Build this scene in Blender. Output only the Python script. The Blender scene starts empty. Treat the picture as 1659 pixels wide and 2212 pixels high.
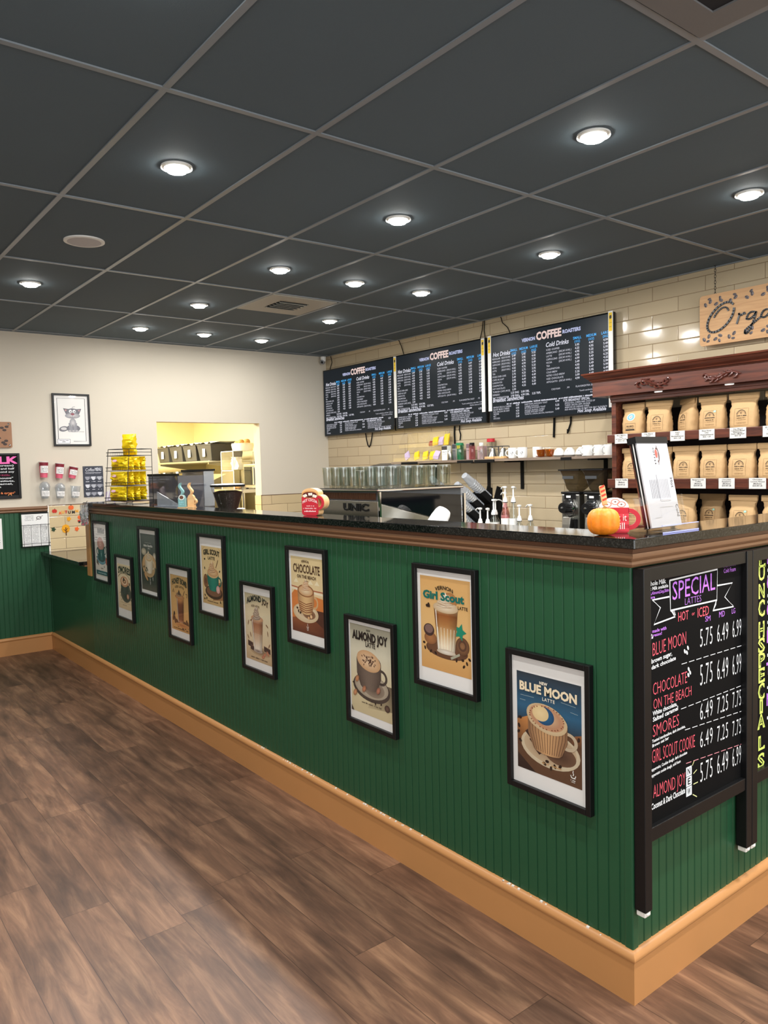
import bpy, bmesh, math, random
from mathutils import Vector, Matrix
rnd = random.Random(7)
PI = math.pi
S = bpy.context.scene
COL = S.collection
# ---------------------------------------------------------------- camera
FPX, YAW, PITCH, ROLL = 1666.09, 0.9086, -0.0582, -0.0250
CAM = Vector((1.3150, -1.9242, 1.6144))
fw = Vector((-math.sin(YAW)*math.cos(PITCH), math.cos(YAW)*math.cos(PITCH), math.sin(PITCH)))
rt = Vector((math.cos(YAW), math.sin(YAW), 0)); up = rt.cross(fw)
r2 = rt*math.cos(ROLL) + up*math.sin(ROLL); u2 = -rt*math.sin(ROLL) + up*math.cos(ROLL)
cd = bpy.data.cameras.new('camera'); cam = bpy.data.objects.new('camera', cd); COL.objects.link(cam)
cd.sensor_fit = 'VERTICAL'; cd.sensor_height = 36.0; cd.lens = FPX/2212*36.0
cd.clip_start = 0.05; cd.clip_end = 60
cam.matrix_world = Matrix(((r2.x, u2.x, -fw.x, CAM.x), (r2.y, u2.y, -fw.y, CAM.y), (r2.z, u2.z, -fw.z, CAM.z), (0, 0, 0, 1)))
S.camera = cam
# ---------------------------------------------------------------- world / exposure
W = bpy.data.worlds.new('world'); S.world = W; W.use_nodes = True
W.node_tree.nodes['Background'].inputs[0].default_value = (0.75, 0.82, 0.9, 1)
W.node_tree.nodes['Background'].inputs[1].default_value = 0.05
S.view_settings.view_transform = 'Standard'; S.view_settings.look = 'None'
S.view_settings.exposure = 0.0; S.view_settings.gamma = 1.0; S.view_settings.use_curve_mapping = False
try:
    S.cycles.use_denoising = True
    S.cycles.max_bounces = 9; S.cycles.transparent_max_bounces = 24
    S.cycles.sample_clamp_indirect = 6.0
except Exception: pass
LAMP_W = 15.0          # watts of one downlight
HOUSE_W = 28.0         # downlights over the customer floor outside the photo
KITCHEN_W = 210.0
NEAR_W = 24.0          # the lights in front of the bar
FAR_W = 5.0           # the row next to the left wall
FILL_FRONT_W = 95.0   # area light added behind the camera to lift the bar front
FILL_RIGHT_W = 165.0   # area light added at the right to lift the bar side
H = 2.908; XL = -6.22; YB = 3.147
# ---------------------------------------------------------------- colour + materials
def lin(c):
    return tuple(((x/255)/12.92 if x/255 <= 0.04045 else (((x/255)+0.055)/1.055)**2.4) for x in c[:3])
def mat(name, c, rough=0.5, metal=0.0, spec=0.5, coat=0.0, emit=None, es=1.0, noise=0.0, nscale=40.0, bump=0.0, bscale=120.0):
    m = bpy.data.materials.new(name); m.use_nodes = True
    nt = m.node_tree; b = nt.nodes['Principled BSDF']
    col = (*lin(c), 1)
    b.inputs['Base Color'].default_value = col
    b.inputs['Roughness'].default_value = rough; b.inputs['Metallic'].default_value = metal
    b.inputs['Specular IOR Level'].default_value = spec; b.inputs['Coat Weight'].default_value = coat
    if emit is not None:
        b.inputs['Emission Color'].default_value = (*lin(emit), 1); b.inputs['Emission Strength'].default_value = es
    if noise > 0 or bump > 0:
        tc = nt.nodes.new('ShaderNodeTexCoord')
    if noise > 0:
        n = nt.nodes.new('ShaderNodeTexNoise'); n.inputs['Scale'].default_value = nscale; n.inputs['Detail'].default_value = 4
        nt.links.new(tc.outputs['Object'], n.inputs['Vector'])
        mx = nt.nodes.new('ShaderNodeMix'); mx.data_type = 'RGBA'
        mx.inputs[6].default_value = tuple(min(1, x*(1-noise)) for x in col[:3]) + (1,)
        mx.inputs[7].default_value = tuple(min(1, x*(1+noise)) for x in col[:3]) + (1,)
        nt.links.new(n.outputs['Fac'], mx.inputs[0]); nt.links.new(mx.outputs[2], b.inputs['Base Color'])
    if bump > 0:
        n2 = nt.nodes.new('ShaderNodeTexNoise'); n2.inputs['Scale'].default_value = bscale; n2.inputs['Detail'].default_value = 3
        nt.links.new(tc.outputs['Object'], n2.inputs['Vector'])
        bp = nt.nodes.new('ShaderNodeBump'); bp.inputs['Strength'].default_value = bump; bp.inputs['Distance'].default_value = 0.004
        nt.links.new(n2.outputs['Fac'], bp.inputs['Height']); nt.links.new(bp.outputs[0], b.inputs['Normal'])
    return m
def clear(name, tint=(255, 255, 255), gloss=1.0, rough=0.03, base=0.06, opac=0.0, oc=(200, 200, 200)):
    """thin clear plastic / glass: see-through with a fresnel reflection and an optional milky part"""
    m = bpy.data.materials.new(name); m.use_nodes = True; nt = m.node_tree
    for n in list(nt.nodes): nt.nodes.remove(n)
    out = nt.nodes.new('ShaderNodeOutputMaterial'); tr = nt.nodes.new('ShaderNodeBsdfTransparent')
    tr.inputs[0].default_value = (*lin(tint), 1)
    gl = nt.nodes.new('ShaderNodeBsdfGlossy'); gl.inputs['Roughness'].default_value = rough
    lw = nt.nodes.new('ShaderNodeLayerWeight'); lw.inputs[0].default_value = 0.5
    pw = nt.nodes.new('ShaderNodeMath'); pw.operation = 'POWER'; pw.inputs[1].default_value = 3.5; nt.links.new(lw.outputs['Facing'], pw.inputs[0])
    ma = nt.nodes.new('ShaderNodeMath'); ma.operation = 'MULTIPLY_ADD'
    ma.inputs[1].default_value = 0.75*gloss; ma.inputs[2].default_value = base
    nt.links.new(pw.outputs[0], ma.inputs[0])
    mx = nt.nodes.new('ShaderNodeMixShader'); nt.links.new(ma.outputs[0], mx.inputs[0])
    nt.links.new(gl.outputs[0], mx.inputs[2])
    if opac > 0:
        df = nt.nodes.new('ShaderNodeBsdfDiffuse'); df.inputs[0].default_value = (*lin(oc), 1)
        m2 = nt.nodes.new('ShaderNodeMixShader'); m2.inputs[0].default_value = opac
        nt.links.new(tr.outputs[0], m2.inputs[1]); nt.links.new(df.outputs[0], m2.inputs[2]); nt.links.new(m2.outputs[0], mx.inputs[1])
    else: nt.links.new(tr.outputs[0], mx.inputs[1])
    nt.links.new(mx.outputs[0], out.inputs[0])
    return m
def ink_mat(name, rough=0.55, emit=0.0, spec=0.4):
    """printed artwork: colour comes from the mesh's colour attribute"""
    m = bpy.data.materials.new(name); m.use_nodes = True; nt = m.node_tree; b = nt.nodes['Principled BSDF']
    a = nt.nodes.new('ShaderNodeAttribute'); a.attribute_name = 'Col'
    b.inputs['Roughness'].default_value = rough; b.inputs['Specular IOR Level'].default_value = spec
    if emit > 0:
        b.inputs['Base Color'].default_value = (0.006, 0.008, 0.010, 1)
        nt.links.new(a.outputs['Color'], b.inputs['Emission Color']); b.inputs['Emission Strength'].default_value = emit
    else: nt.links.new(a.outputs['Color'], b.inputs['Base Color'])
    return m
# ---------------------------------------------------------------- mesh builder
class MB:
    def __init__(s): s.v = []; s.f = []; s.m = []; s.M = Matrix.Identity(4)
    def at(s, loc=(0, 0, 0), rz=0.0, rx=0.0, ry=0.0, sc=(1, 1, 1)):
        s.M = Matrix.Translation(loc) @ Matrix.Rotation(rz, 4, 'Z') @ Matrix.Rotation(ry, 4, 'Y') @ Matrix.Rotation(rx, 4, 'X') @ Matrix.Diagonal((*sc, 1)); return s
    def add(s, vs, fs, mi=0):
        o = len(s.v); s.v += [s.M @ Vector(p) for p in vs]
        s.f += [tuple(i+o for i in f) for f in fs]; s.m += [mi]*len(fs); return s
    def box(s, a, b, mi=0):
        x0, y0, z0 = a; x1, y1, z1 = b
        return s.add([(x0,y0,z0),(x1,y0,z0),(x1,y1,z0),(x0,y1,z0),(x0,y0,z1),(x1,y0,z1),(x1,y1,z1),(x0,y1,z1)],
                     [(0,3,2,1),(4,5,6,7),(0,1,5,4),(1,2,6,5),(2,3,7,6),(3,0,4,7)], mi)
    def prism(s, pts, a, b, axis='y', mi=0):
        """extrude a 2D outline; axis y: pts are (x,z), axis z: (x,y), axis x: (y,z)"""
        n = len(pts)
        P = {'y': lambda p, t: (p[0], t, p[1]), 'z': lambda p, t: (p[0], p[1], t), 'x': lambda p, t: (t, p[0], p[1])}[axis]
        return s.add([P(p, a) for p in pts]+[P(p, b) for p in pts],
                     [tuple(range(n)), tuple(range(2*n-1, n-1, -1))]+[(i, i+n, (i+1) % n+n, (i+1) % n) for i in range(n)], mi)
    def lathe(s, prof, seg=24, mi=0, cap=True, at=(0, 0, 0), sx=1.0, sy=1.0):
        vs = []; fs = []
        for r, z in prof:
            for k in range(seg):
                a = 2*PI*k/seg; vs.append((at[0]+r*sx*math.cos(a), at[1]+r*sy*math.sin(a), at[2]+z))
        for i in range(len(prof)-1):
            for k in range(seg):
                fs.append((i*seg+k, i*seg+(k+1) % seg, (i+1)*seg+(k+1) % seg, (i+1)*seg+k))
        if cap:
            if prof[0][0] > 1e-6: fs.append(tuple(range(seg-1, -1, -1)))
            if prof[-1][0] > 1e-6: fs.append(tuple((len(prof)-1)*seg+k for k in range(seg)))
        return s.add(vs, fs, mi)
    def loft(s, rings, mi=0, cap=True, closed=True):
        n = len(rings[0]); vs = [p for r in rings for p in r]; fs = []
        for i in range(len(rings)-1):
            for k in range(n if closed else n-1):
                fs.append((i*n+k, i*n+(k+1) % n, (i+1)*n+(k+1) % n, (i+1)*n+k))
        if cap: fs += [tuple(range(n-1, -1, -1)), tuple((len(rings)-1)*n+k for k in range(n))]
        return s.add(vs, fs, mi)
    def tube(s, pts, r, seg=6, mi=0, closed=False, taper=None):
        pts = [Vector(p) for p in pts]; n = len(pts); rings = []
        ref = Vector((0.12, 0.31, 0.94))
        for i, p in enumerate(pts):
            d = (pts[(i+1) % n]-pts[i-1]) if closed or 0 < i < n-1 else (pts[1]-pts[0] if i == 0 else pts[-1]-pts[-2])
            if d.length < 1e-9: d = Vector((0, 0, 1))
            d.normalize(); a = d.cross(ref)
            if a.length < 0.15: a = d.cross(Vector((1, 0, 0)))
            a.normalize(); b = d.cross(a); rr = r*(taper[i] if taper else 1)
            rings.append([p+a*rr*math.cos(2*PI*k/seg)+b*rr*math.sin(2*PI*k/seg) for k in range(seg)])
        if closed: rings.append(rings[0])
        return s.loft(rings, mi, cap=not closed)
    def ball(s, c, rx, ry=None, rz=None, mi=0, seg=12, ring=8):
        ry = ry or rx; rz = rz or rx
        rings = []
        for i in range(ring+1):
            t = PI*i/ring; q = max(math.sin(t), 1e-3)
            rings.append([(c[0]+rx*q*math.cos(2*PI*k/seg), c[1]+ry*q*math.sin(2*PI*k/seg), c[2]-rz*math.cos(t)) for k in range(seg)])
        return s.loft(rings, mi)
    def build(s, name, mats, parent=None, smooth=None, bevel=0.0, bseg=2, world=False, label=None):
        if not isinstance(mats, (list, tuple)): mats = [mats]
        me = bpy.data.meshes.new(name)
        off = parent.matrix_world_loc if False else (Vector(parent['_o']) if (world and parent is not None) else Vector((0, 0, 0)))
        me.from_pydata([tuple(p-off) for p in s.v], [], s.f)
        for m in mats: me.materials.append(m)
        me.polygons.foreach_set('material_index', s.m)
        bm = bmesh.new(); bm.from_mesh(me); bmesh.ops.recalc_face_normals(bm, faces=bm.faces); bm.to_mesh(me); bm.free()
        if smooth is not None:
            me.polygons.foreach_set('use_smooth', [True]*len(me.polygons))
            me.set_sharp_from_angle(angle=math.radians(smooth))
        o = bpy.data.objects.new(name, me); COL.objects.link(o)
        if bevel > 0:
            md = o.modifiers.new('bevel', 'BEVEL'); md.width = bevel; md.segments = bseg; md.limit_method = 'ANGLE'; md.angle_limit = math.radians(50)
            md.harden_normals = False
        if parent is not None: o.parent = parent
        if label: o['label'] = label
        return o
def thing(name, label, cat, loc=(0, 0, 0), rz=0.0, group=None):
    o = bpy.data.objects.new(name, None); COL.objects.link(o)
    o.empty_display_size = 0.05
    o.location = loc; o.rotation_euler = (0, 0, rz); o['_o'] = tuple(loc)
    o['label'] = label; o['category'] = cat
    if group: o['group'] = group
    return o
def tag(o, label, cat, group=None, kind=None):
    o['label'] = label; o['category'] = cat
    if group: o['group'] = group
    if kind: o['kind'] = kind
    return o
def struct(o): o['kind'] = 'structure'; return o
def kids(o): return [c for c in COL.objects if c.parent == o]
KIDS = {}
def dup(root, loc, rz, label, group=None):
    if root.name not in KIDS: KIDS[root.name] = [(c, kids(c)) for c in kids(root)]
    r = root.copy(); COL.objects.link(r); r.location = loc; r.rotation_euler = (root.rotation_euler.x, root.rotation_euler.y, rz); r['label'] = label
    if group: r['group'] = group
    for c, gs in KIDS[root.name]:
        k = c.copy(); COL.objects.link(k); k.parent = r
        for g in gs:
            q = g.copy(); COL.objects.link(q); q.parent = k
    return r
ORD = ['first', 'second', 'third', 'fourth', 'fifth', 'sixth', 'seventh', 'eighth', 'ninth', 'tenth', 'eleventh', 'twelfth', 'thirteenth']
# ---------------------------------------------------------------- lettering from the built-in font
CH = sorted(set("ABCDEFGHIJKLMNOPQRSTUVWXYZabcdefghijklmnopqrstuvwxyz0123456789.,:;!?$&*/()'\"-+%=#@"))
GLY = {}
def load_glyphs():
    jobs = []
    for var, off in (('r', 0.0), ('b', 0.022), ('h', 0.045), ('t', -0.012)):
        for c in CH:
            for kind, body in (('g', c),)+((('w', 'H'+c+'H'),) if var == 'r' else ()):
                cu = bpy.data.curves.new('glyph', 'FONT'); cu.body = body; cu.size = 1; cu.resolution_u = 2; cu.offset = off
                ob = bpy.data.objects.new('glyph', cu); COL.objects.link(ob); jobs.append((var, c, kind, ob))
    cu = bpy.data.curves.new('glyph', 'FONT'); cu.body = 'HH'; cu.size = 1
    ob = bpy.data.objects.new('glyph', cu); COL.objects.link(ob); jobs.append(('r', '', 'hh', ob))
    dg = bpy.context.evaluated_depsgraph_get(); dg.update()
    wid = {}
    for var, c, kind, ob in jobs:
        me = ob.evaluated_get(dg).to_mesh()
        vs = [(v.co.x, v.co.y) for v in me.vertices]
        if kind == 'g': GLY[var, c] = (vs, [tuple(p.vertices) for p in me.polygons])
        elif kind == 'w': wid[c] = max(x for x, y in vs)
        else: hh = max(x for x, y in vs)
    for c in CH: GLY['adv', c] = wid[c]-hh
    GLY['cap'] = max(y for x, y in GLY['r', 'H'][0])
    for var, c, kind, ob in jobs:
        d = ob.data; bpy.data.objects.remove(ob); bpy.data.curves.remove(d)
load_glyphs()
def layout(s, var='r', track=0.0, shear=0.0):
    """returns verts, faces in units of cap height, and the width"""
    k = 1/GLY['cap']; x = 0; V = []; F = []
    for c in s:
        if c == ' ': x += 0.30+track; continue
        if (var, c) not in GLY: continue
        vs, fs = GLY[var, c]; o = len(V)
        V += [((px+x+shear*py)*k, py*k) for px, py in vs]; F += [tuple(i+o for i in f) for f in fs]
        x += GLY['adv', c]+track
    return V, F, x*k
# ---------------------------------------------------------------- flat printed art (posters, boards, labels)
class Art:
    def __init__(s, ox=0.0, oz=0.0, sc=1.0, y=0.0, dz=4e-5):
        s.v = []; s.f = []; s.c = []; s.o = (ox, oz, sc); s.y = y; s.dz = dz; s.warp = None
    def up(s, k=1): s.y -= s.dz*k
    def put(s, pts, faces, cols):
        """cols: one colour, or one per vertex"""
        ox, oz, sc = s.o; b = len(s.v)
        if s.warp: pts = [s.warp(*p) for p in pts]
        s.v += [(ox+sc*p[0], s.y, oz+sc*p[1]) for p in pts]
        one = not isinstance(cols[0], (tuple, list))
        L = [(*lin(cols), 1)]*len(pts) if one else [(*lin(c), 1) for c in cols]
        s.c += L; s.f += [tuple(i+b for i in f) for f in faces]; s.up(); return s
    def poly(s, pts, col): return s.put(pts, [tuple(range(len(pts)))], col)
    def rect(s, x0, z0, x1, z1, col, top=None):
        c = col if top is None else [col, col, top, top]
        return s.put([(x0, z0), (x1, z0), (x1, z1), (x0, z1)], [(0, 1, 2, 3)], c)
    def grad(s, x0, z0, x1, z1, stops):
        """vertical gradient, stops = [(t, colour)] bottom to top"""
        n = len(stops); pts = []; cs = []
        for t, c in stops: pts += [(x0, z0+(z1-z0)*t), (x1, z0+(z1-z0)*t)]; cs += [c, c]
        return s.put(pts, [(2*i, 2*i+1, 2*i+3, 2*i+2) for i in range(n-1)], cs)
    def ell(s, cx, cz, rx, rz, col, rim=None, rot=0.0, n=28):
        pts = [(cx, cz)]
        for k in range(n):
            a = 2*PI*k/n; x, z = rx*math.cos(a), rz*math.sin(a)
            pts.append((cx+x*math.cos(rot)-z*math.sin(rot), cz+x*math.sin(rot)+z*math.cos(rot)))
        return s.put(pts, [(0, 1+k, 1+(k+1) % n) for k in range(n)], col if rim is None else [col]+[rim]*n)
    def ring(s, cx, cz, rx, rz, t, col, a0=0.0, a1=2*PI, n=24, rot=0.0):
        pts = []
        for k in range(n+1):
            a = a0+(a1-a0)*k/n
            for q in (1, 1-t):
                x, z = rx*q*math.cos(a), rz*q*math.sin(a)
                pts.append((cx+x*math.cos(rot)-z*math.sin(rot), cz+x*math.sin(rot)+z*math.cos(rot)))
        return s.put(pts, [(2*k, 2*k+1, 2*k+3, 2*k+2) for k in range(n)], col)
    def line(s, pts, w, col):
        V = []; n = len(pts)
        for i, p in enumerate(pts):
            a = pts[max(0, i-1)]; b = pts[min(n-1, i+1)]; dx, dz = b[0]-a[0], b[1]-a[1]; l = math.hypot(dx, dz) or 1
            V += [(p[0]-dz/l*w/2, p[1]+dx/l*w/2), (p[0]+dz/l*w/2, p[1]-dx/l*w/2)]
        return s.put(V, [(2*i, 2*i+1, 2*i+3, 2*i+2) for i in range(n-1)], col)
    def text(s, t, x, z, h, col, w=None, al='c', var='r', track=0.0, shear=0.0, arc=0.0, rot=0.0, slope=0.0):
        V, F, wd = layout(t, var, track, shear)
        if not V: return s
        sx = (w/wd) if w else h
        off = {'c': -wd/2, 'l': 0, 'r': -wd}[al]
        P = []
        for px, pz in V:
            qx = (px+off)*sx; qz = pz*h
            if arc: qz += arc*(1-(2*qx/(wd*sx))**2)
            qz += slope*qx
            if rot: qx, qz = qx*math.cos(rot)-qz*math.sin(rot), qx*math.sin(rot)+qz*math.cos(rot)
            P.append((x+qx, z+qz))
        return s.put(P, F, col)
    def scrib(s, x0, x1, z, h, col, seed=1, gap=0.25):
        """print too small to read in the photo: a run of letter-sized strokes"""
        r = random.Random(seed); x = x0; V = []; F = []
        while x < x1:
            w = h*r.uniform(0.35, 0.75); hh = h*r.uniform(0.65, 1.0)
            if x+w > x1: break
            if r.random() > 0.14:
                b = len(V); V += [(x, z), (x+w, z), (x+w, z+hh), (x, z+hh)]; F.append((b, b+1, b+2, b+3))
            x += w+h*gap
        return s.put(V, F, col) if V else s
    def build(s, name, m, parent=None, label=None):
        me = bpy.data.meshes.new(name); me.from_pydata(s.v, [], s.f); me.materials.append(m)
        at = me.color_attributes.new('Col', 'FLOAT_COLOR', 'POINT')
        at.data.foreach_set('color', [q for c in s.c for q in c])
        # every flat shape faces -y
        fl = [p.index for p in me.polygons if p.normal.y > 0]
        if fl:
            bm = bmesh.new(); bm.from_mesh(me); bm.faces.ensure_lookup_table()
            bmesh.ops.reverse_faces(bm, faces=[bm.faces[i] for i in fl]); bm.to_mesh(me); bm.free()
        o = bpy.data.objects.new(name, me); COL.objects.link(o)
        if parent is not None: o.parent = parent
        if label: o['label'] = label
        return o
PRINT = ink_mat('printed_paper', 0.45)
PRINTG = ink_mat('glossy_print', 0.3)
CHALK = ink_mat('chalk_marker', 0.8, spec=0.05)
SCREEN = ink_mat('screen_picture', 0.28, emit=0.95, spec=0.12)
# ================================================================ materials
def N(nt, t, **k):
    n = nt.nodes.new(t)
    for a, b in k.items(): setattr(n, a, b)
    return n
def MT(nt, op, a, b=None, c=None):
    n = N(nt, 'ShaderNodeMath', operation=op)
    for i, q in enumerate((a, b, c)):
        if q is None: continue
        if isinstance(q, (int, float)): n.inputs[i].default_value = q
        else: nt.links.new(q, n.inputs[i])
    return n.outputs[0]
def tile_mat(name, axis, off, L, col, z0=1.334, h=0.1025):
    m = bpy.data.materials.new(name); m.use_nodes = True; nt = m.node_tree; b = nt.nodes['Principled BSDF']
    g = N(nt, 'ShaderNodeNewGeometry'); sp = N(nt, 'ShaderNodeSeparateXYZ'); nt.links.new(g.outputs['Position'], sp.inputs[0])
    u = sp.outputs['XYZ'.index(axis)]; z = sp.outputs[2]
    zz = MT(nt, 'DIVIDE', MT(nt, 'SUBTRACT', z, z0), h); row = MT(nt, 'FLOOR', zz)
    par = MT(nt, 'FLOORED_MODULO', row, 2.0)
    uu = MT(nt, 'MULTIPLY_ADD', par, 0.5, MT(nt, 'DIVIDE', MT(nt, 'SUBTRACT', u, off), L)); cell = MT(nt, 'FLOOR', uu)
    fu = MT(nt, 'FRACT', uu); fz = MT(nt, 'FRACT', zz)
    du = MT(nt, 'MULTIPLY', MT(nt, 'MINIMUM', fu, MT(nt, 'SUBTRACT', 1.0, fu)), L)
    dz = MT(nt, 'MULTIPLY', MT(nt, 'MINIMUM', fz, MT(nt, 'SUBTRACT', 1.0, fz)), h)
    d = MT(nt, 'MINIMUM', du, dz)
    mr = N(nt, 'ShaderNodeMapRange'); mr.interpolation_type = 'SMOOTHSTEP'; nt.links.new(d, mr.inputs[0]); mr.inputs[1].default_value = 0.0; mr.inputs[2].default_value = 0.006
    gm = MT(nt, 'LESS_THAN', d, 0.0017)
    cv = N(nt, 'ShaderNodeCombineXYZ'); nt.links.new(cell, cv.inputs[0]); nt.links.new(row, cv.inputs[1])
    wn = N(nt, 'ShaderNodeTexWhiteNoise'); wn.noise_dimensions = '2D'; nt.links.new(cv.outputs[0], wn.inputs['Vector'])
    mx = N(nt, 'ShaderNodeMix', data_type='RGBA'); c = lin(col)
    mx.inputs[6].default_value = (*[x*0.93 for x in c], 1); mx.inputs[7].default_value = (*[x*1.05 for x in c], 1); nt.links.new(wn.outputs[0], mx.inputs[0])
    m2 = N(nt, 'ShaderNodeMix', data_type='RGBA'); nt.links.new(gm, m2.inputs[0]); nt.links.new(mx.outputs[2], m2.inputs[6]); m2.inputs[7].default_value = (*lin((128, 104, 74)), 1)
    nt.links.new(m2.outputs[2], b.inputs['Base Color'])
    rg = MT(nt, 'MULTIPLY_ADD', gm, 0.5, 0.10); nt.links.new(rg, b.inputs['Roughness']); b.inputs['Specular IOR Level'].default_value = 0.55
    wv = N(nt, 'ShaderNodeTexNoise'); wv.inputs['Scale'].default_value = 7; nt.links.new(g.outputs['Position'], wv.inputs['Vector'])
    hgt = MT(nt, 'MULTIPLY_ADD', wv.outputs['Fac'], 0.35, mr.outputs[0])
    bp = N(nt, 'ShaderNodeBump'); bp.inputs['Strength'].default_value = 0.55; bp.inputs['Distance'].default_value = 0.0035
    nt.links.new(hgt, bp.inputs['Height']); nt.links.new(bp.outputs[0], b.inputs['Normal'])
    return m
def plank_mat():
    m = bpy.data.materials.new('floor_planks'); m.use_nodes = True; nt = m.node_tree; b = nt.nodes['Principled BSDF']
    g = N(nt, 'ShaderNodeNewGeometry'); sp = N(nt, 'ShaderNodeSeparateXYZ'); nt.links.new(g.outputs['Position'], sp.inputs[0])
    x, y = sp.outputs[0], sp.outputs[1]; PW, PL = 0.1725, 1.22
    yy = MT(nt, 'DIVIDE', MT(nt, 'ADD', y, 0.516), PW); row = MT(nt, 'FLOOR', yy); fy = MT(nt, 'FRACT', yy)
    w1 = N(nt, 'ShaderNodeTexWhiteNoise', noise_dimensions='1D'); nt.links.new(row, w1.inputs['W'])
    xx = MT(nt, 'ADD', MT(nt, 'DIVIDE', x, PL), w1.outputs[0]); cell = MT(nt, 'FLOOR', xx); fx = MT(nt, 'FRACT', xx)
    cv = N(nt, 'ShaderNodeCombineXYZ'); nt.links.new(cell, cv.inputs[0]); nt.links.new(row, cv.inputs[1])
    w2 = N(nt, 'ShaderNodeTexWhiteNoise', noise_dimensions='2D'); nt.links.new(cv.outputs[0], w2.inputs['Vector'])
    # grain: noise stretched along the plank, shifted per plank
    gv = N(nt, 'ShaderNodeCombineXYZ'); nt.links.new(MT(nt, 'MULTIPLY', x, 1.5), gv.inputs[0]); nt.links.new(MT(nt, 'MULTIPLY', y, 13.0), gv.inputs[1]); nt.links.new(MT(nt, 'MULTIPLY', w2.outputs[0], 37.0), gv.inputs[2])
    n1 = N(nt, 'ShaderNodeTexNoise'); n1.inputs['Scale'].default_value = 1.6; n1.inputs['Detail'].default_value = 7; n1.inputs['Roughness'].default_value = 0.65; n1.inputs['Distortion'].default_value = 0.6
    nt.links.new(gv.outputs[0], n1.inputs['Vector'])
    gv2 = N(nt, 'ShaderNodeCombineXYZ'); nt.links.new(MT(nt, 'MULTIPLY', x, 2.2), gv2.inputs[0]); nt.links.new(MT(nt, 'MULTIPLY', y, 7.0), gv2.inputs[1]); nt.links.new(MT(nt, 'MULTIPLY', w2.outputs[0], 11.0), gv2.inputs[2])
    n2 = N(nt, 'ShaderNodeTexNoise'); n2.inputs['Scale'].default_value = 1.5; n2.inputs['Detail'].default_value = 3; nt.links.new(gv2.outputs[0], n2.inputs['Vector'])
    cr = N(nt, 'ShaderNodeValToRGB'); nt.links.new(n1.outputs['Fac'], cr.inputs[0])
    e = cr.color_ramp.elements; e[0].position = 0.22; e[0].color = (*lin((72, 53, 43)), 1); e[1].position = 0.80; e[1].color = (*lin((172, 136, 106)), 1)
    q = cr.color_ramp.elements.new(0.5); q.color = (*lin((120, 90, 71)), 1)
    # per plank tint and dark smoky patches
    mx = N(nt, 'ShaderNodeMix', data_type='RGBA', blend_type='MULTIPLY'); mx.inputs[0].default_value = 1.0; nt.links.new(cr.outputs[0], mx.inputs[6])
    tr = N(nt, 'ShaderNodeValToRGB'); nt.links.new(w2.outputs[0], tr.inputs[0]); t = tr.color_ramp.elements
    t[0].position = 0; t[0].color = (0.66, 0.62, 0.62, 1); t[1].position = 1; t[1].color = (1.15, 1.08, 1.02, 1); nt.links.new(tr.outputs[0], mx.inputs[7])
    pr = N(nt, 'ShaderNodeValToRGB'); nt.links.new(n2.outputs['Fac'], pr.inputs[0]); p = pr.color_ramp.elements
    p[0].position = 0.36; p[0].color = (0.55, 0.55, 0.58, 1); p[1].position = 0.55; p[1].color = (1, 1, 1, 1)
    m2 = N(nt, 'ShaderNodeMix', data_type='RGBA', blend_type='MULTIPLY'); m2.inputs[0].default_value = 0.85; nt.links.new(mx.outputs[2], m2.inputs[6]); nt.links.new(pr.outputs[0], m2.inputs[7])
    dy = MT(nt, 'MULTIPLY', MT(nt, 'MINIMUM', fy, MT(nt, 'SUBTRACT', 1.0, fy)), PW); dx = MT(nt, 'MULTIPLY', MT(nt, 'MINIMUM', fx, MT(nt, 'SUBTRACT', 1.0, fx)), PL)
    gap = MT(nt, 'LESS_THAN', MT(nt, 'MINIMUM', dx, dy), 0.0011)
    m3 = N(nt, 'ShaderNodeMix', data_type='RGBA'); nt.links.new(MT(nt, 'MULTIPLY', gap, 0.7), m3.inputs[0]); nt.links.new(m2.outputs[2], m3.inputs[6]); m3.inputs[7].default_value = (*lin((40, 26, 20)), 1)
    nt.links.new(m3.outputs[2], b.inputs['Base Color'])
    b.inputs['Roughness'].default_value = 0.38; b.inputs['Specular IOR Level'].default_value = 0.55
    bp = N(nt, 'ShaderNodeBump'); bp.inputs['Strength'].default_value = 0.25; bp.inputs['Distance'].default_value = 0.002
    nt.links.new(n1.outputs['Fac'], bp.inputs['Height']); nt.links.new(bp.outputs[0], b.inputs['Normal'])
    return m
def granite_mat():
    m = bpy.data.materials.new('black_granite'); m.use_nodes = True; nt = m.node_tree; b = nt.nodes['Principled BSDF']
    g = N(nt, 'ShaderNodeNewGeometry'); v = N(nt, 'ShaderNodeTexVoronoi'); v.inputs['Scale'].default_value = 260; nt.links.new(g.outputs['Position'], v.inputs['Vector'])
    cr = N(nt, 'ShaderNodeValToRGB'); nt.links.new(v.outputs['Color'], cr.inputs[0]); e = cr.color_ramp.elements
    e[0].position = 0.5; e[0].color = (*lin((10, 11, 11)), 1); e[1].position = 1.0; e[1].color = (*lin((52, 52, 49)), 1)
    nt.links.new(cr.outputs[0], b.inputs['Base Color']); b.inputs['Roughness'].default_value = 0.06; b.inputs['Specular IOR Level'].default_value = 0.6
    return m
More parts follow.
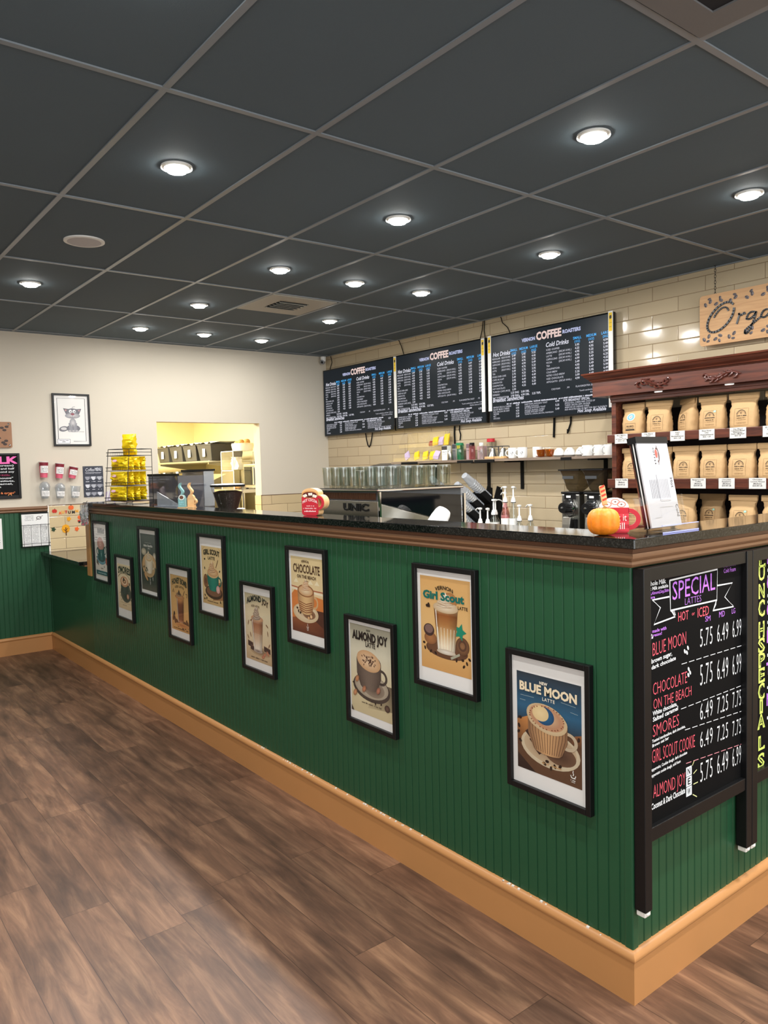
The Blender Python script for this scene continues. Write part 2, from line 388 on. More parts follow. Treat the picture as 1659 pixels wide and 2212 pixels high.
def wood_mat(name, c1, c2, axis=(3, 40, 40), rough=0.35, coat=0.2):
    m = bpy.data.materials.new(name); m.use_nodes = True; nt = m.node_tree; b = nt.nodes['Principled BSDF']
    tc = N(nt, 'ShaderNodeTexCoord'); mp = N(nt, 'ShaderNodeMapping'); mp.inputs['Scale'].default_value = axis; nt.links.new(tc.outputs['Object'], mp.inputs[0])
    n = N(nt, 'ShaderNodeTexNoise'); n.inputs['Scale'].default_value = 1.0; n.inputs['Detail'].default_value = 6; n.inputs['Distortion'].default_value = 0.8; nt.links.new(mp.outputs[0], n.inputs['Vector'])
    cr = N(nt, 'ShaderNodeValToRGB'); nt.links.new(n.outputs['Fac'], cr.inputs[0]); e = cr.color_ramp.elements
    e[0].position = 0.3; e[0].color = (*lin(c1), 1); e[1].position = 0.7; e[1].color = (*lin(c2), 1)
    nt.links.new(cr.outputs[0], b.inputs['Base Color']); b.inputs['Roughness'].default_value = rough; b.inputs['Coat Weight'].default_value = coat; b.inputs['Coat Roughness'].default_value = 0.2
    return m
M = dict(
    ceil=mat('ceiling_charcoal', (84, 99, 108), 0.85, noise=0.04, nscale=3, bump=0.15, bscale=300),
    tbar=mat('ceiling_bar_grey', (128, 136, 142), 0.35, spec=0.5),
    wall=mat('wall_cream', (212, 203, 186), 0.75, bump=0.06, bscale=180),
    kwall=mat('kitchen_cream', (240, 226, 176), 0.8),
    tile_b=tile_mat('subway_tile_back', 'X', -1.95, 0.4085, (190, 173, 144)),
    tile_l=tile_mat('subway_tile_left', 'Y', 0.154, 0.402, (214, 192, 152)),
    tile_j=tile_mat('subway_tile_jamb', 'X', -6.30, 0.4085, (214, 192, 152)),
    floor=plank_mat(), granite=granite_mat(),
    green=mat('green_paint', (34, 80, 52), 0.36, spec=0.4, noise=0.05, nscale=5),
    tan=mat('tan_paint', (192, 136, 82), 0.45, noise=0.03, nscale=9),
    brown=mat('brown_moulding', (134, 98, 70), 0.4), brownd=mat('brown_moulding_dark', (98, 68, 50), 0.4),
    gold=mat('golden_trim', (176, 128, 74), 0.4),
    black=mat('black_satin', (16, 16, 17), 0.38, spec=0.35), blackm=mat('black_matte', (12, 12, 13), 0.7, spec=0.2), slate=mat('chalkboard_slate', (8, 8, 9), 0.75, spec=0.12), blackg=mat('black_gloss', (9, 11, 15), 0.05, spec=0.6),
    white=mat('white_plastic', (236, 236, 232), 0.4), paper=mat('white_paper', (238, 236, 232), 0.65),
    steel=mat('brushed_steel', (190, 188, 182), 0.28, metal=1.0), chrome=mat('chrome', (225, 225, 225), 0.08, metal=1.0),
    dgrey=mat('dark_grey_plastic', (66, 68, 71), 0.4), grey=mat('grey_plastic', (150, 152, 154), 0.5),
    clear=clear('clear_acrylic'), glass=clear('drinking_glass', (245, 247, 245), 1.0, 0.03, 0.10),
    milky=clear('clear_cup_plastic', (240, 244, 248), 1.0, 0.12, 0.10, opac=0.16, oc=(215, 222, 230)),
    smoke=clear('smoked_plastic', (186, 178, 160), 1.0, 0.06, 0.06, opac=0.14, oc=(96, 88, 76)), sleeve=clear('cup_sleeve_plastic', (240, 244, 248), 1.0, 0.15, 0.14, opac=0.38, oc=(214, 220, 228)),
    smoke2=clear('smoked_clear_bin', (190, 190, 196), 1.0, 0.06, 0.07, opac=0.25, oc=(120, 120, 128)),
    pane=clear('picture_glazing', (255, 255, 255), 0.5, 0.02, 0.015),
    beans=mat('coffee_beans', (44, 28, 22), 0.45, noise=0.6, nscale=160, bump=1.0, bscale=170),
    cherry=wood_mat('cherry_wood', (60, 28, 20), (106, 54, 37)), pine=wood_mat('light_wood', (206, 158, 104), (232, 190, 138), (6, 30, 30), 0.5, 0.0),
    ply=wood_mat('sign_wood', (190, 144, 98), (212, 168, 120), (4, 30, 60), 0.55, 0.0), shelfw=wood_mat('grey_brown_board', (112, 96, 84), (150, 132, 116), (3, 40, 40), 0.5, 0.0),
    kraft=mat('kraft_paper', (192, 156, 110), 0.75, noise=0.12, nscale=14, bump=0.9, bscale=24),
    gpack=mat('gold_foil', (246, 204, 22), 0.28, metal=0.3, noise=0.25, nscale=22, bump=0.9, bscale=30),
    spack=clear('silver_wrapper', (235, 238, 242), 1.2, 0.15, 0.25, opac=0.35, oc=(205, 210, 215)),
    orange=mat('pumpkin_orange', (238, 132, 18), 0.5, noise=0.12, nscale=60, bump=0.2, bscale=150), stem=mat('pumpkin_stem', (150, 120, 60), 0.7),
    red=mat('red_paint', (190, 34, 50), 0.45), redd=mat('red_stripe', (214, 62, 78), 0.45), teal=mat('teal_paint', (126, 172, 172), 0.5),
    caulk=mat('white_caulk', (238, 234, 226), 0.6), lens=mat('lit_lens', (255, 255, 255), 0.4, emit=(255, 253, 246), es=70.0),
    dvoid=mat('dark_void', (26, 28, 32), 0.9), vent=mat('vent_grey', (168, 166, 156), 0.5), spk=mat('speaker_white', (196, 194, 196), 0.6, bump=0.3, bscale=900),
    yellow=mat('yellow_label', (244, 200, 20), 0.5), wire=mat('black_wire', (16, 16, 17), 0.4, metal=0.3), amber=clear('amber_glass', (214, 140, 50), 1.0, 0.05, 0.1, opac=0.2, oc=(200, 130, 40)),
    ceram=mat('white_ceramic', (240, 240, 238), 0.18, spec=0.6), bin=mat('black_bin', (52, 50, 47), 0.5), green2=mat('green_cap', (24, 132, 84), 0.4),
    bread=mat('baked_bread', (214, 160, 92), 0.7, noise=0.35, nscale=40), liner=mat('white_liner', (250, 246, 226), 0.7, bump=0.8, bscale=25),
    purple=mat('lilac_print', (196, 176, 208), 0.6), blue=mat('sticker_blue', (120, 180, 220), 0.5), syr=clear('red_syrup', (246, 208, 208), 1.0, 0.05, 0.08, opac=0.05, oc=(190, 60, 70)),
    edgeb=mat('blue_edge_glint', (170, 176, 240), 0.3, emit=(120, 130, 255), es=0.0), pinkb=mat('pink_box', (222, 98, 122), 0.5), mauve=mat('mauve_box', (172, 146, 150), 0.5),
)
# ================================================================ room shell
struct(MB().box((-9.6, -5.0, -0.05), (5.5, 4.2, 0.0)).build('floor', M['floor']))
struct(MB().box((-6.36, -5.0, H+0.004), (5.5, YB+0.15, H+0.05)).build('ceiling', M['ceil']))
# suspended ceiling bars
b = MB()
for j in range(-4, 8):
    x = 1.2116-1.2252*j
    if XL < x < 5.3: b.box((x-0.012, -4.9, H-0.0015), (x+0.012, YB, H+0.006))
for i in range(-6, 9):
    y = -1.4381+0.6095*i
    if y < YB-0.02: b.box((XL, y-0.012, H-0.001), (5.3, y+0.012, H+0.006))
b.box((XL, YB-0.02, H-0.002), (5.3, YB, H+0.006)).box((XL, -4.9, H-0.002), (XL+0.02, YB, H+0.006))
struct(b.build('trim_1', M['tbar']))
# back wall, tiled
struct(MB().box((-6.36, YB, 0), (5.5, YB+0.15, H+0.05)).build('wall_back', M['tile_b']))
# left wall with the kitchen doorway
OY0, OY1, OZ = 1.081, 2.246, 2.127
wl = struct(MB().box((XL-0.136, -5.0, 0), (XL, OY0, H+0.05)).box((XL-0.136, OY1, 0), (XL, YB, H+0.05)).box((XL-0.136, OY0, OZ), (XL, OY1, H+0.05)).build('wall_left', M['wall']))
o = MB().box((XL, 0.012, 0), (XL+0.009, OY0, 1.334)).box((XL, OY1, 0), (XL+0.009, YB, 1.334)).build('tile_cladding', M['tile_l'], wl)
o = MB().box((XL-0.136, OY1-0.009, 0), (XL+0.009, OY1, 1.334)).build('jamb_tile', M['tile_j'], wl)
o = MB().box((XL, 0.0, 1.334), (XL+0.011, OY0, 1.340)).box((XL, OY1-0.011, 1.334), (XL+0.011, YB, 1.340)).box((XL+0.009, OY1-0.012, 0), (XL+0.012, OY1-0.006, 1.338)).build('tile_edge_strip', M['brownd'], wl)
o = MB().box((XL, 0.000, 0.91), (XL+0.014, 0.014, 1.338)).build('tile_corner_strip', M['caulk'], wl)
struct(MB().box((5.3, -5.0, 0), (5.5, YB, H)).build('wall_right', M['wall']))
struct(MB().box((-6.36, -5.1, 0), (5.5, -4.9, H)).build('wall_front', M['wall']))
# kitchen beyond the doorway
struct(MB().box((-9.6, 3.0, 0), (-6.356, 3.1, 2.7)).box((-9.7, -0.6, 0), (-9.6, 3.1, 2.7)).box((-9.6, -0.7, 0), (-6.356, -0.6, 2.7)).build('wall_kitchen', M['kwall']))
struct(MB().box((-9.7, -0.7, 2.6), (-6.356, 3.1, 2.7)).build('ceiling_kitchen', M['kwall']))
# ---- beaded boards
def beadboard(bm, place, u0, u1, z0, z1, pitch=0.0405):
    us = []; u = u0
    while u < u1-1e-6:
        e = min(u+pitch, u1); us.append((u, 0.0))
        if e-u > 0.02: us += [(e-0.0075, 0.0), (e-0.0055, 0.0035), (e-0.0025, 0.0035)]
        u = e
    us.append((u1, 0.0)); n = len(us)
    bm.add([place(a, d, z0) for a, d in us]+[place(a, d, z1) for a, d in us], [(i, i+1, i+1+n, i+n) for i in range(n-1)])
    return bm
def sweep_front(bm, prof, x0, y1, mi=0, sharp=0.0):
    """profile (out, z) run along the counter front to the corner and up the side"""
    rings = [[(x0, -d, z) for d, z in prof], [(d, -d, z) for d, z in prof], [(d, y1, z) for d, z in prof]]
    return bm.loft(rings, mi, cap=True, closed=True)
BASEP = [(-0.002, 0), (0.016, 0), (0.016, 0.128), (0.019, 0.132), (0.022, 0.139), (0.021, 0.146), (0.014, 0.154), (0.006, 0.159), (-0.002, 0.159)]
RAILP = [(-0.002, 1.306), (0.008, 1.306), (0.016, 1.310), (0.020, 1.317), (0.018, 1.324), (0.013, 1.328), (0.015, 1.332), (0.026, 1.335), (0.028, 1.342), (0.026, 1.349), (-0.002, 1.349)]
RAILP2 = [(-0.002, 1.349), (0.024, 1.349), (0.030, 1.364), (-0.002, 1.364)]
# left wall wainscot
w = MB(); beadboard(w, lambda u, d, z: (XL+0.008-d, u, z), -4.9, 0.0, 0.15, 1.30); w.box((XL, -4.9, 0), (XL+0.004, 0.0, 1.3))
w.build('wainscot_boards', M['green'], wl)
r = MB(); r.loft([[(XL+0.008+d, y, z-0.022) for d, z in RAILP] for y in (-4.9, 0.0)]); r.box((XL, -4.9, 1.327), (XL+0.03, 0.0, 1.335)); r.build('chair_rail', M['brown'], wl, smooth=35)
struct(MB().loft([[(XL+0.008+d, -4.9, z) for d, z in BASEP], [(XL+0.008+d, -d, z) for d, z in BASEP]]).build('baseboard_left', M['tan'], smooth=35))
# ================================================================ the bar wall
bar = thing('bar_counter', 'long green beadboard bar wall with tan baseboard and brown moulding', 'counter', (-3.0, 0.06, 0))
c = MB().box((-4.95, 0.0042, 0), (-0.0042, 0.12, 1.363)).box((XL+0.01, 0.0042, 0), (-4.95, 0.12, 0.868)).box((-0.12, 0.12, 0), (-0.0042, 1.95, 1.363))
c.build('wall_core', M['green'], bar, world=True)
c = MB(); beadboard(c, lambda u, d, z: (u, d, z), -5.02, -0.022, 0.14, 1.33)
c.add([(XL+0.01, 0, 0.14), (-5.02, 0, 0.14), (-5.02, 0, 0.87), (XL+0.01, 0, 0.87)], [(0, 1, 2, 3)])
c.build('front_panel', M['green'], bar, world=True)
c = MB(); beadboard(c, lambda u, d, z: (-d, u, z), 0.022, 1.95, 0.14, 1.33); c.build('side_panel', M['green'], bar, world=True)
c = MB().box((-0.024, -0.0035, 0.14), (0.0035, 0.02, 1.32)).box((-0.02, -0.003, 0.14), (0.0038, 0.026, 1.32)); c.build('corner_bead', M['green'], bar, world=True, bevel=0.003)
c = MB().box((XL+0.008, -0.006, 0.15), (XL+0.035, 0.0, 0.87)); c.build('inside_corner_strip', M['green'], bar, world=True, bevel=0.002)
c = MB(); sweep_front(c, BASEP, XL+0.03, 1.95); c.build('baseboard', M['tan'], bar, world=True, smooth=35)
c = MB(); sweep_front(c, RAILP, -4.97, 1.95); sweep_front(c, RAILP2, -4.97, 1.95, 1); c.build('moulding', [M['brown'], M['brownd']], bar, world=True, smooth=35)
c = MB().box((-5.055, -0.012, 0.80), (-4.965, 0.13, 1.363)); c.build('end_post', M['gold'], bar, world=True, bevel=0.003, label='golden wood post closing the end of the bar')
# chipped paint along the top of the baseboard
c = MB()
for k in range(46):
    x = rnd.choice([rnd.uniform(-1.35, -0.95), rnd.uniform(-0.55, -0.1), rnd.uniform(-2.6, -1.4)]); s = rnd.uniform(0.002, 0.005)
    c.box((x, -0.0105, 0.156), (x+s*2, -0.004, 0.156+s))
o = c.build('chipped_paint', M['caulk'], bar, world=True); o['kind'] = 'stuff'
top = thing('granite_bar_top', 'black speckled granite slab on top of the green bar wall', 'countertop', (-2.4, 0.05, 1.3645))
c = MB().prism([(-4.97, -0.045), (0.045, -0.045), (0.045, 1.97), (-0.16, 1.97), (-0.16, 0.155), (-4.97, 0.155)], 1.3645, 1.394, 'z')
c.build('slab', M['granite'], top, world=True, bevel=0.003)
for o in [bpy.data.objects['slab']]: pass
ps = thing('pass_shelf', 'low black service shelf between the left wall and the bar end', 'shelf', (-5.6, 0.2, 0.8715))
MB().box((XL+0.01, -0.075, 0.8835), (-5.057, 0.56, 0.914)).build('shelf_top', M['granite'], ps, world=True, bevel=0.003)
MB().box((XL+0.01, -0.03, 0.8715), (-5.057, 0.54, 0.883)).build('shelf_edge', M['brown'], ps, world=True)
MB().box((XL+0.012, 0.125, 0.0), (-5.06, 0.54, 0.871)).build('shelf_base', M['green'], ps, world=True)
# hidden work surfaces that carry the machines
wk = thing('work_counter', 'low work counter directly behind the bar wall', 'counter', (-2.6, 0.5, 0))
MB().box((-4.9, 0.16, 0), (-0.3, 0.88, 0.875)).build('cabinet_body', M['dgrey'], wk, world=True)
MB().box((-4.92, 0.15, 0.876), (-0.29, 0.92, 0.912)).build('worktop', M['granite'], wk, world=True)
bk = thing('back_counter', 'back counter along the tiled wall under the shelf', 'counter', (-3.2, 2.8, 0))
MB().box((-6.1, 2.5, 0), (-0.4, 3.14, 0.955)).build('cabinet_body', M['cherry'], bk, world=True)
MB().box((-6.12, 2.46, 0.956), (-0.38, 3.145, 0.99)).build('worktop', M['granite'], bk, world=True)
# ================================================================ lamps
LENS_Z = 0.019
def downlight(loc, label, power=LAMP_W, first=[None]):
    if first[0] is None:
        t = thing('ceiling_light', label, 'ceiling light', loc, 0, 'recessed ceiling lights')
        MB().lathe([(0.066, -0.004), (0.066, 0.003), (0.052, 0.003), (0.052, -0.006)], 32, cap=False).build('trim_ring', M['white'], t, smooth=40)
        MB().lathe([(0.0, -LENS_Z), (0.040, -LENS_Z), (0.049, -0.010), (0.051, -0.002)], 32, cap=False).build('lens', M['lens'], t, smooth=40)
        first[0] = t
    else: t = dup(first[0], loc, 0, label, 'recessed ceiling lights')
    l = bpy.data.lights.new('bulb', 'AREA'); l.shape = 'DISK'; l.size = 0.078; l.energy = power; l.color = (1.0, 0.985, 0.96)
    lo = next((c for c in t.children if c.type == 'LIGHT'), None)
    if lo is None: lo = bpy.data.objects.new('bulb', l); COL.objects.link(lo); lo.parent = t; lo.location = (0, 0, -LENS_Z-0.004)
    lo.data = l
    return t
DL = [(-1.855, -0.524, 'recessed ceiling light at upper left, two tiles in front of the round speaker'),
      (-0.630, 0.695, 'recessed ceiling light at upper right, nearest the air return grille'),
      (-1.870, 0.702, 'recessed ceiling light above the middle of the bar, large and bright'),
      (-0.610, 1.900, 'recessed ceiling light at the right edge above the hanging wood sign'),
      (-1.872, 1.914, 'recessed ceiling light above the rightmost menu screen'),
      (-3.080, 0.698, 'recessed ceiling light just behind the square air vent on its near side'),
      (-3.120, 1.325, 'recessed ceiling light right of the square air vent'),
      (-3.100, 1.922, 'recessed ceiling light above the middle menu screen'),
      (-4.340, 0.714, 'recessed ceiling light left of the square air vent'),
      (-4.362, 1.951, 'recessed ceiling light above the left menu screen'),
      (-5.512, 0.688, 'small far ceiling light near the left wall, leftmost of the far row'),
      (-5.518, 1.304, 'small far ceiling light near the left wall, middle of the far row'),
      (-5.552, 1.935, 'small far ceiling light near the left wall, rightmost of the far row'),
      (-4.288, -0.527, 'recessed ceiling light at the left edge beyond the round speaker'),
      (-0.626, -1.120, 'recessed ceiling light past the top edge of the view')]
for x, y, lab in DL: downlight((x, y, H), lab, FAR_W if x < -5 else NEAR_W if y < -0.4 else LAMP_W)
for k, (x, y) in enumerate([(0.61, 0.70), (0.61, 1.91), (0.61, -0.52), (1.84, 0.70), (1.84, 1.91), (-4.3, -2.35), (-1.85, -2.35)]):
    downlight((x, y, H), 'recessed ceiling light over the customer floor, %s outside the view' % ORD[k], HOUSE_W if x > 0 else 10.0)
def fill_window(name, lo, hi, axis, watts):  # unseen glazing, added to carry a fill light
    """made-up glazed front added to brighten the room: frame, mullions, pane and area light"""
    t = bpy.data.objects.new(name, None); COL.objects.link(t); t['kind'] = 'structure'
    (x0, y0, z0), (x1, y1, z1) = lo, hi; cx, cy, cz = (x0+x1)/2, (y0+y1)/2, (z0+z1)/2
    t.location = (cx, cy, z0); t['_o'] = (cx, cy, z0); b = MB()
    if axis == 'y':
        for k in range(5): x = x0+(x1-x0)*k/4; b.box((x-0.03, y0, z0), (x+0.03, y1, z1))
        b.box((x0, y0, z0), (x1, y1, z0+0.06)).box((x0, y0, z1-0.06), (x1, y1, z1))
    else:
        for k in range(5): y = y0+(y1-y0)*k/4; b.box((x0, y-0.03, z0), (x1, y+0.03, z1))
        b.box((x0, y0, z0), (x1, y1, z0+0.06)).box((x0, y0, z1-0.06), (x1, y1, z1))
    b.build('fill_frame', M['black'], t, world=True)
    e = 0.038; b = MB().box((x0, y0+e, z0), (x1, y0+e+0.004, z1)) if axis == 'y' else MB().box((x1-e-0.004, y0, z0), (x1-e, y1, z1)); b.build('fill_pane', M['pane'], t, world=True)
    l = bpy.data.lights.new('fill_light', 'AREA'); l.shape = 'RECTANGLE'; l.energy = watts; l.color = (0.93, 0.97, 1.0)
    o = bpy.data.objects.new('fill_light', l); COL.objects.link(o); o.parent = t
    l.size = (x1-x0) if axis == 'y' else (y1-y0); l.size_y = z1-z0
    if axis == 'y': o.location = (0, 0.055, cz-z0); o.rotation_euler = (PI/2, 0, 0)
    else: o.location = (-0.055, 0, cz-z0); o.rotation_euler = (PI/2, 0, PI/2)
    return t
fill_window('fill_window_1', (-0.6, -4.9, 0.5), (4.8, -4.82, 2.6), 'y', FILL_FRONT_W)  # added fill behind the camera, framed like a shop front
fill_window('fill_window_2', (5.22, -2.6, 0.3), (5.3, 3.0, 2.6), 'x', FILL_RIGHT_W)  # added fill outside the view on the right, brightens the bar side
kl = bpy.data.lights.new('kitchen_tube', 'AREA'); kl.shape = 'RECTANGLE'; kl.size = 1.2; kl.size_y = 0.4; kl.energy = KITCHEN_W; kl.color = (1.0, 0.94, 0.74)
kt = thing('kitchen_light', 'ceiling light panel in the kitchen beyond the doorway', 'ceiling light', (-7.9, 1.2, 2.598))
MB().box((-0.62, -0.22, -0.03), (0.62, 0.22, 0.0)).build('panel', M['white'], kt)
ko = bpy.data.objects.new('kitchen_tube', kl); COL.objects.link(ko); ko.parent = kt; ko.location = (0, 0, -0.036)
# ================================================================ drawing helpers for the posters (unit: print width = 1)
def a_cream(a, cx, cz, w, h, c1, c2, c3):
    """swirl of whipped cream: stacked slanted folds, dark fold lines, pointed tip"""
    n = 5
    for i in range(n):
        t = i/n; ww = w*(1-0.75*t)*0.5; zz = cz+h*t*0.86
        a.ell(cx+0.04*w*math.sin(i*2.1), zz, ww, h*0.17, c1, c2, 0.12*(-1)**i, 20)
        a.line([(cx-ww*0.8, zz-h*0.03), (cx-ww*0.2, zz-h*0.10), (cx+ww*0.45, zz-h*0.06), (cx+ww*0.85, zz+h*0.03)], h*0.028, c3)
        a.line([(cx-ww*0.5, zz+h*0.05), (cx+ww*0.1, zz-h*0.01), (cx+ww*0.6, zz+h*0.05)], h*0.02, c3)
    a.poly([(cx-w*0.09, cz+h*0.74), (cx+w*0.09, cz+h*0.72), (cx+w*0.02, cz+h*1.05)], c1)
def a_mug(a, cx, cz, w, h, body, dark, rim, hcol=None, hside=1, rib=False, taper=0.7, ry=0.2):
    """mug seen from above: handle, body shaded left to right, bottom curve, rim"""
    hc = hcol or dark
    a.ring(cx+hside*w*0.50, cz+h*0.52, w*0.24, h*0.30, 0.34, hc)
    n = 10; pts = []; cs = []
    for i in range(n+1):
        t = i/n; x = -1+2*t; s = math.sin(PI*(0.15+0.7*t)); c = tuple(dark[k]+(body[k]-dark[k])*s**1.3 for k in range(3))
        bz = -math.sqrt(max(0, 1-x*x))*w*ry*0.5*taper
        pts += [(cx+x*w*0.5*taper, cz+bz), (cx+x*w*0.495, cz+h*0.45), (cx+x*w*0.5, cz+h)]; cs += [c, c, c]
    F = []
    for i in range(n):
        for k in range(2): F.append((3*i+k, 3*i+3+k, 3*i+4+k, 3*i+1+k))
    a.put(pts, F, cs)
    if rib:
        for i in range(13):
            x = -0.92+1.84*i/12; bz = -math.sqrt(max(0, 1-x*x))*w*ry*0.45*taper
            a.line([(cx+x*w*0.5*taper, cz+bz+h*0.04), (cx+x*w*0.49, cz+h*0.55), (cx+x*w*0.495, cz+h*0.8)], w*0.012, dark)
    a.ell(cx, cz+h, w*0.5, w*ry, rim)
def a_glass(a, cx, z0, z1, wt, wb, stops, ribs=6, line=(255, 250, 240)):
    n = len(stops); pts = []; cs = []
    for t, c in stops:
        w = wb+(wt-wb)*t; z = z0+(z1-z0)*t
        d = tuple(q*0.72 for q in c)
        for k, q in ((-1, d), (-0.55, c), (0.2, c), (1, d)): pts.append((cx+k*w/2, z)); cs.append(q)
    a.put(pts, [(4*i+k, 4*i+k+1, 4*i+k+5, 4*i+k+4) for i in range(n-1) for k in range(3)], cs)
    for i in range(ribs):
        k = -0.8+1.6*i/(ribs-1)
        a.line([(cx+k*wb/2, z0+(z1-z0)*0.06), (cx+k*(wb+(wt-wb)*0.55)/2, z0+(z1-z0)*0.55)], wt*0.014, tuple(min(255, q*1.18) for q in stops[1][1]))
    a.line([(cx-wt*0.42, z1), (cx-wb*0.44, z0)], wt*0.03, line)
def a_beans(a, L, s=0.03, c=(58, 38, 30)):
    for i, (x, z) in enumerate(L):
        r = i*1.9
        a.ell(x, z, s, s*0.64, c, tuple(q*0.7 for q in c), r, 12); a.line([(x-s*0.7*math.cos(r), z-s*0.7*math.sin(r)), (x+s*0.7*math.cos(r), z+s*0.7*math.sin(r))], s*0.14, (20, 14, 12))
def a_logo(a, x, z, s, c):
    """small cup mark with steam and two lines of print under it"""
    a.ring(x, z, s*0.55, s*0.42, 0.30, c, PI*0.95, PI*2.1); a.poly([(x-s*0.5, z-s*0.3), (x+s*0.55, z-s*0.36), (x+s*0.3, z-s*0.46), (x-s*0.3, z-s*0.44)], c)
    a.line([(x-s*0.05, z), (x+s*0.1, z+s*0.3), (x-s*0.05, z+s*0.5), (x+s*0.02, z+s*0.85)], s*0.16, c)
    a.scrib(x-s*0.5, x+s*0.55, z-s*0.85, s*0.22, c, 3); a.scrib(x-s*0.4, x+s*0.45, z-s*1.1, s*0.14, c, 4)
PH = 1.264
def art_blue(a):
    a.grad(0, 0, 1, PH, [(0, (44, 30, 26)), (0.3, (70, 50, 40)), (0.5, (40, 62, 78)), (0.66, (40, 96, 130)), (0.8, (38, 78, 104)), (1, (44, 56, 66))])
    a.poly([(0, 0.2), (0.3, 0.0), (1, 0.0), (1, 0.62), (0.86, 0.62), (0.2, 0.70), (0, 0.64)], (96, 66, 46)); a.put([(0, 0.3), (0.3, 0.2), (0.36, 0.62), (0.18, 0.71), (0, 0.63)], [(0, 1, 2, 3, 4)], [(80, 52, 38), (96, 64, 44), (190, 128, 72), (206, 140, 80), (170, 112, 62)])
    a.put([(0.84, 0.52), (1, 0.5), (1, 0.66), (0.9, 0.63)], [(0, 1, 2, 3)], [(96, 62, 42), (90, 60, 40), (150, 96, 60), (140, 92, 58)])
    for x0, z0, x1, z1 in ((0.06, 0.96, 0.28, 0.965), (0.05, 0.90, 0.14, 0.90), (0.7, 1.0, 0.92, 0.985), (0.84, 0.91, 0.95, 0.90)): a.line([(x0, z0), (x1, z1)], 0.006, (150, 170, 175))
    a.ell(0.52, 0.36, 0.46, 0.24, (232, 220, 196), (206, 190, 160)); a.ell(0.52, 0.375, 0.41, 0.205, (150, 118, 90), (196, 172, 140)); a.ell(0.68, 0.33, 0.24, 0.13, (70, 48, 38), (110, 80, 60))
    for i, (x, z) in enumerate(((0.13, 0.50), (0.2, 0.41), (0.27, 0.32), (0.22, 0.52), (0.3, 0.43), (0.36, 0.34))):
        a.poly([(x, z), (x+0.085, z-0.07), (x+0.15, z-0.02), (x+0.065, z+0.05)], (58, 38, 32)); a.line([(x, z), (x+0.065, z+0.05), (x+0.15, z-0.02)], 0.008, (112, 80, 64))
    a_beans(a, [(0.05, 0.66), (0.03, 0.55), (0.02, 0.47), (0.05, 0.36), (0.96, 0.6), (0.48, 0.2), (0.6, 0.17), (0.68, 0.19), (0.44, 0.16), (0.54, 0.13)], 0.03)
    a.scrib(0.4, 0.7, 0.155, 0.02, (196, 150, 96), 5)
    a_mug(a, 0.49, 0.33, 0.62, 0.39, (206, 160, 112), (98, 68, 50), (214, 192, 160), (196, 178, 150), 1, True, 0.72, 0.24)
    a.ell(0.48, 0.735, 0.32, 0.18, (232, 214, 180), (206, 180, 140), -0.14); a.ell(0.48, 0.75, 0.275, 0.15, (166, 104, 76), (200, 152, 116), -0.14)
    a.ell(0.465, 0.758, 0.235, 0.125, (222, 196, 156), (190, 140, 108), -0.14)
    a.ell(0.45, 0.77, 0.15, 0.115, (36, 112, 158), (28, 72, 112)); a.ell(0.385, 0.79, 0.13, 0.10, (238, 214, 164), (226, 198, 146))
    for k in range(26): a.ell(0.48+0.265*math.cos(k*0.72), 0.75+0.142*math.sin(k*0.72), 0.012, 0.008, (140, 76, 54), None, 0, 6)
    a.text('BLUE MOON', 0.5, 1.035, 0.105, (246, 228, 194), w=0.9, var='h'); a.text('NEW', 0.44, 1.16, 0.035, (246, 236, 216), var='h', track=0.05); a.text('LATTE', 0.52, 0.962, 0.040, (246, 236, 216), var='b', track=0.12)
    a_logo(a, 0.88, 0.14, 0.075, (240, 238, 232))
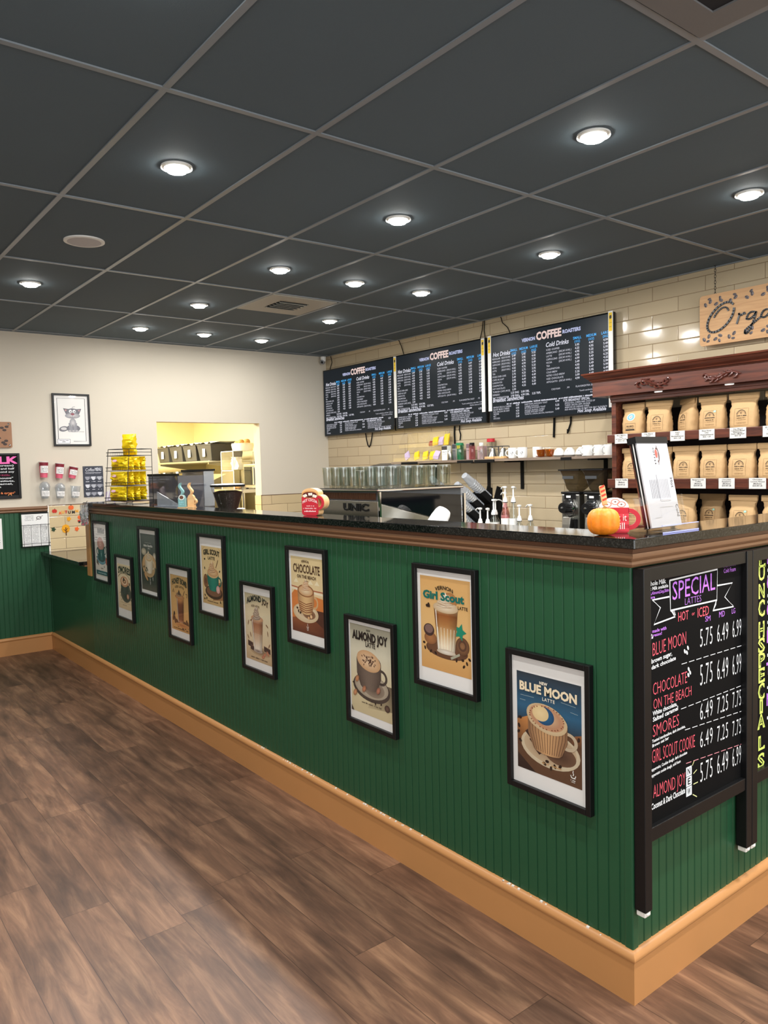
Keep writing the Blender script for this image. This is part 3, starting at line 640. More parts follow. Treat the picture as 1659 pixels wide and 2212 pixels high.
def art_gs(a):
    a.grad(0, 0, 1, PH, [(0, (212, 160, 96)), (0.5, (226, 184, 122)), (1, (216, 168, 104))])
    a.ell(0.52, 0.30, 0.42, 0.12, (124, 84, 58), (96, 64, 46)); a.ell(0.5, 0.33, 0.38, 0.09, (110, 74, 52))
    a_beans(a, [(0.06, 0.34), (0.08, 0.27), (0.2, 0.24), (0.3, 0.23), (0.72, 0.2), (0.84, 0.22), (0.92, 0.19), (0.86, 0.14), (0.97, 0.25)], 0.028, (60, 38, 28))
    a.ell(0.2, 0.42, 0.13, 0.085, (176, 120, 74), (140, 92, 58)); a.ell(0.17, 0.53, 0.11, 0.085, (98, 72, 66), (60, 42, 40)); a.ell(0.17, 0.545, 0.085, 0.06, (128, 100, 92))
    a.ell(0.84, 0.40, 0.13, 0.12, (150, 108, 72), (98, 66, 46)); a.ring(0.84, 0.41, 0.08, 0.075, 0.4, (92, 62, 46)); a.poly([(0.60, 0.22), (0.78, 0.30), (0.79, 0.27), (0.62, 0.19)], (172, 170, 148))
    a.poly([(0.74+0.12*(1 if k % 2 == 0 else 0.5)*math.sin(k*PI/5+0.3)+0.06, 0.585+0.12*(1 if k % 2 == 0 else 0.5)*math.cos(k*PI/5+0.3)) for k in range(10)], (26, 138, 108))
    a_glass(a, 0.52, 0.27, 0.86, 0.48, 0.34, [(0, (240, 226, 204)), (0.14, (244, 226, 196)), (0.4, (212, 172, 120)), (0.62, (178, 124, 70)), (0.84, (150, 88, 44)), (1, (206, 168, 120))])
    a.ell(0.52, 0.275, 0.19, 0.035, (236, 230, 220), (200, 184, 160))
    a.ell(0.60, 0.98, 0.15, 0.10, (196, 140, 86), (170, 118, 70)); a.ell(0.52, 0.87, 0.25, 0.075, (236, 222, 198), (200, 172, 134)); a_cream(a, 0.52, 0.89, 0.44, 0.18, (242, 230, 208), (206, 180, 146), (150, 116, 84))
    a_beans(a, [(0.15, 0.86), (0.18, 0.87)], 0.035)
    a.warp = None
    a.text('VERNON', 0.5, 1.075, 0.05, (40, 32, 24), w=0.36, var='b', arc=0.035); a.text('Girl Scout', 0.47, 0.965, 0.10, (16, 110, 100), w=0.82, var='h'); a.text('LATTE', 0.86, 0.88, 0.042, (44, 34, 26), var='b', track=0.06)
def art_ajl(a):
    a.grad(0, 0, 1, PH, [(0, (206, 190, 150)), (0.35, (220, 206, 168)), (0.7, (216, 210, 186)), (1, (162, 158, 138))])
    a.put([(0.4, 0.1), (1, 0.16), (1, 0.5), (0.7, 0.5)], [(0, 1, 2, 3)], [(200, 184, 146), (150, 136, 108), (96, 84, 70), (150, 136, 110)])
    a.ell(0.5, 0.40, 0.45, 0.20, (92, 80, 72), (70, 60, 54)); a.ell(0.5, 0.425, 0.41, 0.175, (214, 202, 180), (170, 156, 136)); a.ell(0.56, 0.40, 0.26, 0.12, (90, 76, 66), (150, 134, 116))
    a_mug(a, 0.45, 0.40, 0.60, 0.37, (120, 104, 92), (56, 46, 42), (92, 80, 72), (74, 64, 58))
    a.ell(0.45, 0.775, 0.29, 0.145, (236, 206, 170), (206, 162, 118), -0.1)
    for k in range(44):
        q = rnd.random()**0.7; t = rnd.uniform(0, 6.28); a.ell(0.45+0.19*q*math.cos(t), 0.78+0.09*q*math.sin(t), 0.016, 0.010, rnd.choice([(70, 48, 40), (120, 84, 66), (90, 60, 48)]), None, t, 6)
    for x, z, c in ((0.16, 0.48, (214, 150, 104)), (0.33, 0.36, (206, 140, 104)), (0.68, 0.40, (198, 130, 104)), (0.1, 0.27, (220, 156, 110))): a.ell(x, z, 0.06, 0.038, c, tuple(q*0.72 for q in c), 0.8, 14)
    a_beans(a, [(0.06, 0.41), (0.6, 0.2), (0.74, 0.22)], 0.02); a.ell(0.88, 0.19, 0.06, 0.05, (112, 86, 74), (60, 46, 40)); a.poly([(0, 0), (0.06, 0), (0, 0.08)], (60, 50, 44))
    a.text('ALMOND JOY', 0.49, 1.055, 0.115, (34, 28, 28), w=0.84, var='h'); a.text('NEW', 0.47, 1.195, 0.026, (40, 34, 30), var='b', track=0.1); a.text('LATTE', 0.51, 0.975, 0.065, (40, 34, 32), w=0.24, var='b'); a.scrib(0.25, 0.75, 0.155, 0.022, (96, 86, 70), 9)
def art_choc(a):
    a.grad(0, 0, 1, PH, [(0, (110, 62, 44)), (0.30, (128, 72, 50)), (0.42, (196, 118, 66)), (0.52, (230, 206, 160)), (1, (222, 200, 150))])
    a.poly([(0, 0.62), (0.1, 0.70), (0.55, 0.66), (1, 0.62), (1, 0.2), (0, 0.2)], (214, 128, 66)); a.put([(0, 0), (1, 0), (1, 0.28), (0.5, 0.3), (0, 0.22)], [(0, 1, 2, 3, 4)], [(100, 54, 40), (92, 52, 40), (120, 66, 46), (134, 76, 50), (150, 88, 56)])
    a.line([(0, 0.76), (0.3, 0.74), (1, 0.73)], 0.018, (176, 92, 72)); a.line([(0, 0.72), (1, 0.69)], 0.03, (240, 226, 200))
    for x in (0.16, 0.62, 0.82): a.poly([(x-0.08, 0.83), (x+0.08, 0.83), (x, 0.90)], (240, 226, 190))
    a.poly([(0.6, 0.3), (1, 0.14), (1, 0.42), (0.8, 0.42)], (84, 50, 40))
    a.ell(0.44, 0.34, 0.40, 0.16, (238, 222, 190), (212, 188, 150)); a.ell(0.44, 0.36, 0.33, 0.12, (196, 160, 120), (226, 206, 172)); a.ell(0.55, 0.33, 0.2, 0.08, (96, 60, 46), (150, 112, 84))
    a_mug(a, 0.46, 0.35, 0.52, 0.36, (224, 188, 134), (130, 84, 54), (150, 100, 66), (208, 168, 120)); 
    for k in range(5): a.line([(0.24, 0.52-0.035*k), (0.46, 0.485-0.035*k), (0.66, 0.53-0.035*k)], 0.014, (136, 76, 50))
    a.ell(0.46, 0.71, 0.225, 0.085, (240, 220, 184), (206, 160, 112)); a_cream(a, 0.47, 0.74, 0.32, 0.17, (246, 226, 196), (214, 168, 124), (160, 104, 72))
    a_beans(a, [(0.18, 0.4), (0.22, 0.35), (0.28, 0.33)], 0.03); a.ell(0.62, 0.30, 0.035, 0.03, (236, 196, 150)); a.ell(0.54, 0.27, 0.03, 0.025, (226, 180, 130))
    a.text('CHOCOLATE', 0.5, 1.005, 0.135, (84, 58, 40), w=0.84, var='b'); a.text('VERNON', 0.47, 1.17, 0.04, (90, 66, 46), w=0.24, var='b', arc=0.01); a.text('ON THE BEACH', 0.5, 0.915, 0.052, (84, 58, 40), w=0.6, var='b')
    a.line([(0.44, 0.875), (0.56, 0.875)], 0.008, (120, 92, 64)); a_logo(a, 0.5, 0.12, 0.06, (240, 234, 224))
def art_aji(a):
    a.grad(0, 0, 1, PH, [(0, (196, 166, 128)), (0.3, (226, 204, 168)), (0.7, (222, 210, 176)), (1, (186, 172, 138))])
    a.ell(0.55, 0.2, 0.42, 0.09, (120, 96, 76), (196, 168, 132))
    for x, z, w, h in ((0.08, 0.26, 0.2, 0.1), (0.7, 0.24, 0.24, 0.09), (0.18, 0.2, 0.22, 0.08)): a.poly([(x, z), (x+w, z-0.03), (x+w, z+h-0.03), (x, z+h)], (72, 52, 48)); a.line([(x, z+h), (x+w, z+h-0.03)], 0.012, (120, 92, 82))
    for x, z, r in ((0.1, 0.42, 2.2), (0.9, 0.36, 0.9), (0.86, 0.58, 1.8), (0.2, 0.48, 2.0), (0.12, 0.7, 1.2), (0.84, 0.72, 2.6), (0.24, 0.76, 0.4)): a.ell(x, z, 0.055, 0.018, (132, 96, 72), (160, 126, 96), r, 10)
    for x, z, r in ((0.72, 0.17, 0.4), (0.84, 0.21, 2.4), (0.66, 0.12, 0.2)): a.ell(x, z, 0.06, 0.032, (206, 142, 112), (176, 110, 84), r, 12)
    a_glass(a, 0.47, 0.2, 0.80, 0.44, 0.3, [(0, (220, 204, 186)), (0.1, (236, 220, 200)), (0.35, (216, 184, 152)), (0.6, (190, 142, 108)), (0.85, (168, 112, 80)), (1, (216, 186, 158))])
    a.ell(0.47, 0.2, 0.17, 0.03, (120, 100, 90), (190, 176, 164))
    a.ell(0.47, 0.81, 0.23, 0.06, (226, 190, 150), (190, 142, 106)); a_cream(a, 0.45, 0.82, 0.34, 0.24, (206, 194, 178), (160, 140, 122), (104, 86, 72))
    a.text('ALMOND JOY', 0.5, 1.06, 0.10, (44, 42, 42), w=0.82, var='h', arc=0.085); a.text('ICED LATTE', 0.42, 1.015, 0.036, (84, 74, 62), w=0.32, var='b', arc=0.012); a.scrib(0.2, 0.85, 0.05, 0.026, (96, 80, 64), 11)
def art_gsl(a):
    a.grad(0, 0, 1, PH, [(0, (206, 170, 116)), (0.5, (232, 206, 154)), (1, (222, 194, 140))])
    a.ring(0.5, PH/2, 0.64, 0.8, 0.03, (190, 158, 108)); a.poly([(0.5, 0.1), (1, 0.15), (1, 0.55), (0.8, 0.5)], (160, 112, 74))
    a.ell(0.56, 0.28, 0.42, 0.15, (92, 60, 46), (70, 44, 36)); a.ell(0.56, 0.30, 0.36, 0.11, (128, 88, 66)); a.ell(0.18, 0.5, 0.12, 0.15, (160, 106, 70), (120, 78, 52)); a.ell(0.18, 0.5, 0.05, 0.07, (104, 66, 46))
    a_mug(a, 0.54, 0.34, 0.56, 0.36, (46, 132, 112), (20, 72, 64), (214, 180, 130), (26, 96, 84))
    a.ell(0.54, 0.71, 0.26, 0.09, (236, 206, 160), (196, 146, 98)); a_cream(a, 0.5, 0.73, 0.42, 0.24, (240, 212, 172), (202, 156, 112), (140, 96, 66)); a.line([(0.7, 0.82), (0.82, 1.0)], 0.025, (120, 84, 60))
    a.ell(0.78, 0.36, 0.09, 0.085, (240, 196, 186), (204, 150, 144)); a_beans(a, [(0.16, 0.98), (0.15, 0.78), (0.88, 0.76), (0.12, 0.18), (0.2, 0.12), (0.1, 0.1), (0.88, 0.1)], 0.032)
    a.text('GIRL SCOUT', 0.5, 1.07, 0.105, (52, 42, 32), w=0.8, var='h', arc=0.03); a.text('LATTE', 0.5, 0.985, 0.065, (64, 52, 40), w=0.34, var='b'); a.scrib(0.24, 0.76, 0.06, 0.024, (110, 84, 56), 6)
def art_honey(a):
    a.grad(0, 0, 1, PH, [(0, (206, 156, 96)), (0.4, (222, 174, 112)), (1, (196, 158, 102))])
    for x, z in ((0.12, 0.28), (0.2, 0.22), (0.3, 0.2), (0.7, 0.2), (0.82, 0.22), (0.9, 0.18), (0.16, 0.34), (0.78, 0.14), (0.6, 0.12), (0.4, 0.14)): a.ell(x, z, 0.09, 0.05, (92, 60, 48), (70, 44, 38), x*9, 10)
    a.ell(0.6, 0.14, 0.4, 0.05, (170, 100, 62), (206, 150, 94))
    a_glass(a, 0.52, 0.2, 0.78, 0.4, 0.3, [(0, (196, 142, 110)), (0.12, (120, 66, 48)), (0.4, (112, 60, 46)), (0.7, (132, 72, 50)), (0.9, (206, 140, 86)), (1, (226, 176, 120))])
    a.ell(0.5, 0.78, 0.26, 0.05, (206, 150, 100), (176, 120, 76)); a.ell(0.46, 0.83, 0.16, 0.05, (160, 126, 96)); a.poly([(0.38, 0.83), (0.58, 0.82), (0.47, 0.95)], (90, 64, 52)); a.line([(0.68, 0.82), (0.78, 0.94)], 0.02, (96, 64, 50))
    a.line([(0.12, 0.86), (0.16, 0.94), (0.2, 0.86)], 0.02, (84, 60, 46)); a.line([(0.88, 0.8), (0.92, 0.88), (0.84, 0.88)], 0.02, (84, 60, 46))
    a.text('HONEY BOMB', 0.5, 1.02, 0.12, (64, 56, 46), w=0.82, var='h', arc=0.07); a.text('ICED LATTE', 0.5, 0.965, 0.045, (84, 66, 48), w=0.48, var='b', arc=0.03); a.text('NEW', 0.5, 1.2, 0.025, (96, 74, 50), var='b'); a.scrib(0.1, 0.72, 0.04, 0.026, (84, 60, 40), 8); a.scrib(0.76, 0.92, 0.04, 0.03, (96, 70, 48), 2)
def art_dark(a):
    a.grad(0, 0, 1, PH, [(0, (96, 84, 76)), (0.15, (62, 58, 56)), (0.5, (52, 52, 52)), (1, (96, 98, 96))])
    a.ell(0.2, 0.86, 0.16, 0.08, (214, 202, 176), (150, 140, 122)); a.ell(0.86, 0.78, 0.10, 0.09, (226, 216, 196), (140, 130, 116))
    a.ell(0.52, 0.56, 0.46, 0.27, (224, 190, 140), (186, 146, 100)); a.ell(0.62, 0.36, 0.46, 0.22, (48, 46, 46), (58, 56, 54)); a.ell(0.5, 0.5, 0.36, 0.2, (150, 128, 100), (190, 156, 112))
    a_mug(a, 0.5, 0.42, 0.48, 0.32, (226, 214, 190), (150, 136, 114), (222, 204, 170), (200, 186, 160)); a.ell(0.5, 0.74, 0.22, 0.08, (228, 206, 168), (190, 160, 120)); a_cream(a, 0.48, 0.74, 0.26, 0.16, (236, 222, 196), (196, 176, 146), (140, 120, 96))
    a_beans(a, [(0.34, 0.5), (0.4, 0.46), (0.18, 0.52), (0.3, 0.44)], 0.035, (44, 36, 32)); a.ell(0.3, 0.3, 0.14, 0.04, (212, 164, 112), (180, 134, 90), -0.6)
    for x, z in ((0.55, 0.27), (0.72, 0.3), (0.56, 0.2)): a_logo(a, x, z, 0.05, (236, 232, 226))
    a.scrib(0.22, 0.78, 0.98, 0.055, (216, 214, 206), 21); a.scrib(0.42, 0.62, 0.93, 0.032, (206, 202, 196), 22); a.scrib(0.3, 0.7, 1.06, 0.02, (150, 150, 146), 23)
def art_smore(a):
    a.grad(0, 0, 1, PH, [(0, (222, 196, 158)), (0.5, (240, 222, 188)), (1, (226, 206, 168))])
    a.scrib(0.12, 0.9, 1.2, 0.014, (150, 128, 96), 30); a.scrib(0.1, 0.9, 0.17, 0.02, (170, 140, 104), 31); a.scrib(0.3, 0.6, 0.1, 0.024, (110, 84, 62), 32)
    a.ell(0.56, 0.46, 0.38, 0.26, (60, 56, 54), (92, 86, 80)); a.ell(0.58, 0.36, 0.30, 0.12, (40, 38, 38), (80, 74, 70)); a_mug(a, 0.48, 0.46, 0.52, 0.30, (74, 72, 72), (38, 36, 36), (190, 150, 116), (56, 54, 54))
    a.ell(0.48, 0.78, 0.29, 0.15, (226, 180, 140), (196, 140, 104)); a.ring(0.48, 0.79, 0.2, 0.1, 0.25, (240, 214, 184)); a.ring(0.49, 0.79, 0.11, 0.055, 0.4, (120, 78, 60)); a.ell(0.45, 0.84, 0.06, 0.05, (66, 44, 38))
    a.ell(0.7, 0.38, 0.08, 0.07, (236, 190, 160), (190, 130, 104)); a.ell(0.84, 0.74, 0.05, 0.05, (110, 78, 60)); a_beans(a, [(0.14, 0.44), (0.18, 0.36), (0.24, 0.26), (0.9, 0.3)], 0.025, (80, 84, 70))
    a.ring(0.46, 0.82, 0.44, 0.2, 0.06, (96, 72, 56), 0.3, PI-0.3); a.text("S'MORES", 0.49, 0.99, 0.17, (52, 44, 40), w=0.86, var='h', arc=0.04)
def art_cup(a):
    a.grad(0, 0, 1, PH, [(0, (228, 220, 210)), (1, (238, 234, 228))])
    a.scrib(0.18, 0.86, 1.02, 0.13, (104, 100, 98), 40, 0.1); a.scrib(0.3, 0.8, 1.1, 0.06, (120, 116, 112), 41); a.line([(0.1, 0.985), (0.9, 1.0)], 0.012, (150, 146, 140))
    for x, z, s in ((0.04, 0.9, 1), (0.72, 0.93, 2), (0.74, 0.89, 3), (0.02, 0.84, 4)): a.scrib(x, x+0.22, z, 0.028, (96, 88, 84), s+50)
    a.ell(0.5, 0.42, 0.36, 0.14, (150, 190, 200), (96, 140, 160)); a.ell(0.5, 0.44, 0.3, 0.1, (60, 76, 84))
    a_mug(a, 0.5, 0.42, 0.52, 0.32, (44, 92, 96), (22, 48, 54), (180, 130, 116), (34, 70, 76), -1); a.ring(0.77, 0.62, 0.1, 0.1, 0.35, (34, 70, 76)); a_logo(a, 0.5, 0.55, 0.07, (200, 220, 220))
    a.ell(0.44, 0.78, 0.24, 0.15, (236, 196, 184), (190, 130, 120)); a.ring(0.44, 0.78, 0.15, 0.1, 0.25, (196, 140, 130)); a.ring(0.44, 0.79, 0.08, 0.05, 0.4, (206, 156, 144))
    a.poly([(0.08, 0.3), (0.26, 0.24), (0.24, 0.34), (0.1, 0.4)], (110, 92, 88)); a.ell(0.9, 0.38, 0.1, 0.09, (214, 104, 92), (170, 70, 66)); a_beans(a, [(0.12, 0.44), (0.7, 0.24), (0.2, 0.64), (0.88, 0.72)], 0.03)
    a.rect(0.06, 0.03, 0.94, 0.13, (36, 84, 96)); a.scrib(0.2, 0.85, 0.06, 0.035, (180, 206, 208), 60); a.scrib(0.42, 0.62, 0.18, 0.024, (150, 120, 110), 61)
# ================================================================ the ten framed posters on the bar front
POST = [('blue', art_blue, -0.4765, 0.522, 'black-framed poster of a ribbed latte mug under a dark blue sky, nearest the corner', (0.115, 0.150, 0.885, 0.848)),
        ('gs', art_gs, -0.9620, 0.771, 'black-framed poster of a tall iced latte with green lettering and a green star on tan', (0.105, 0.155, 0.895, 0.905)),
        ('ajl', art_ajl, -1.4310, 0.508, 'black-framed poster of a dark brown coffee mug on a saucer with almonds, pale background', (0.085, 0.115, 0.915, 0.925)),
        ('choc', art_choc, -1.9160, 0.776, 'black-framed poster of a cream-topped cup on an orange table with tall brown title', (0.10, 0.135, 0.90, 0.90)),
        ('aji', art_aji, -2.4020, 0.556, 'black-framed poster of a tall iced latte with grey whipped cream and dark chocolate blocks', (0.10, 0.125, 0.90, 0.875)),
        ('gsl', art_gsl, -2.9280, 0.783, 'black-framed poster of a dark teal mug piled with whipped cream on yellow paper', (0.12, 0.14, 0.88, 0.85)),
        ('honey', art_honey, -3.4010, 0.562, 'black-framed poster of a tall brown iced drink on an orange-tan background', (0.10, 0.13, 0.90, 0.87)),
        ('dark', art_dark, -3.8900, 0.781, 'black-framed poster of a cream cup on a charcoal grey background', (0.09, 0.09, 0.91, 0.90)),
        ('smore', art_smore, -4.3780, 0.553, 'black-framed poster of a dark mug on cream paper, lowest at the far end', (0.09, 0.17, 0.91, 0.86)),
        ('cup', art_cup, -4.8650, 0.780, 'black-framed poster of a teal cup with a teal bottom banner, at the bar end', (0.07, 0.10, 0.93, 0.97))]
FW_, FH_ = 0.345, 0.472
FRAME0 = [None]
def frame_mesh(t, w=FW_, h=FH_, fw=0.019, d=0.021, m=None):
    b = MB(); x0, x1 = -w/2, w/2
    b.box((x0, -d, 0), (x0+fw, 0, h)).box((x1-fw, -d, 0), (x1, 0, h)).box((x0+fw, -d, 0), (x1-fw, 0, fw)).box((x0+fw, -d, h-fw), (x1-fw, 0, h))
    b.build('frame', m or M['black'], t, bevel=0.0015)
    MB().box((x0+fw, -0.008, fw), (x1-fw, -0.001, h-fw)).build('paper_sheet', M['paper'], t)
    MB().box((x0+fw, -0.0165, fw), (x1-fw, -0.0155, h-fw)).build('glazing', M['pane'], t)
for key, fn, xl, z0, lab, (pu0, pv0, pu1, pv1) in POST:
    t = thing('framed_poster', lab, 'poster', (xl+FW_/2, -0.0012, z0), 0, 'framed drink posters on the bar front')
    if FRAME0[0] is None: frame_mesh(t); FRAME0[0] = t
    else:
        for c in kids(FRAME0[0]):
            if c.name.startswith(('frame', 'paper', 'glazing')): k = c.copy(); COL.objects.link(k); k.parent = t
    sc_z = FH_*(pv1-pv0)/(FW_*(pu1-pu0)*PH)
    a2 = Art(-FW_/2+FW_*pu0, FH_*pv0, FW_*(pu1-pu0), -0.0086, 3e-5); fn(a2)
    zb = FH_*pv0
    a2.v = [(x, y, zb+(z-zb)*sc_z) for x, y, z in a2.v]
    # clip anything that runs past the print edge
    xa, xb, zt = -FW_/2+FW_*pu0, -FW_/2+FW_*pu1, FH_*pv1
    a2.v = [(min(max(x, xa), xb), y, min(max(z, zb), zt)) for x, y, z in a2.v]
    a2.build('print', PRINT, next(c for c in kids(t) if c.name.startswith('paper')))
# ================================================================ chalkboards on the side of the bar
def nxt(nm):
    global a
    if a.v: a.build(nm, CHALK, t)
    a = Art(a.o[0], a.o[1], 1.0, -0.0178)
WHT, PUR, PNK, LIM = (232, 234, 236), (188, 120, 222), (232, 98, 112), (206, 222, 112)
def board(name, label, y0, y1, zt, zb, stile, legs, x_front=0.042):
    t = thing(name, label, 'chalkboard', (0.0045, (y0+y1)/2, legs[2]), PI/2, 'chalkboards on the bar side')
    o = (y0+y1)/2; zo = legs[2]; w0, w1 = y0-o, y1-o; d = x_front-0.0045
    for s0, s1, nm in ((w0, w0+stile, 'leg'), (w1-stile, w1, 'leg')):
        MB().box((s0, -d, legs[0]-zo), (s1, 0, zt-zo)).build(nm, M['black'], t, bevel=0.002)
        MB().box((s0+0.003, -d+0.004, 0), (s1-0.003, -0.004, legs[0]-zo)).ball(((s0+s1)/2, -d*0.6, 0.010), 0.016, 0.016, 0.010).build('foot_cap', M['caulk'], t, bevel=0.003, label='white foot cap')
    MB().box((w0+stile, -d+0.004, zt-0.040-zo), (w1-stile, -0.002, zt-zo)).build('top_rail', M['black'], t, bevel=0.002)
    MB().box((w0+stile, -d+0.004, zb-zo), (w1-stile, -0.002, zb+0.042-zo)).build('bottom_rail', M['black'], t, bevel=0.002)
    MB().box((w0+stile-0.002, -0.0175, zb+0.03-zo), (w1-stile+0.002, -0.006, zt-0.03-zo)).build('slate', M['slate'], t)
    return t, Art(-o, -zo, 1.0, -0.0178)
t, a = board('chalkboard', 'black framed chalkboard listing special lattes with pink names and white prices', 0.004, 0.634, 1.304, 0.488, 0.036, (0.285, 0, 0.268))
def chalk_line(a_, s, y, z, y1, h, col, z1=None, **k):
    a.text(s, y, z, h, col, w=y1-y, al='l', slope=((z1-z)/(y1-y) if z1 is not None else 0), **k)
    nxt('drink_name' if col == PNK else 'small_note' if col == WHT else 'lilac_lettering')
chalk_line(a, 'Standard', 0.046, 1.262, 0.130, 0.014, WHT, var='b'); chalk_line(a, 'Whole Milk', 0.046, 1.247, 0.146, 0.013, WHT, var='b'); chalk_line(a, 'Oat Milk available', 0.046, 1.233, 0.160, 0.010, WHT, var='b')
chalk_line(a, 'Oat,Almond,Soy,Skim', 0.050, 1.220, 0.164, 0.009, PUR, var='b'); chalk_line(a, 'extra', 0.050, 1.208, 0.09, 0.008, PUR, var='b')
chalk_line(a, 'Flavored', 0.482, 1.260, 0.558, 0.016, PUR, var='b'); chalk_line(a, 'Cold Foam', 0.482, 1.241, 0.560, 0.014, PUR); chalk_line(a, '*', 0.462, 1.262, 0.476, 0.014, PUR)
L = lambda pts, w=0.0042, c=WHT: a.line(pts, w, c)
L([(0.168, 1.252), (0.443, 1.258), (0.440, 1.158), (0.172, 1.160), (0.168, 1.254)], 0.0052)
L([(0.166, 1.203), (0.076, 1.204), (0.118, 1.176), (0.084, 1.130), (0.198, 1.138), (0.174, 1.160)], 0.0048); L([(0.442, 1.205), (0.538, 1.203), (0.489, 1.162), (0.547, 1.123), (0.415, 1.127), (0.436, 1.156)], 0.0048)
for k in range(4): L([(0.176+0.005*k, 1.158), (0.190+0.003*k, 1.142)], 0.0016); L([(0.420+0.004*k, 1.130+0.004*k), (0.434, 1.152)], 0.003)
nxt('drawn_banner')
chalk_line(a, 'SPECIAL', 0.180, 1.190, 0.430, 0.055, PUR, z1=1.194, var='r'); chalk_line(a, 'LATTES', 0.249, 1.166, 0.347, 0.021, (170, 116, 200), var='t')
chalk_line(a, 'HOT', 0.212, 1.120, 0.272, 0.028, PNK); chalk_line(a, 'or', 0.290, 1.128, 0.308, 0.012, PNK); chalk_line(a, 'ICED', 0.322, 1.117, 0.392, 0.030, PNK)
chalk_line(a, 'SM', 0.368, 1.097, 0.402, 0.017, PUR); chalk_line(a, 'MD', 0.452, 1.099, 0.490, 0.019, PUR); chalk_line(a, 'LG', 0.533, 1.100, 0.558, 0.017, PUR)
chalk_line(a, '3x made with', 0.052, 1.106, 0.150, 0.010, PUR, var='b'); chalk_line(a, 'espresso!', 0.052, 1.094, 0.126, 0.009, PUR, var='b')
def price_row(vals, z, h, z1):
    for v, y, y1 in zip(vals, (0.336, 0.440, 0.538), (0.428, 0.524, 0.613-0.008)):
        zz = z+(z1-z)*(y-0.336)/0.27
        n = len(v); x = y; w = (y1-y)/(n-0.55)
        for ch in v:
            if ch == '.': a.ell(x+0.004, zz+0.004, 0.0035, 0.0035, WHT, None, 0, 8); x += 0.009
            else: a.text(ch, x, zz, h, WHT, w=w*0.78, al='l', var='t'); x += w*0.93
        nxt('price')
chalk_line(a, 'BLUE MOON', 0.074, 1.036, 0.260, 0.040, PNK, z1=1.044, var='t'); chalk_line(a, 'brown sugar,', 0.070, 1.015, 0.180, 0.013, WHT, z1=1.022, var='b'); chalk_line(a, 'dark chocolate', 0.070, 0.997, 0.200, 0.012, WHT, z1=1.005, var='b')
price_row(('5.75', '6.49', '6.99'), 1.020, 0.058, 1.018)
def dashes(z0, z1, y0, c=WHT):
    y = y0
    while y < 0.60: L([(y, z0+(z1-z0)*(y-y0)/(0.613-y0)), (y+0.03, z0+(z1-z0)*(y+0.03-y0)/(0.613-y0))], 0.0022, c); y += 0.042
dashes(0.985, 0.983, 0.232); nxt('dashed_rule')
chalk_line(a, 'CHOCOLATE', 0.076, 0.918, 0.264, 0.037, PNK, z1=0.921, var='t'); chalk_line(a, 'ON THE BEACH', 0.078, 0.875, 0.290, 0.031, PNK, z1=0.876, var='t'); price_row(('5.75', '6.49', '6.99'), 0.896, 0.068, 0.890)
chalk_line(a, 'White chocolate,', 0.076, 0.857, 0.206, 0.013, WHT, z1=0.861, var='b'); chalk_line(a, 'Salted caramel', 0.076, 0.839, 0.212, 0.013, WHT, z1=0.846, var='b'); dashes(0.845, 0.846, 0.228); nxt('dashed_rule')
chalk_line(a, 'SMORES', 0.074, 0.792, 0.218, 0.036, PNK, z1=0.797, var='t'); price_row(('6.49', '7.25', '7.75'), 0.784, 0.055, 0.778); chalk_line(a, 'Toasted marshmallow, dark chocolate,', 0.072, 0.776, 0.252, 0.009, WHT, z1=0.782, var='b'); chalk_line(a, 'Brown oat bar', 0.072, 0.762, 0.160, 0.009, WHT, z1=0.767, var='b'); dashes(0.774, 0.757, 0.250); nxt('dashed_rule')
chalk_line(a, 'GIRL SCOUT COOKIE', 0.070, 0.714, 0.308, 0.041, PNK, z1=0.706, var='t'); price_row(('6.49', '7.25', '7.75'), 0.694, 0.053, 0.679); chalk_line(a, 'peppermint, Cookie dough, dark chocolate', 0.062, 0.690, 0.262, 0.009, WHT, z1=0.696, var='b'); chalk_line(a, 'peppermint cookie dough, cold foam', 0.062, 0.672, 0.225, 0.009, WHT, z1=0.678, var='b'); dashes(0.666, 0.643, 0.256, (226, 150, 160)); nxt('dashed_rule')
chalk_line(a, 'ALMOND JOY', 0.076, 0.606, 0.252, 0.040, PNK, z1=0.600, var='t'); price_row(('5.75', '6.49', '6.99'), 0.582, 0.064, 0.578); chalk_line(a, 'Coconut & Dark Chocolate', 0.066, 0.573, 0.250, 0.018, WHT, z1=0.574, var='b')
for k, ch in enumerate('NEW'): a.rect(0.256, 0.622-0.032*k, 0.288, 0.652-0.032*k, (226, 232, 236)); a.text(ch, 0.272, 0.627-0.032*k, 0.020, (24, 24, 26), w=0.018, var='b')
nxt('new_flag')
for p in (((0.292, 0.650), (0.304, 0.664)), ((0.298, 0.622), (0.318, 0.630)), ((0.298, 0.588), (0.324, 0.588)), ((0.294, 0.556), (0.318, 0.542)), ((0.062, 0.535), (0.050, 0.522))): L(list(p), 0.003, (224, 226, 160)); nxt('chalk_mark')
for y, z in ((0.064, 1.092), (0.074, 1.096), (0.060, 1.078), (0.250, 1.022), (0.262, 1.016), (0.268, 1.03), (0.272, 0.962), (0.280, 0.950), (0.270, 0.944)): a.ell(y, z, 0.0045, 0.008, WHT, None, 0.5, 10); nxt('chalk_mark')
t, a = board('chalkboard', 'black framed chalkboard with tall yellow-green vertical heading, cut by the right edge', 0.637, 1.26, 1.304, 0.488, 0.036, (0.285, 0, 0.268))
zz = [1.238, 1.192, 1.129, 1.066, 0.990, 0.938, 0.886, 0.832, 0.772, 0.722, 0.668, 0.592, 0.528]
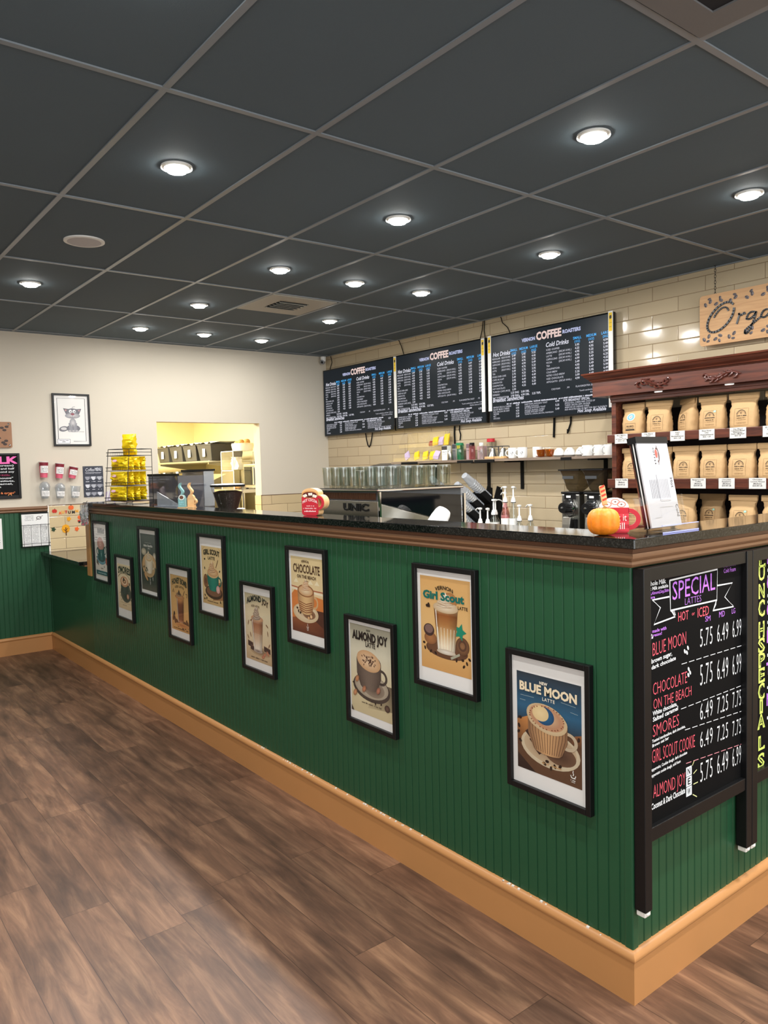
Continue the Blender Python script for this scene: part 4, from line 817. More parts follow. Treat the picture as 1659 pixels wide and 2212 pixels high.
for ch, z in zip('LUNCHSPECIALS', zz):
    h = 0.046 if ch not in 'CH' else 0.052
    ww = 0.020 if ch == 'I' else 0.036
    a.text(ch, 0.7375, z, h, LIM, w=ww+0.010, var='h'); a.text(ch, 0.7375, z+0.005, h-0.010, (14, 14, 15), w=ww-0.001, var='t'); nxt('heading_letter')
for k, (z, ch) in enumerate(((1.245, 'B'), (1.155, 'G'), (1.06, 'C'), (0.965, 'P'), (0.85, 'T'), (0.74, 'M'))):
    a.text(ch, 0.79, z, 0.040, PUR, w=0.030, var='h'); a.scrib(0.83, 1.18, z+0.006, 0.024, PUR, k+70); nxt('item_lettering'); a.scrib(0.78, 1.2, z-0.03, 0.013, WHT, k+80); a.scrib(0.78, 1.1, z-0.052, 0.013, WHT, k+90)
a.build('item_lettering', CHALK, t)
# ================================================================ menu screens on the back wall
SW, SH = 1.302, 0.757
def menu_art():
    a = Art(0, 0, 1, -0.0465, 2e-5); B = (70, 175, 245); T = (226, 226, 238)
    a.rect(-SW/2+0.012, 0.012, SW/2-0.012, SH-0.012, (22, 28, 34))
    a.text('VERNON', -0.185, 0.655, 0.027, (190, 196, 232), w=0.145, var='h'); a.text('COFFEE', 0.03, 0.650, 0.060, (236, 208, 200), w=0.262, var='h'); a.text('ROASTERS', 0.262, 0.664, 0.027, (190, 196, 232), w=0.180, var='h')
    def col3(xs, z):
        for x, w1, w2 in zip(xs, ('SMALL', 'MEDIUM', 'LARGE'), ('(12OZ)', '(16OZ)', '(20OZ)')):
            a.text(w1, x, z, 0.020, B, w=0.082 if w1 != 'MEDIUM' else 0.095, var='b'); a.text(w2, x, z-0.026, 0.017, B, w=0.056, var='b')
    a.text('Hot Drinks', -0.497, 0.572, 0.035, T, w=0.205, var='b', shear=0.2); col3((-0.352, -0.240, -0.130), 0.592)
    a.text('Cold Drinks', 0.115, 0.578, 0.035, T, w=0.235, var='b', shear=0.2); col3((0.318, 0.452, 0.585), 0.600)
    D = '(DECAF AVAIL.)'
    hot = [('REGULAR', 'MEDIUM OR DARK', '2.49', '2.95', '3.25'), ('AMERICANO', D, '3.45', '3.95', '4.45'), ('CAPPUCCINO', D, '4.25', '4.75', '5.25'), ('MOCHA', D, '4.49', '4.99', '5.49'), ('LATTE', D, '4.25', '4.75', '5.25'), ('TEA', '', '2.49', '2.75', '2.95'), ('POUR OVER CAFE', '', '3.75', '4.25', '4.75'),
           ('CAFE AU LAIT', '', '3.49', '3.95', '4.49'), ('LONDON FOG', '', '3.95', '4.49', '4.95'), ('CHAI/MATCHA', '', '4.49', '4.95', '5.25'), ('HOT CHOCOLATE', '', '3.75', '4.25', '4.49'), ('TURKISH CAFE (4OZ)', '', '3.99', '', '')]
    z = 0.545; dz = 0.0262
    for i, (n, d, *p) in enumerate(hot):
        a.text(n, -0.605, z, 0.0145, T, al='l', w=0.0115*len(n) if not d else 0.095 if len(n) > 6 else 0.05, var='r')
        if d: a.text(d, -0.392, z, 0.0145, T, al='r', w=0.105, var='r')
        for x, q in zip((-0.352, -0.240, -0.130), p):
            if q: a.text(q, x, z+0.002, 0.0165, T, w=0.043, var='b')
        z -= dz
    for n, p in (('ESPRESSO', ('2.25 SNG', '3.00 DBL', '')), ('FLAT WHITE/CORTADO', ('3.99 SNG', '4.99 DBL', '5.25 TRPL'))):
        a.text(n, -0.605, z, 0.0145, T, al='l', w=0.0105*len(n))
        for x, q in zip((-0.345, -0.228, -0.105), p):
            if q: a.text(q, x, z+0.002, 0.0165, T, w=0.094, var='b')
        z -= dz
    cold = [('ICED COFFEE', '', '3.95', '4.49', '4.99'), ('AMERICANO', D, '4.25', '4.95', '5.49'), ('LATTE', D, '4.95', '5.25', '5.95'), ('CAPPUCCINO', D, '4.95', '5.25', '5.99'), ('MOCHA', D, '4.99', '5.49', '6.25'), ('TEA', '', '3.49', '3.95', '4.25'), ('CHAI/MATCHA', '', '4.95', '5.49', '5.99'), ('COLD BREW', '', '4.95', '5.49', '5.99'), ('NITRO COLD BREW', '', '5.25', '5.95', '6.49'), ('ICED CHOCOLATE', '', '3.99', '4.49', '4.99'), ('AFFOGATO', D, '4.99', '5.25', '5.95')]
    z = 0.546
    for n, d, *p in cold:
        a.text(n, 0.005, z, 0.0145, T, al='l', w=0.0125*len(n) if not d else (0.115 if len(n) > 6 else 0.06))
        if d: a.text(d, 0.262, z, 0.0145, T, al='r', w=0.128)
        for x, q in zip((0.318, 0.452, 0.585), p): a.text(q, x, z+0.002, 0.0165, T, w=0.043, var='b')
        z -= dz
    a.text('COLD FOAM', 0.10, 0.222, 0.0135, T, w=0.09); a.text('.99', 0.225, 0.222, 0.0135, T, w=0.03); a.text('FLAVOR/EXTRA SHOT', 0.40, 0.222, 0.0135, T, w=0.2); a.text('.75', 0.555, 0.222, 0.0135, T, w=0.03)
    a.text('*Lunch sandwiches until after 11:00 am', 0.48, 0.188, 0.012, T, w=0.29); a.text('Kitchen closes at 2:00 pm', 0.53, 0.168, 0.012, T, w=0.18)
    a.text('Breakfast Sandwiches', -0.425, 0.175, 0.036, T, w=0.36, var='b', shear=0.2); a.scrib(-0.44, 0.47, 0.143, 0.0125, T, 5, 0.1)
    for i, n in enumerate(('SINGLE EGG & CHEESE', 'BLACK BEAN CHEESE', 'EGG, BACON OR HAM', 'VEGGIE', 'BLT', 'AVOCADO')): a.text(n, -0.60, 0.122-0.0195*i, 0.0135, T, al='l', w=0.0112*len(n))
    for i, q in enumerate(('4.49', '3.95', '4.25', '5.25', '5.49')): a.text(q, -0.315, 0.124-0.024*i, 0.015, T, w=0.038, var='b')
    for i, n in enumerate(('EVERYTHING AVOCADO TOAST', 'CAPRESE AVOCADO', 'NY STYLE AVOCADO TOAST', 'SMOKED SALMON, CAPERS', 'LOADED AVOCADO TOAST', 'TOMATO, ONION, BACON, PARMESAN')): a.text(n, -0.235, 0.122-0.0165*i, 0.0135 if i % 2 == 0 else 0.011, T, al='l', w=0.0103*len(n))
    for i, q in enumerate(('4.99', '5.25', '5.49')): a.text(q, 0.115, 0.122-0.031*i, 0.016, T, w=0.04, var='b')
    a.text('VCR BREAKFAST SPECIAL', 0.175, 0.118, 0.019, T, al='l', w=0.262, var='b')
    for i, n in enumerate(('SINGLE EGG, CHEESE AND CHOICE OF', 'TURKEY, BACON, HAM, SAUSAGE', 'AMERICAN OR CHEDDAR CHEESE', 'ADD AN EXTRA EGG OR MEAT FOR ONLY $1.50 EACH')): a.text(n, 0.19, 0.099-0.0175*i, 0.0125, T, al='l', w=0.0092*len(n))
    a.text('6.25', 0.57, 0.128, 0.016, T, w=0.04, var='b'); a.text('Hot Soup Available', 0.45, 0.022, 0.027, T, w=0.27, var='b', shear=0.2)
    return a
def menu_screen(xc, label, first=[None]):
    if first[0] is None:
        t = thing('menu_screen', label, 'menu screen', (xc, YB-0.012, 1.986), 0, 'menu screens on the tiled wall')
        MB().box((-SW/2, -0.045, 0), (SW/2, -0.012, SH)).build('bezel', M['blackg'], t, bevel=0.003)
        MB().box((-0.25, -0.014, 0.18), (0.25, 0.0, 0.58)).build('wall_mount', M['blackm'], t)
        menu_art().build('display', SCREEN, t, label='lit menu picture with drink names and prices')
        first[0] = t; return t
    return dup(first[0], (xc, YB-0.012, 1.986), 0, label, 'menu screens on the tiled wall')
s1 = menu_screen(-5.548, 'left wall menu screen, hung next to the cream wall')
s2 = menu_screen(-4.232, 'middle wall menu screen with a thin pale strip on each side')
s3 = menu_screen(-2.898, 'right wall menu screen with wide pale strips, partly behind the wooden hutch')
def edge_strip(t, x, z0, z1):
    o = MB().box((x-0.020, -0.0515, z0), (x+0.020, -0.0475, z1)).build('edge_strip', M['white'], t, label='pale packing strip left on the screen edge')
    a = Art(0, 0, 1, -0.052); a.rect(x-0.015, z1-0.15, x+0.015, z1-0.012, (244, 204, 24)); a.ell(x, z1-0.045, 0.010, 0.014, (40, 36, 20)); a.line([(x-0.008, z1-0.062), (x+0.009, z1-0.030)], 0.003, (40, 36, 20)); a.scrib(x-0.012, x+0.012, z1-0.09, 0.006, (150, 116, 20), 3); a.scrib(x-0.012, x+0.012, z1-0.12, 0.006, (150, 116, 20), 4)
    a.build('yellow_label', PRINT, o)
edge_strip(s2, -0.638, 0.13, SH-0.006); edge_strip(s2, 0.616, 0.10, SH-0.004); edge_strip(s3, -0.636, 0.10, SH+0.004); edge_strip(s3, 0.632, 0.04, SH+0.006)
def cable(pts, label, r=0.006, mi='blackm'):
    o = MB().tube(pts, r, 6).build('cable', M[mi], None, smooth=60); return tag(o, label, 'cable', 'black cables around the menu screens')
Y = YB-0.010
cable([(-5.47, Y, 1.99), (-5.455, Y, 1.92), (-5.435, Y, 1.86), (-5.41, Y, 1.835), (-5.385, Y, 1.86), (-5.36, Y, 1.93), (-5.345, Y, 1.99)], 'black cable loop hanging under the left menu screen')
cable([(-4.055, Y, 1.985), (-4.06, Y, 1.92), (-4.055, Y, 1.80), (-4.06, Y, 1.70)], 'black cord dropping behind the wall shelf under the middle screen', 0.008)
cable([(-3.985, Y, 1.985), (-3.992, Y, 1.945), (-3.975, Y, 1.90), (-3.985, Y, 1.85)], 'short wavy black cord under the middle screen')
cable([(-2.858, Y, 1.985), (-2.862, Y, 1.90), (-2.866, Y, 1.825)], 'straight black cord under the right menu screen', 0.009)
o = MB().tube([(-2.688, Y, 1.985), (-2.692, Y, 1.93), (-2.715, Y, 1.875)], 0.007).tube([(-2.712, Y-0.004, 1.882), (-2.722, Y-0.004, 1.85)], 0.014, 6, 0, False, [0.9, 0.4]).build('cable', M['blackm'], None, smooth=60); tag(o, 'black cord with a plug end under the right menu screen', 'cable', 'black cables around the menu screens')
cable([(-6.10, Y, 2.90), (-6.08, Y, 2.83), (-6.13, Y, 2.742)], 'thin black cord from the ceiling to the left menu screen', 0.004)
cable([(-4.86, Y, 2.905), (-4.82, Y, 2.84), (-4.78, Y, 2.742)], 'thin black cord from the ceiling to the middle menu screen', 0.004)
cable([(-3.655, Y, 2.905), (-3.672, Y, 2.82), (-3.70, Y, 2.742)], 'pair of black cords between the middle and right screens, left strand', 0.004); cable([(-3.638, Y, 2.905), (-3.645, Y, 2.82), (-3.632, Y, 2.742)], 'pair of black cords between the middle and right screens, right strand', 0.004)
cable([(-3.44, Y, 2.905), (-3.42, Y, 2.85), (-3.36, Y, 2.80), (-3.33, Y, 2.742)], 'curved thin black cord from the ceiling to the right menu screen', 0.004)
# security camera in the corner
t = thing('security_camera', 'small white dome camera in the corner under the ceiling', 'camera', (-6.14, 3.06, 2.84))
MB().lathe([(0.03, 0.0), (0.032, 0.055), (0.0, 0.058)], 16).build('mount', M['white'], t, smooth=40); MB().ball((0.0, -0.012, -0.004), 0.03, 0.03, 0.03).build('housing', M['grey'], t, smooth=60); MB().ball((0.016, -0.030, -0.012), 0.014).build('lens', M['blackg'], t, smooth=60)
# ================================================================ hanging wood sign
t = thing('hanging_sign', 'light wood sign with a script word and coffee beans, hung by chains at upper right', 'sign', (-1.02, YB-0.055, 2.382))
sw, sh = 1.055, 0.338
def rrect(x0, z0, x1, z1, r, n=6):
    P = []
    for cx, cz, a0 in ((x1-r, z0+r, -PI/2), (x1-r, z1-r, 0), (x0+r, z1-r, PI/2), (x0+r, z0+r, PI)):
        P += [(cx+r*math.cos(a0+PI/2*k/n), cz+r*math.sin(a0+PI/2*k/n)) for k in range(n+1)]
    return P
MB().prism(rrect(-sw/2, 0, sw/2, sh, 0.022), -0.006, 0.006, 'y').build('board', M['ply'], t)
M['beangrey'] = mat('bean_metal_grey', (116, 108, 110), 0.35)
g = MB()
def strokes(b, pts, w, d, y, mi=0):
    for (x0, z0), (x1, z1) in zip(pts, pts[1:]):
        dx, dz = x1-x0, z1-z0; l = math.hypot(dx, dz) or 1e-6; nx, nz = -dz/l*w/2, dx/l*w/2; e = w*0.22/l
        b.prism([(x0+nx-dx*e, z0+nz-dz*e), (x0-nx-dx*e, z0-nz-dz*e), (x1-nx+dx*e, z1-nz+dz*e), (x1+nx+dx*e, z1+nz+dz*e)], y-d, y, 'y', mi)
def curve(f, n=20): return [f(i/n) for i in range(n+1)]
X0 = -sw/2
def qp(p, q, r, n=8): return [((1-t)**2*p[0]+2*t*(1-t)*q[0]+t*t*r[0], (1-t)**2*p[1]+2*t*(1-t)*q[1]+t*t*r[1]) for t in [i/n for i in range(n+1)]]
Oc = (X0+0.150, 0.175)
strokes(g, curve(lambda s: (Oc[0]+0.082*math.cos(0.9+5.9*s)+0.045*math.sin(0.9+5.9*s), Oc[1]+0.092*math.sin(0.9+5.9*s)), 26), 0.013, 0.008, -0.006)
strokes(g, curve(lambda s: (Oc[0]+0.05*math.cos(0.7+2.2*s)+0.03*math.sin(0.7+2.2*s)-0.004, Oc[1]+0.074*math.sin(0.7+2.2*s)-0.012), 12), 0.010, 0.008, -0.006)
def glyph(x, pts, w=0.011): strokes(g, [(X0+x+px, pz) for px, pz in pts], w, 0.008, -0.006)
glyph(0.262, [(0, 0.115), (0.018, 0.17), (0.014, 0.178), (0.03, 0.165), (0.05, 0.178), (0.055, 0.17)])
glyph(0.338, qp((0.05, 0.17), (0.0, 0.19), (-0.012, 0.135))+qp((-0.012, 0.135), (0.02, 0.12), (0.052, 0.17))+qp((0.052, 0.17), (0.03, 0.09), (0.0, 0.05))+qp((0.0, 0.05), (-0.03, 0.03), (-0.02, 0.065))+qp((-0.02, 0.065), (0.03, 0.1), (0.075, 0.13)))
glyph(0.432, qp((0.05, 0.17), (0.0, 0.19), (-0.012, 0.135))+qp((-0.012, 0.135), (0.02, 0.11), (0.052, 0.17))+qp((0.052, 0.17), (0.04, 0.12), (0.075, 0.125)))
glyph(0.520, [(0, 0.12), (0.016, 0.17), (0.01, 0.13), (0.036, 0.17), (0.05, 0.165), (0.045, 0.125), (0.07, 0.13)]); glyph(0.606, [(0, 0.17), (0.0, 0.125), (0.03, 0.14)]); g.ball((X0+0.608, -0.012, 0.195), 0.008)
glyph(0.668, qp((0.04, 0.16), (-0.01, 0.19), (-0.008, 0.135))+qp((-0.008, 0.135), (0.01, 0.11), (0.05, 0.13)))
g.build('script_letters', M['dgrey'], t)
def bean(b, x, z, s, r, mi=0):
    b.at((x, -0.006, z), ry=r).ball((0, 0, 0), s, 0.006, s*0.68, mi, 12, 6); b.box((-s*0.75, -0.0068, -s*0.07), (s*0.75, -0.0045, s*0.07), 1); b.at()
for x, z in ((0.06, 0.285), (0.135, 0.282), (0.235, 0.285), (0.345, 0.287), (0.45, 0.287), (0.56, 0.287), (0.05, 0.055), (0.13, 0.05), (0.225, 0.052), (0.345, 0.068), (0.45, 0.06), (0.56, 0.06)):
    for k, (dx, dz) in enumerate(((-0.018, -0.012), (0.016, 0.006), (0.010, -0.026 if z < 0.1 else 0.024))):
        g = MB(); bean(g, X0+x+dx, z+dz, 0.016-0.003*(k == 2), 0.9*k+x*20); g.build('coffee_bean', [M['beangrey'], M['blackm']], t)
for sx in (-sw/2+0.108, sw/2-0.108):
    c = MB(); z = sh-0.012; k = 0
    while z < H-2.382-0.004:
        a0 = 0 if k % 2 == 0 else PI/2
        c.tube([(sx+0.006*math.cos(q)*math.cos(a0), -0.002+0.006*math.cos(q)*math.sin(a0), z+0.011+0.012*math.sin(q)) for q in [2*PI*i/8 for i in range(8)]], 0.0017, 4, 0, True); z += 0.0195; k += 1
    c.build('chain', M['wire'], t)
# ================================================================ left wall: pictures and boards
t = thing('framed_drawing', 'black-framed pencil drawing of a sitting grey cat high on the cream wall', 'picture', (XL, 0.257, 1.884), PI/2)
fw_, fh_ = 0.338, 0.488; frame_mesh(t, fw_, fh_, 0.017, 0.022)
a = Art(0, 0, 1, -0.0088); G, GD, GL, K = (150, 150, 156), (104, 104, 112), (212, 208, 208), (60, 60, 66)
for p in ([(-0.125, 0.05), (-0.125, 0.445), (0.125, 0.445), (0.125, 0.045), (0.01, 0.045)],): a.line(p, 0.0045, K)
a.ell(-0.075, 0.16, 0.042, 0.024, G, GD, 0.2); a.ell(-0.072, 0.162, 0.028, 0.013, GL)
a.ell(0.012, 0.165, 0.062, 0.034, G, GD); a.poly([(-0.030, 0.215), (0.048, 0.215), (0.040, 0.150), (-0.022, 0.150)], G); a.ell(0.010, 0.218, 0.030, 0.042, GL, G); a.line([(0.010, 0.200), (0.010, 0.148)], 0.003, K)
for x in (-0.020, 0.012, 0.042): a.ell(x, 0.142, 0.018, 0.010, GL, G)
a.poly([(-0.050, 0.300), (-0.072, 0.352), (-0.020, 0.345)], GD); a.poly([(0.070, 0.298), (0.092, 0.350), (0.040, 0.345)], GD); a.poly([(-0.048, 0.315), (-0.060, 0.342), (-0.034, 0.338)], (196, 150, 150)); a.poly([(0.068, 0.313), (0.080, 0.340), (0.054, 0.338)], (196, 150, 150))
a.ell(0.010, 0.312, 0.062, 0.040, G, GD); a.ell(0.010, 0.283, 0.068, 0.026, GL, G)
for x in (-0.008, 0.026): a.ell(x, 0.325, 0.013, 0.015, (246, 246, 244)); a.ell(x+0.002, 0.321, 0.005, 0.006, K)
a.ell(0.010, 0.298, 0.017, 0.010, (150, 84, 92)); a.line([(0.010, 0.29), (0.010, 0.272)], 0.0025, K); a.line([(-0.02, 0.272), (0.010, 0.268), (0.036, 0.274)], 0.0025, K); a.line([(0.005, 0.352), (0.015, 0.366), (0.035, 0.368)], 0.003, GD)
a.line([(0.06, 0.136), (0.11, 0.134)], 0.002, K); a.rect(-0.135, 0.024, -0.022, 0.066, (70, 70, 76)); a.rect(-0.1325, 0.0265, -0.0245, 0.0635, (242, 240, 244)); a.scrib(-0.125, -0.032, 0.050, 0.006, K, 3); a.scrib(-0.095, -0.062, 0.036, 0.009, K, 4)
a.ell(-0.055+0.03, 0.405, 0.018, 0.006, (252, 252, 252)) if False else None
a.build('drawing', PRINT, t)
t = thing('wood_plaque', 'brown wood plaque with coffee beans and silver studs, cut by the left edge', 'sign', (XL, -0.62, 1.872), PI/2)
MB().prism(rrect(-0.35, 0, 0.35, 0.228, 0.012), -0.022, -0.010, 'y').build('board', mat('plaque_brown', (158, 112, 78), 0.5, noise=0.15, nscale=18), t)
for x, z in ((0.325, 0.208), (0.328, 0.020), (-0.325, 0.208), (-0.325, 0.020)): MB().at((x, 0, z), rx=PI/2).lathe([(0.009, 0.0), (0.009, 0.026), (0.005, 0.029), (0, 0.029)], 12).build('stud', M['chrome'], t, smooth=40)
a = Art(0, 0, 1, -0.0224)
for x, z in ((0.27, 0.175), (0.29, 0.155), (0.31, 0.185), (0.275, 0.045), (0.30, 0.06), (0.29, 0.03)): a_beans(a, [(x, z)], 0.017, (72, 48, 36))
a.text('ER', 0.175, 0.085, 0.10, (36, 30, 28), w=0.15, var='h'); a.build('painted_design', PRINT, t)
# milk board
t = thing('milk_board', 'black board with a pink heading and white chalk lines, cut by the left edge', 'sign', (XL, -0.47, 1.413), PI/2)
bw, bh = 0.512, 0.408; b = MB()
for q in (((-bw/2, -0.02, 0), (-bw/2+0.022, 0, bh)), ((bw/2-0.022, -0.02, 0), (bw/2, 0, bh)), ((-bw/2+0.022, -0.02, 0), (bw/2-0.022, 0, 0.030)), ((-bw/2+0.022, -0.02, bh-0.018), (bw/2-0.022, 0, bh))): b.box(*q)
b.build('frame', M['black'], t, bevel=0.003); MB().box((-bw/2+0.02, -0.012, 0.02), (bw/2-0.02, -0.002, bh-0.015)).build('slate', M['blackm'], t)
a = Art(0, 0, 1, -0.0124); a.text('MILK', 0.085, 0.318, 0.058, (250, 120, 190), w=0.29, var='h')
for i, s in enumerate(('* Whole milk (cream)', '* 2% skim * Half and half', '* Oat milk * Almond soy')): a.text(s, 0.205, 0.292-0.028*i, 0.015, WHT, al='r', w=0.36, var='b')
a.text('Almond Milk', 0.17, 0.206, 0.014, (150, 60, 90), al='r', w=0.3, var='b')
for i, s in enumerate(('change the "house"', 'syrup at a substitute,', 'vanilla, caramel,', 'or oat')): a.text(s, (0.195, 0.205, 0.19, 0.09)[i], 0.180-0.026*i, 0.015, WHT, al='r', w=(0.34, 0.36, 0.32, 0.16)[i], var='b')
a.ell(0.06, 0.086, 0.02, 0.014, (222, 130, 60)); a.ring(0.05, 0.08, 0.03, 0.02, 0.4, (222, 130, 60)); a.text('#milk & syrups"', 0.205, 0.046, 0.016, (238, 140, 90), al='r', w=0.2, var='b'); a.ring(0.16, 0.033, 0.016, 0.011, 0.4, (222, 150, 90)); a.build('chalk_lettering', CHALK, t)
# coffee menu sign
t = thing('coffee_sign', 'small dark coffee sign with a grid of nine cup drawings', 'sign', (XL, 0.433, 1.399), PI/2)
MB().box((-0.094, -0.006, 0), (0.094, 0, 0.294)).build('plate', M['dgrey'], t)
a = Art(0, 0, 1, -0.0064); a.rect(-0.092, 0.002, 0.092, 0.292, (54, 58, 70)); Cc = (214, 216, 224)
a.text('Coffee', -0.032, 0.245, 0.030, Cc, w=0.085, shear=0.25); a.text('MENU', 0.048, 0.248, 0.030, Cc, w=0.062, var='b'); a.line([(-0.075, 0.232), (0.075, 0.232)], 0.003, Cc); a.scrib(-0.07, 0.07, 0.220, 0.007, (150, 152, 164), 6)
for i in range(3):
    for j in range(3):
        x, z = -0.056+0.056*i, 0.183-0.075*j
        a.poly([(x-0.022, z+0.012)]+[(x+0.022*math.cos(PI+PI*k/8), z+0.012+0.034*math.sin(PI+PI*k/8)) for k in range(9)]+[(x+0.022, z+0.012)], ((150, 152, 162), Cc, (180, 182, 190))[(i+j) % 3]); a.ring(x+0.024, z, 0.010, 0.010, 0.4, (150, 152, 162)); a.scrib(x-0.016, x+0.018, z-0.040, 0.008, Cc, i*3+j)
a.build('print', PRINT, t)
for k, (x, z) in enumerate(((-0.086, 0.286), (0.086, 0.286))): MB().at((x, -0.006, z), rx=PI/2).lathe([(0.003, 0), (0.002, 0.002), (0, 0.002)], 8).build('screw', M['chrome'], t)
# wall-mounted sample cups
def wall_cup(name, label, y, z, h, rt_, rb, tilt, kind, grp):
    t = thing(name, label, 'cup', (XL+rt_+0.004, y, z), PI/2, grp)
    c = MB().at((0, 0, 0), ry=tilt); seg = 28
    if kind == 'paper':
        c.lathe([(rb*0.9, 0.0), (rb, 0.002), (rb+(rt_-rb)*0.30, h*0.30), (rb+(rt_-rb)*0.72, h*0.72), (rt_*0.985, h*0.95), (rt_, h*0.97), (rt_+0.002, h*0.985), (rt_, h), (rt_*0.95, h*0.985), (rb*0.9, 0.01)], seg, 0, False)
        o = c.build('cup_body', [M['pinkb'], M['redd2'], M['paper']], t, smooth=50)
        for p in o.data.polygons:
            zc = p.index//seg; p.material_index = {0: 2, 1: 0, 2: 0, 3: 1, 4: 2, 5: 2, 6: 2, 7: 2}.get(zc, 0)
        lw, l0, l1 = 0.9, 0.30, 0.74
    else:
        pr = [(0.0, 0.0), (rb*0.92, 0.0), (rb, 0.004), (rt_*0.97, h*0.94), (rt_+0.002, h*0.965), (rt_, h)]
        if kind == 'dome': pr = [(0.0, 0.0), (rb*0.92, 0.0), (rb, 0.004), (rt_*0.97, h*0.66), (rt_+0.003, h*0.68), (rt_, h*0.71), (rt_*0.86, h*0.86), (rt_*0.45, h*0.97), (rt_*0.3, h)]
        c.lathe(pr, seg, 0, False); o = c.build('cup_body', M['milky'], t, smooth=50); l0, l1 = (0.14, 0.46) if kind == 'dome' else (0.16, 0.52)
    # price label curved round the front
    a = Art(0, 0, 1, 0.0); lh = h*(l1-l0); r0 = rb+(rt_-rb)*0.6+0.003; a.rect(-0.040, 0, 0.040, lh, (240, 238, 236)); 
    V, F, C_ = a.v, a.f, a.c
    a.text(('12 OZ', '16 OZ', '20 OZ')[int(label.split('#')[1])] if '#' in label else '12 OZ', 0.006, lh*0.76, lh*0.11, (60, 56, 56), var='b')
    for i, s in enumerate(('Coffee, Espresso', 'Tea, Cocoa', 'Steamer')): a.text(s, 0.002, lh*(0.55-0.2*i), lh*0.11, (60, 56, 56), w=0.058-0.01*i, var='b')
    # subdivide the backing so it can wrap
    n = 8; W_ = []; 
    out = []
    for x, yy, zz in a.v:
        th = x/r0; out.append((r0*math.sin(th), -(r0+(0.0-yy))*math.cos(th), zz))
    a.v = out
    bk_ = Art(0, 0, 1, 0.0); pts = []
    for i in range(n+1):
        th = (-0.040+0.08*i/n)/r0; pts += [(r0*math.sin(th), -r0*math.cos(th), 0), (r0*math.sin(th), -r0*math.cos(th), lh)]
    a.v = pts+a.v[4:]; a.f = [(2*i, 2*i+2, 2*i+3, 2*i+1) for i in range(n)]+[tuple(q-4+len(pts) for q in f) for f in a.f[1:]]; a.c = [C_[0]]*len(pts)+a.c[4:]
    Rm = Matrix.Rotation(tilt, 3, 'Y'); a.v = [tuple(Rm @ Vector((x, yy, zz+h*l0))) for x, yy, zz in a.v]
    lo = a.build('size_label', PRINT, t)
    t['label'] = label.split('#')[0].strip()
    return t
M['redd2'] = mat('cup_maroon', (132, 34, 50), 0.5)
wall_cup('paper_cup', 'red paper cup on the cream wall, nearest the black milk board #0', -0.024, 1.594, 0.148, 0.040, 0.030, 0.03, 'paper', 'sample cups on the cream wall')
wall_cup('paper_cup', 'middle red paper cup on the cream wall, slightly tilted #1', 0.108, 1.584, 0.142, 0.040, 0.029, 0.10, 'paper', 'sample cups on the cream wall')
wall_cup('paper_cup', 'red paper cup tilted most, nearest the small coffee sign #2', 0.222, 1.580, 0.112, 0.040, 0.030, 0.22, 'paper', 'sample cups on the cream wall')
wall_cup('plastic_cup', 'clear dome-lidded cup under the leftmost red paper cup #0', -0.024, 1.404, 0.155, 0.046, 0.030, 0.02, 'dome', 'sample cups on the cream wall')
wall_cup('plastic_cup', 'clear dome-lidded cup under the middle red paper cup #1', 0.108, 1.400, 0.142, 0.045, 0.030, 0.05, 'dome', 'sample cups on the cream wall')
wall_cup('plastic_cup', 'clear open cup under the most tilted red paper cup #2', 0.240, 1.398, 0.112, 0.046, 0.032, 0.10, 'open', 'sample cups on the cream wall')
# wire menu holder on the wainscot
t = thing('menu_rack', 'black wire rack of white menus on the green wainscot', 'menu rack', (XL+0.009, -0.118, 0.968), PI/2)
c = MB(); mw = 0.122
for z in (0.0, 0.03, 0.20): c.tube([(-mw, -0.012, z), (-mw, -0.05, z), (mw, -0.05, z), (mw, -0.012, z)], 0.0022, 5)
for x in (-0.105, -0.04, 0.04, 0.105): c.tube([(x, -0.012, 0.0), (x, -0.05, 0.0), (x, -0.05, 0.20)], 0.0018, 5)
c.tube([(-mw, -0.008, 0.0), (-mw, -0.008, 0.31), (mw, -0.008, 0.31), (mw, -0.008, 0.0)], 0.0026, 5, 0, True); c.box((-0.112, -0.010, 0.298), (0.112, -0.003, 0.314)); c.build('wire_frame', M['wire'], t, smooth=60)
def sheet_art(y, w, h, logo=True, seed=1, z0=0.0):
    a = Art(0, z0, 1, y); a.rect(-w/2, 0, w/2, h, (240, 240, 238)); g1, g2 = (150, 150, 152), (110, 110, 112)
    return a, g1, g2
m_ = thing('menu_sheet', 'stack of printed white menus in the black wire rack', 'menu', (XL+0.025, -0.118, 0.974), PI/2)
MB().box((-0.112, -0.010, 0), (0.112, 0, 0.292)).build('paper_stack', M['paper'], m_)
a, g1, g2 = sheet_art(-0.0104, 0.218, 0.29); a.ring(0.035, 0.255, 0.022, 0.016, 0.3, (70, 60, 60)); a.line([(0.01, 0.235), (0.07, 0.275)], 0.004, (90, 80, 80))
for i in range(5): a.scrib(-0.085, -0.01, 0.235+0.010*i, 0.006, g1, i)
for k in range(3):
    for i in range(14): a.scrib(-0.095+0.07*k, -0.04+0.07*k, 0.03+0.0125*i, 0.006, g1, k*20+i)
a.text('Hot', 0.092, 0.16, 0.012, g2, rot=-PI/2); a.text('Cold', 0.092, 0.06, 0.012, g2, rot=-PI/2); a.build('print', PRINT, m_)
# notice at the very left edge
t = thing('wall_notice', 'white notice on the green wainscot, cut by the left edge', 'notice', (XL+0.0085, -0.49, 0.968), PI/2); MB().box((-0.10, -0.004, 0), (0.10, 0, 0.272)).build('card', M['paper'], t)
a, g1, g2 = sheet_art(-0.0044, 0.19, 0.262, z0=0.005); [a.scrib(-0.08, 0.08, 0.03+0.02*i, 0.009, g1, i) for i in range(11)]; a.build('print', PRINT, t)
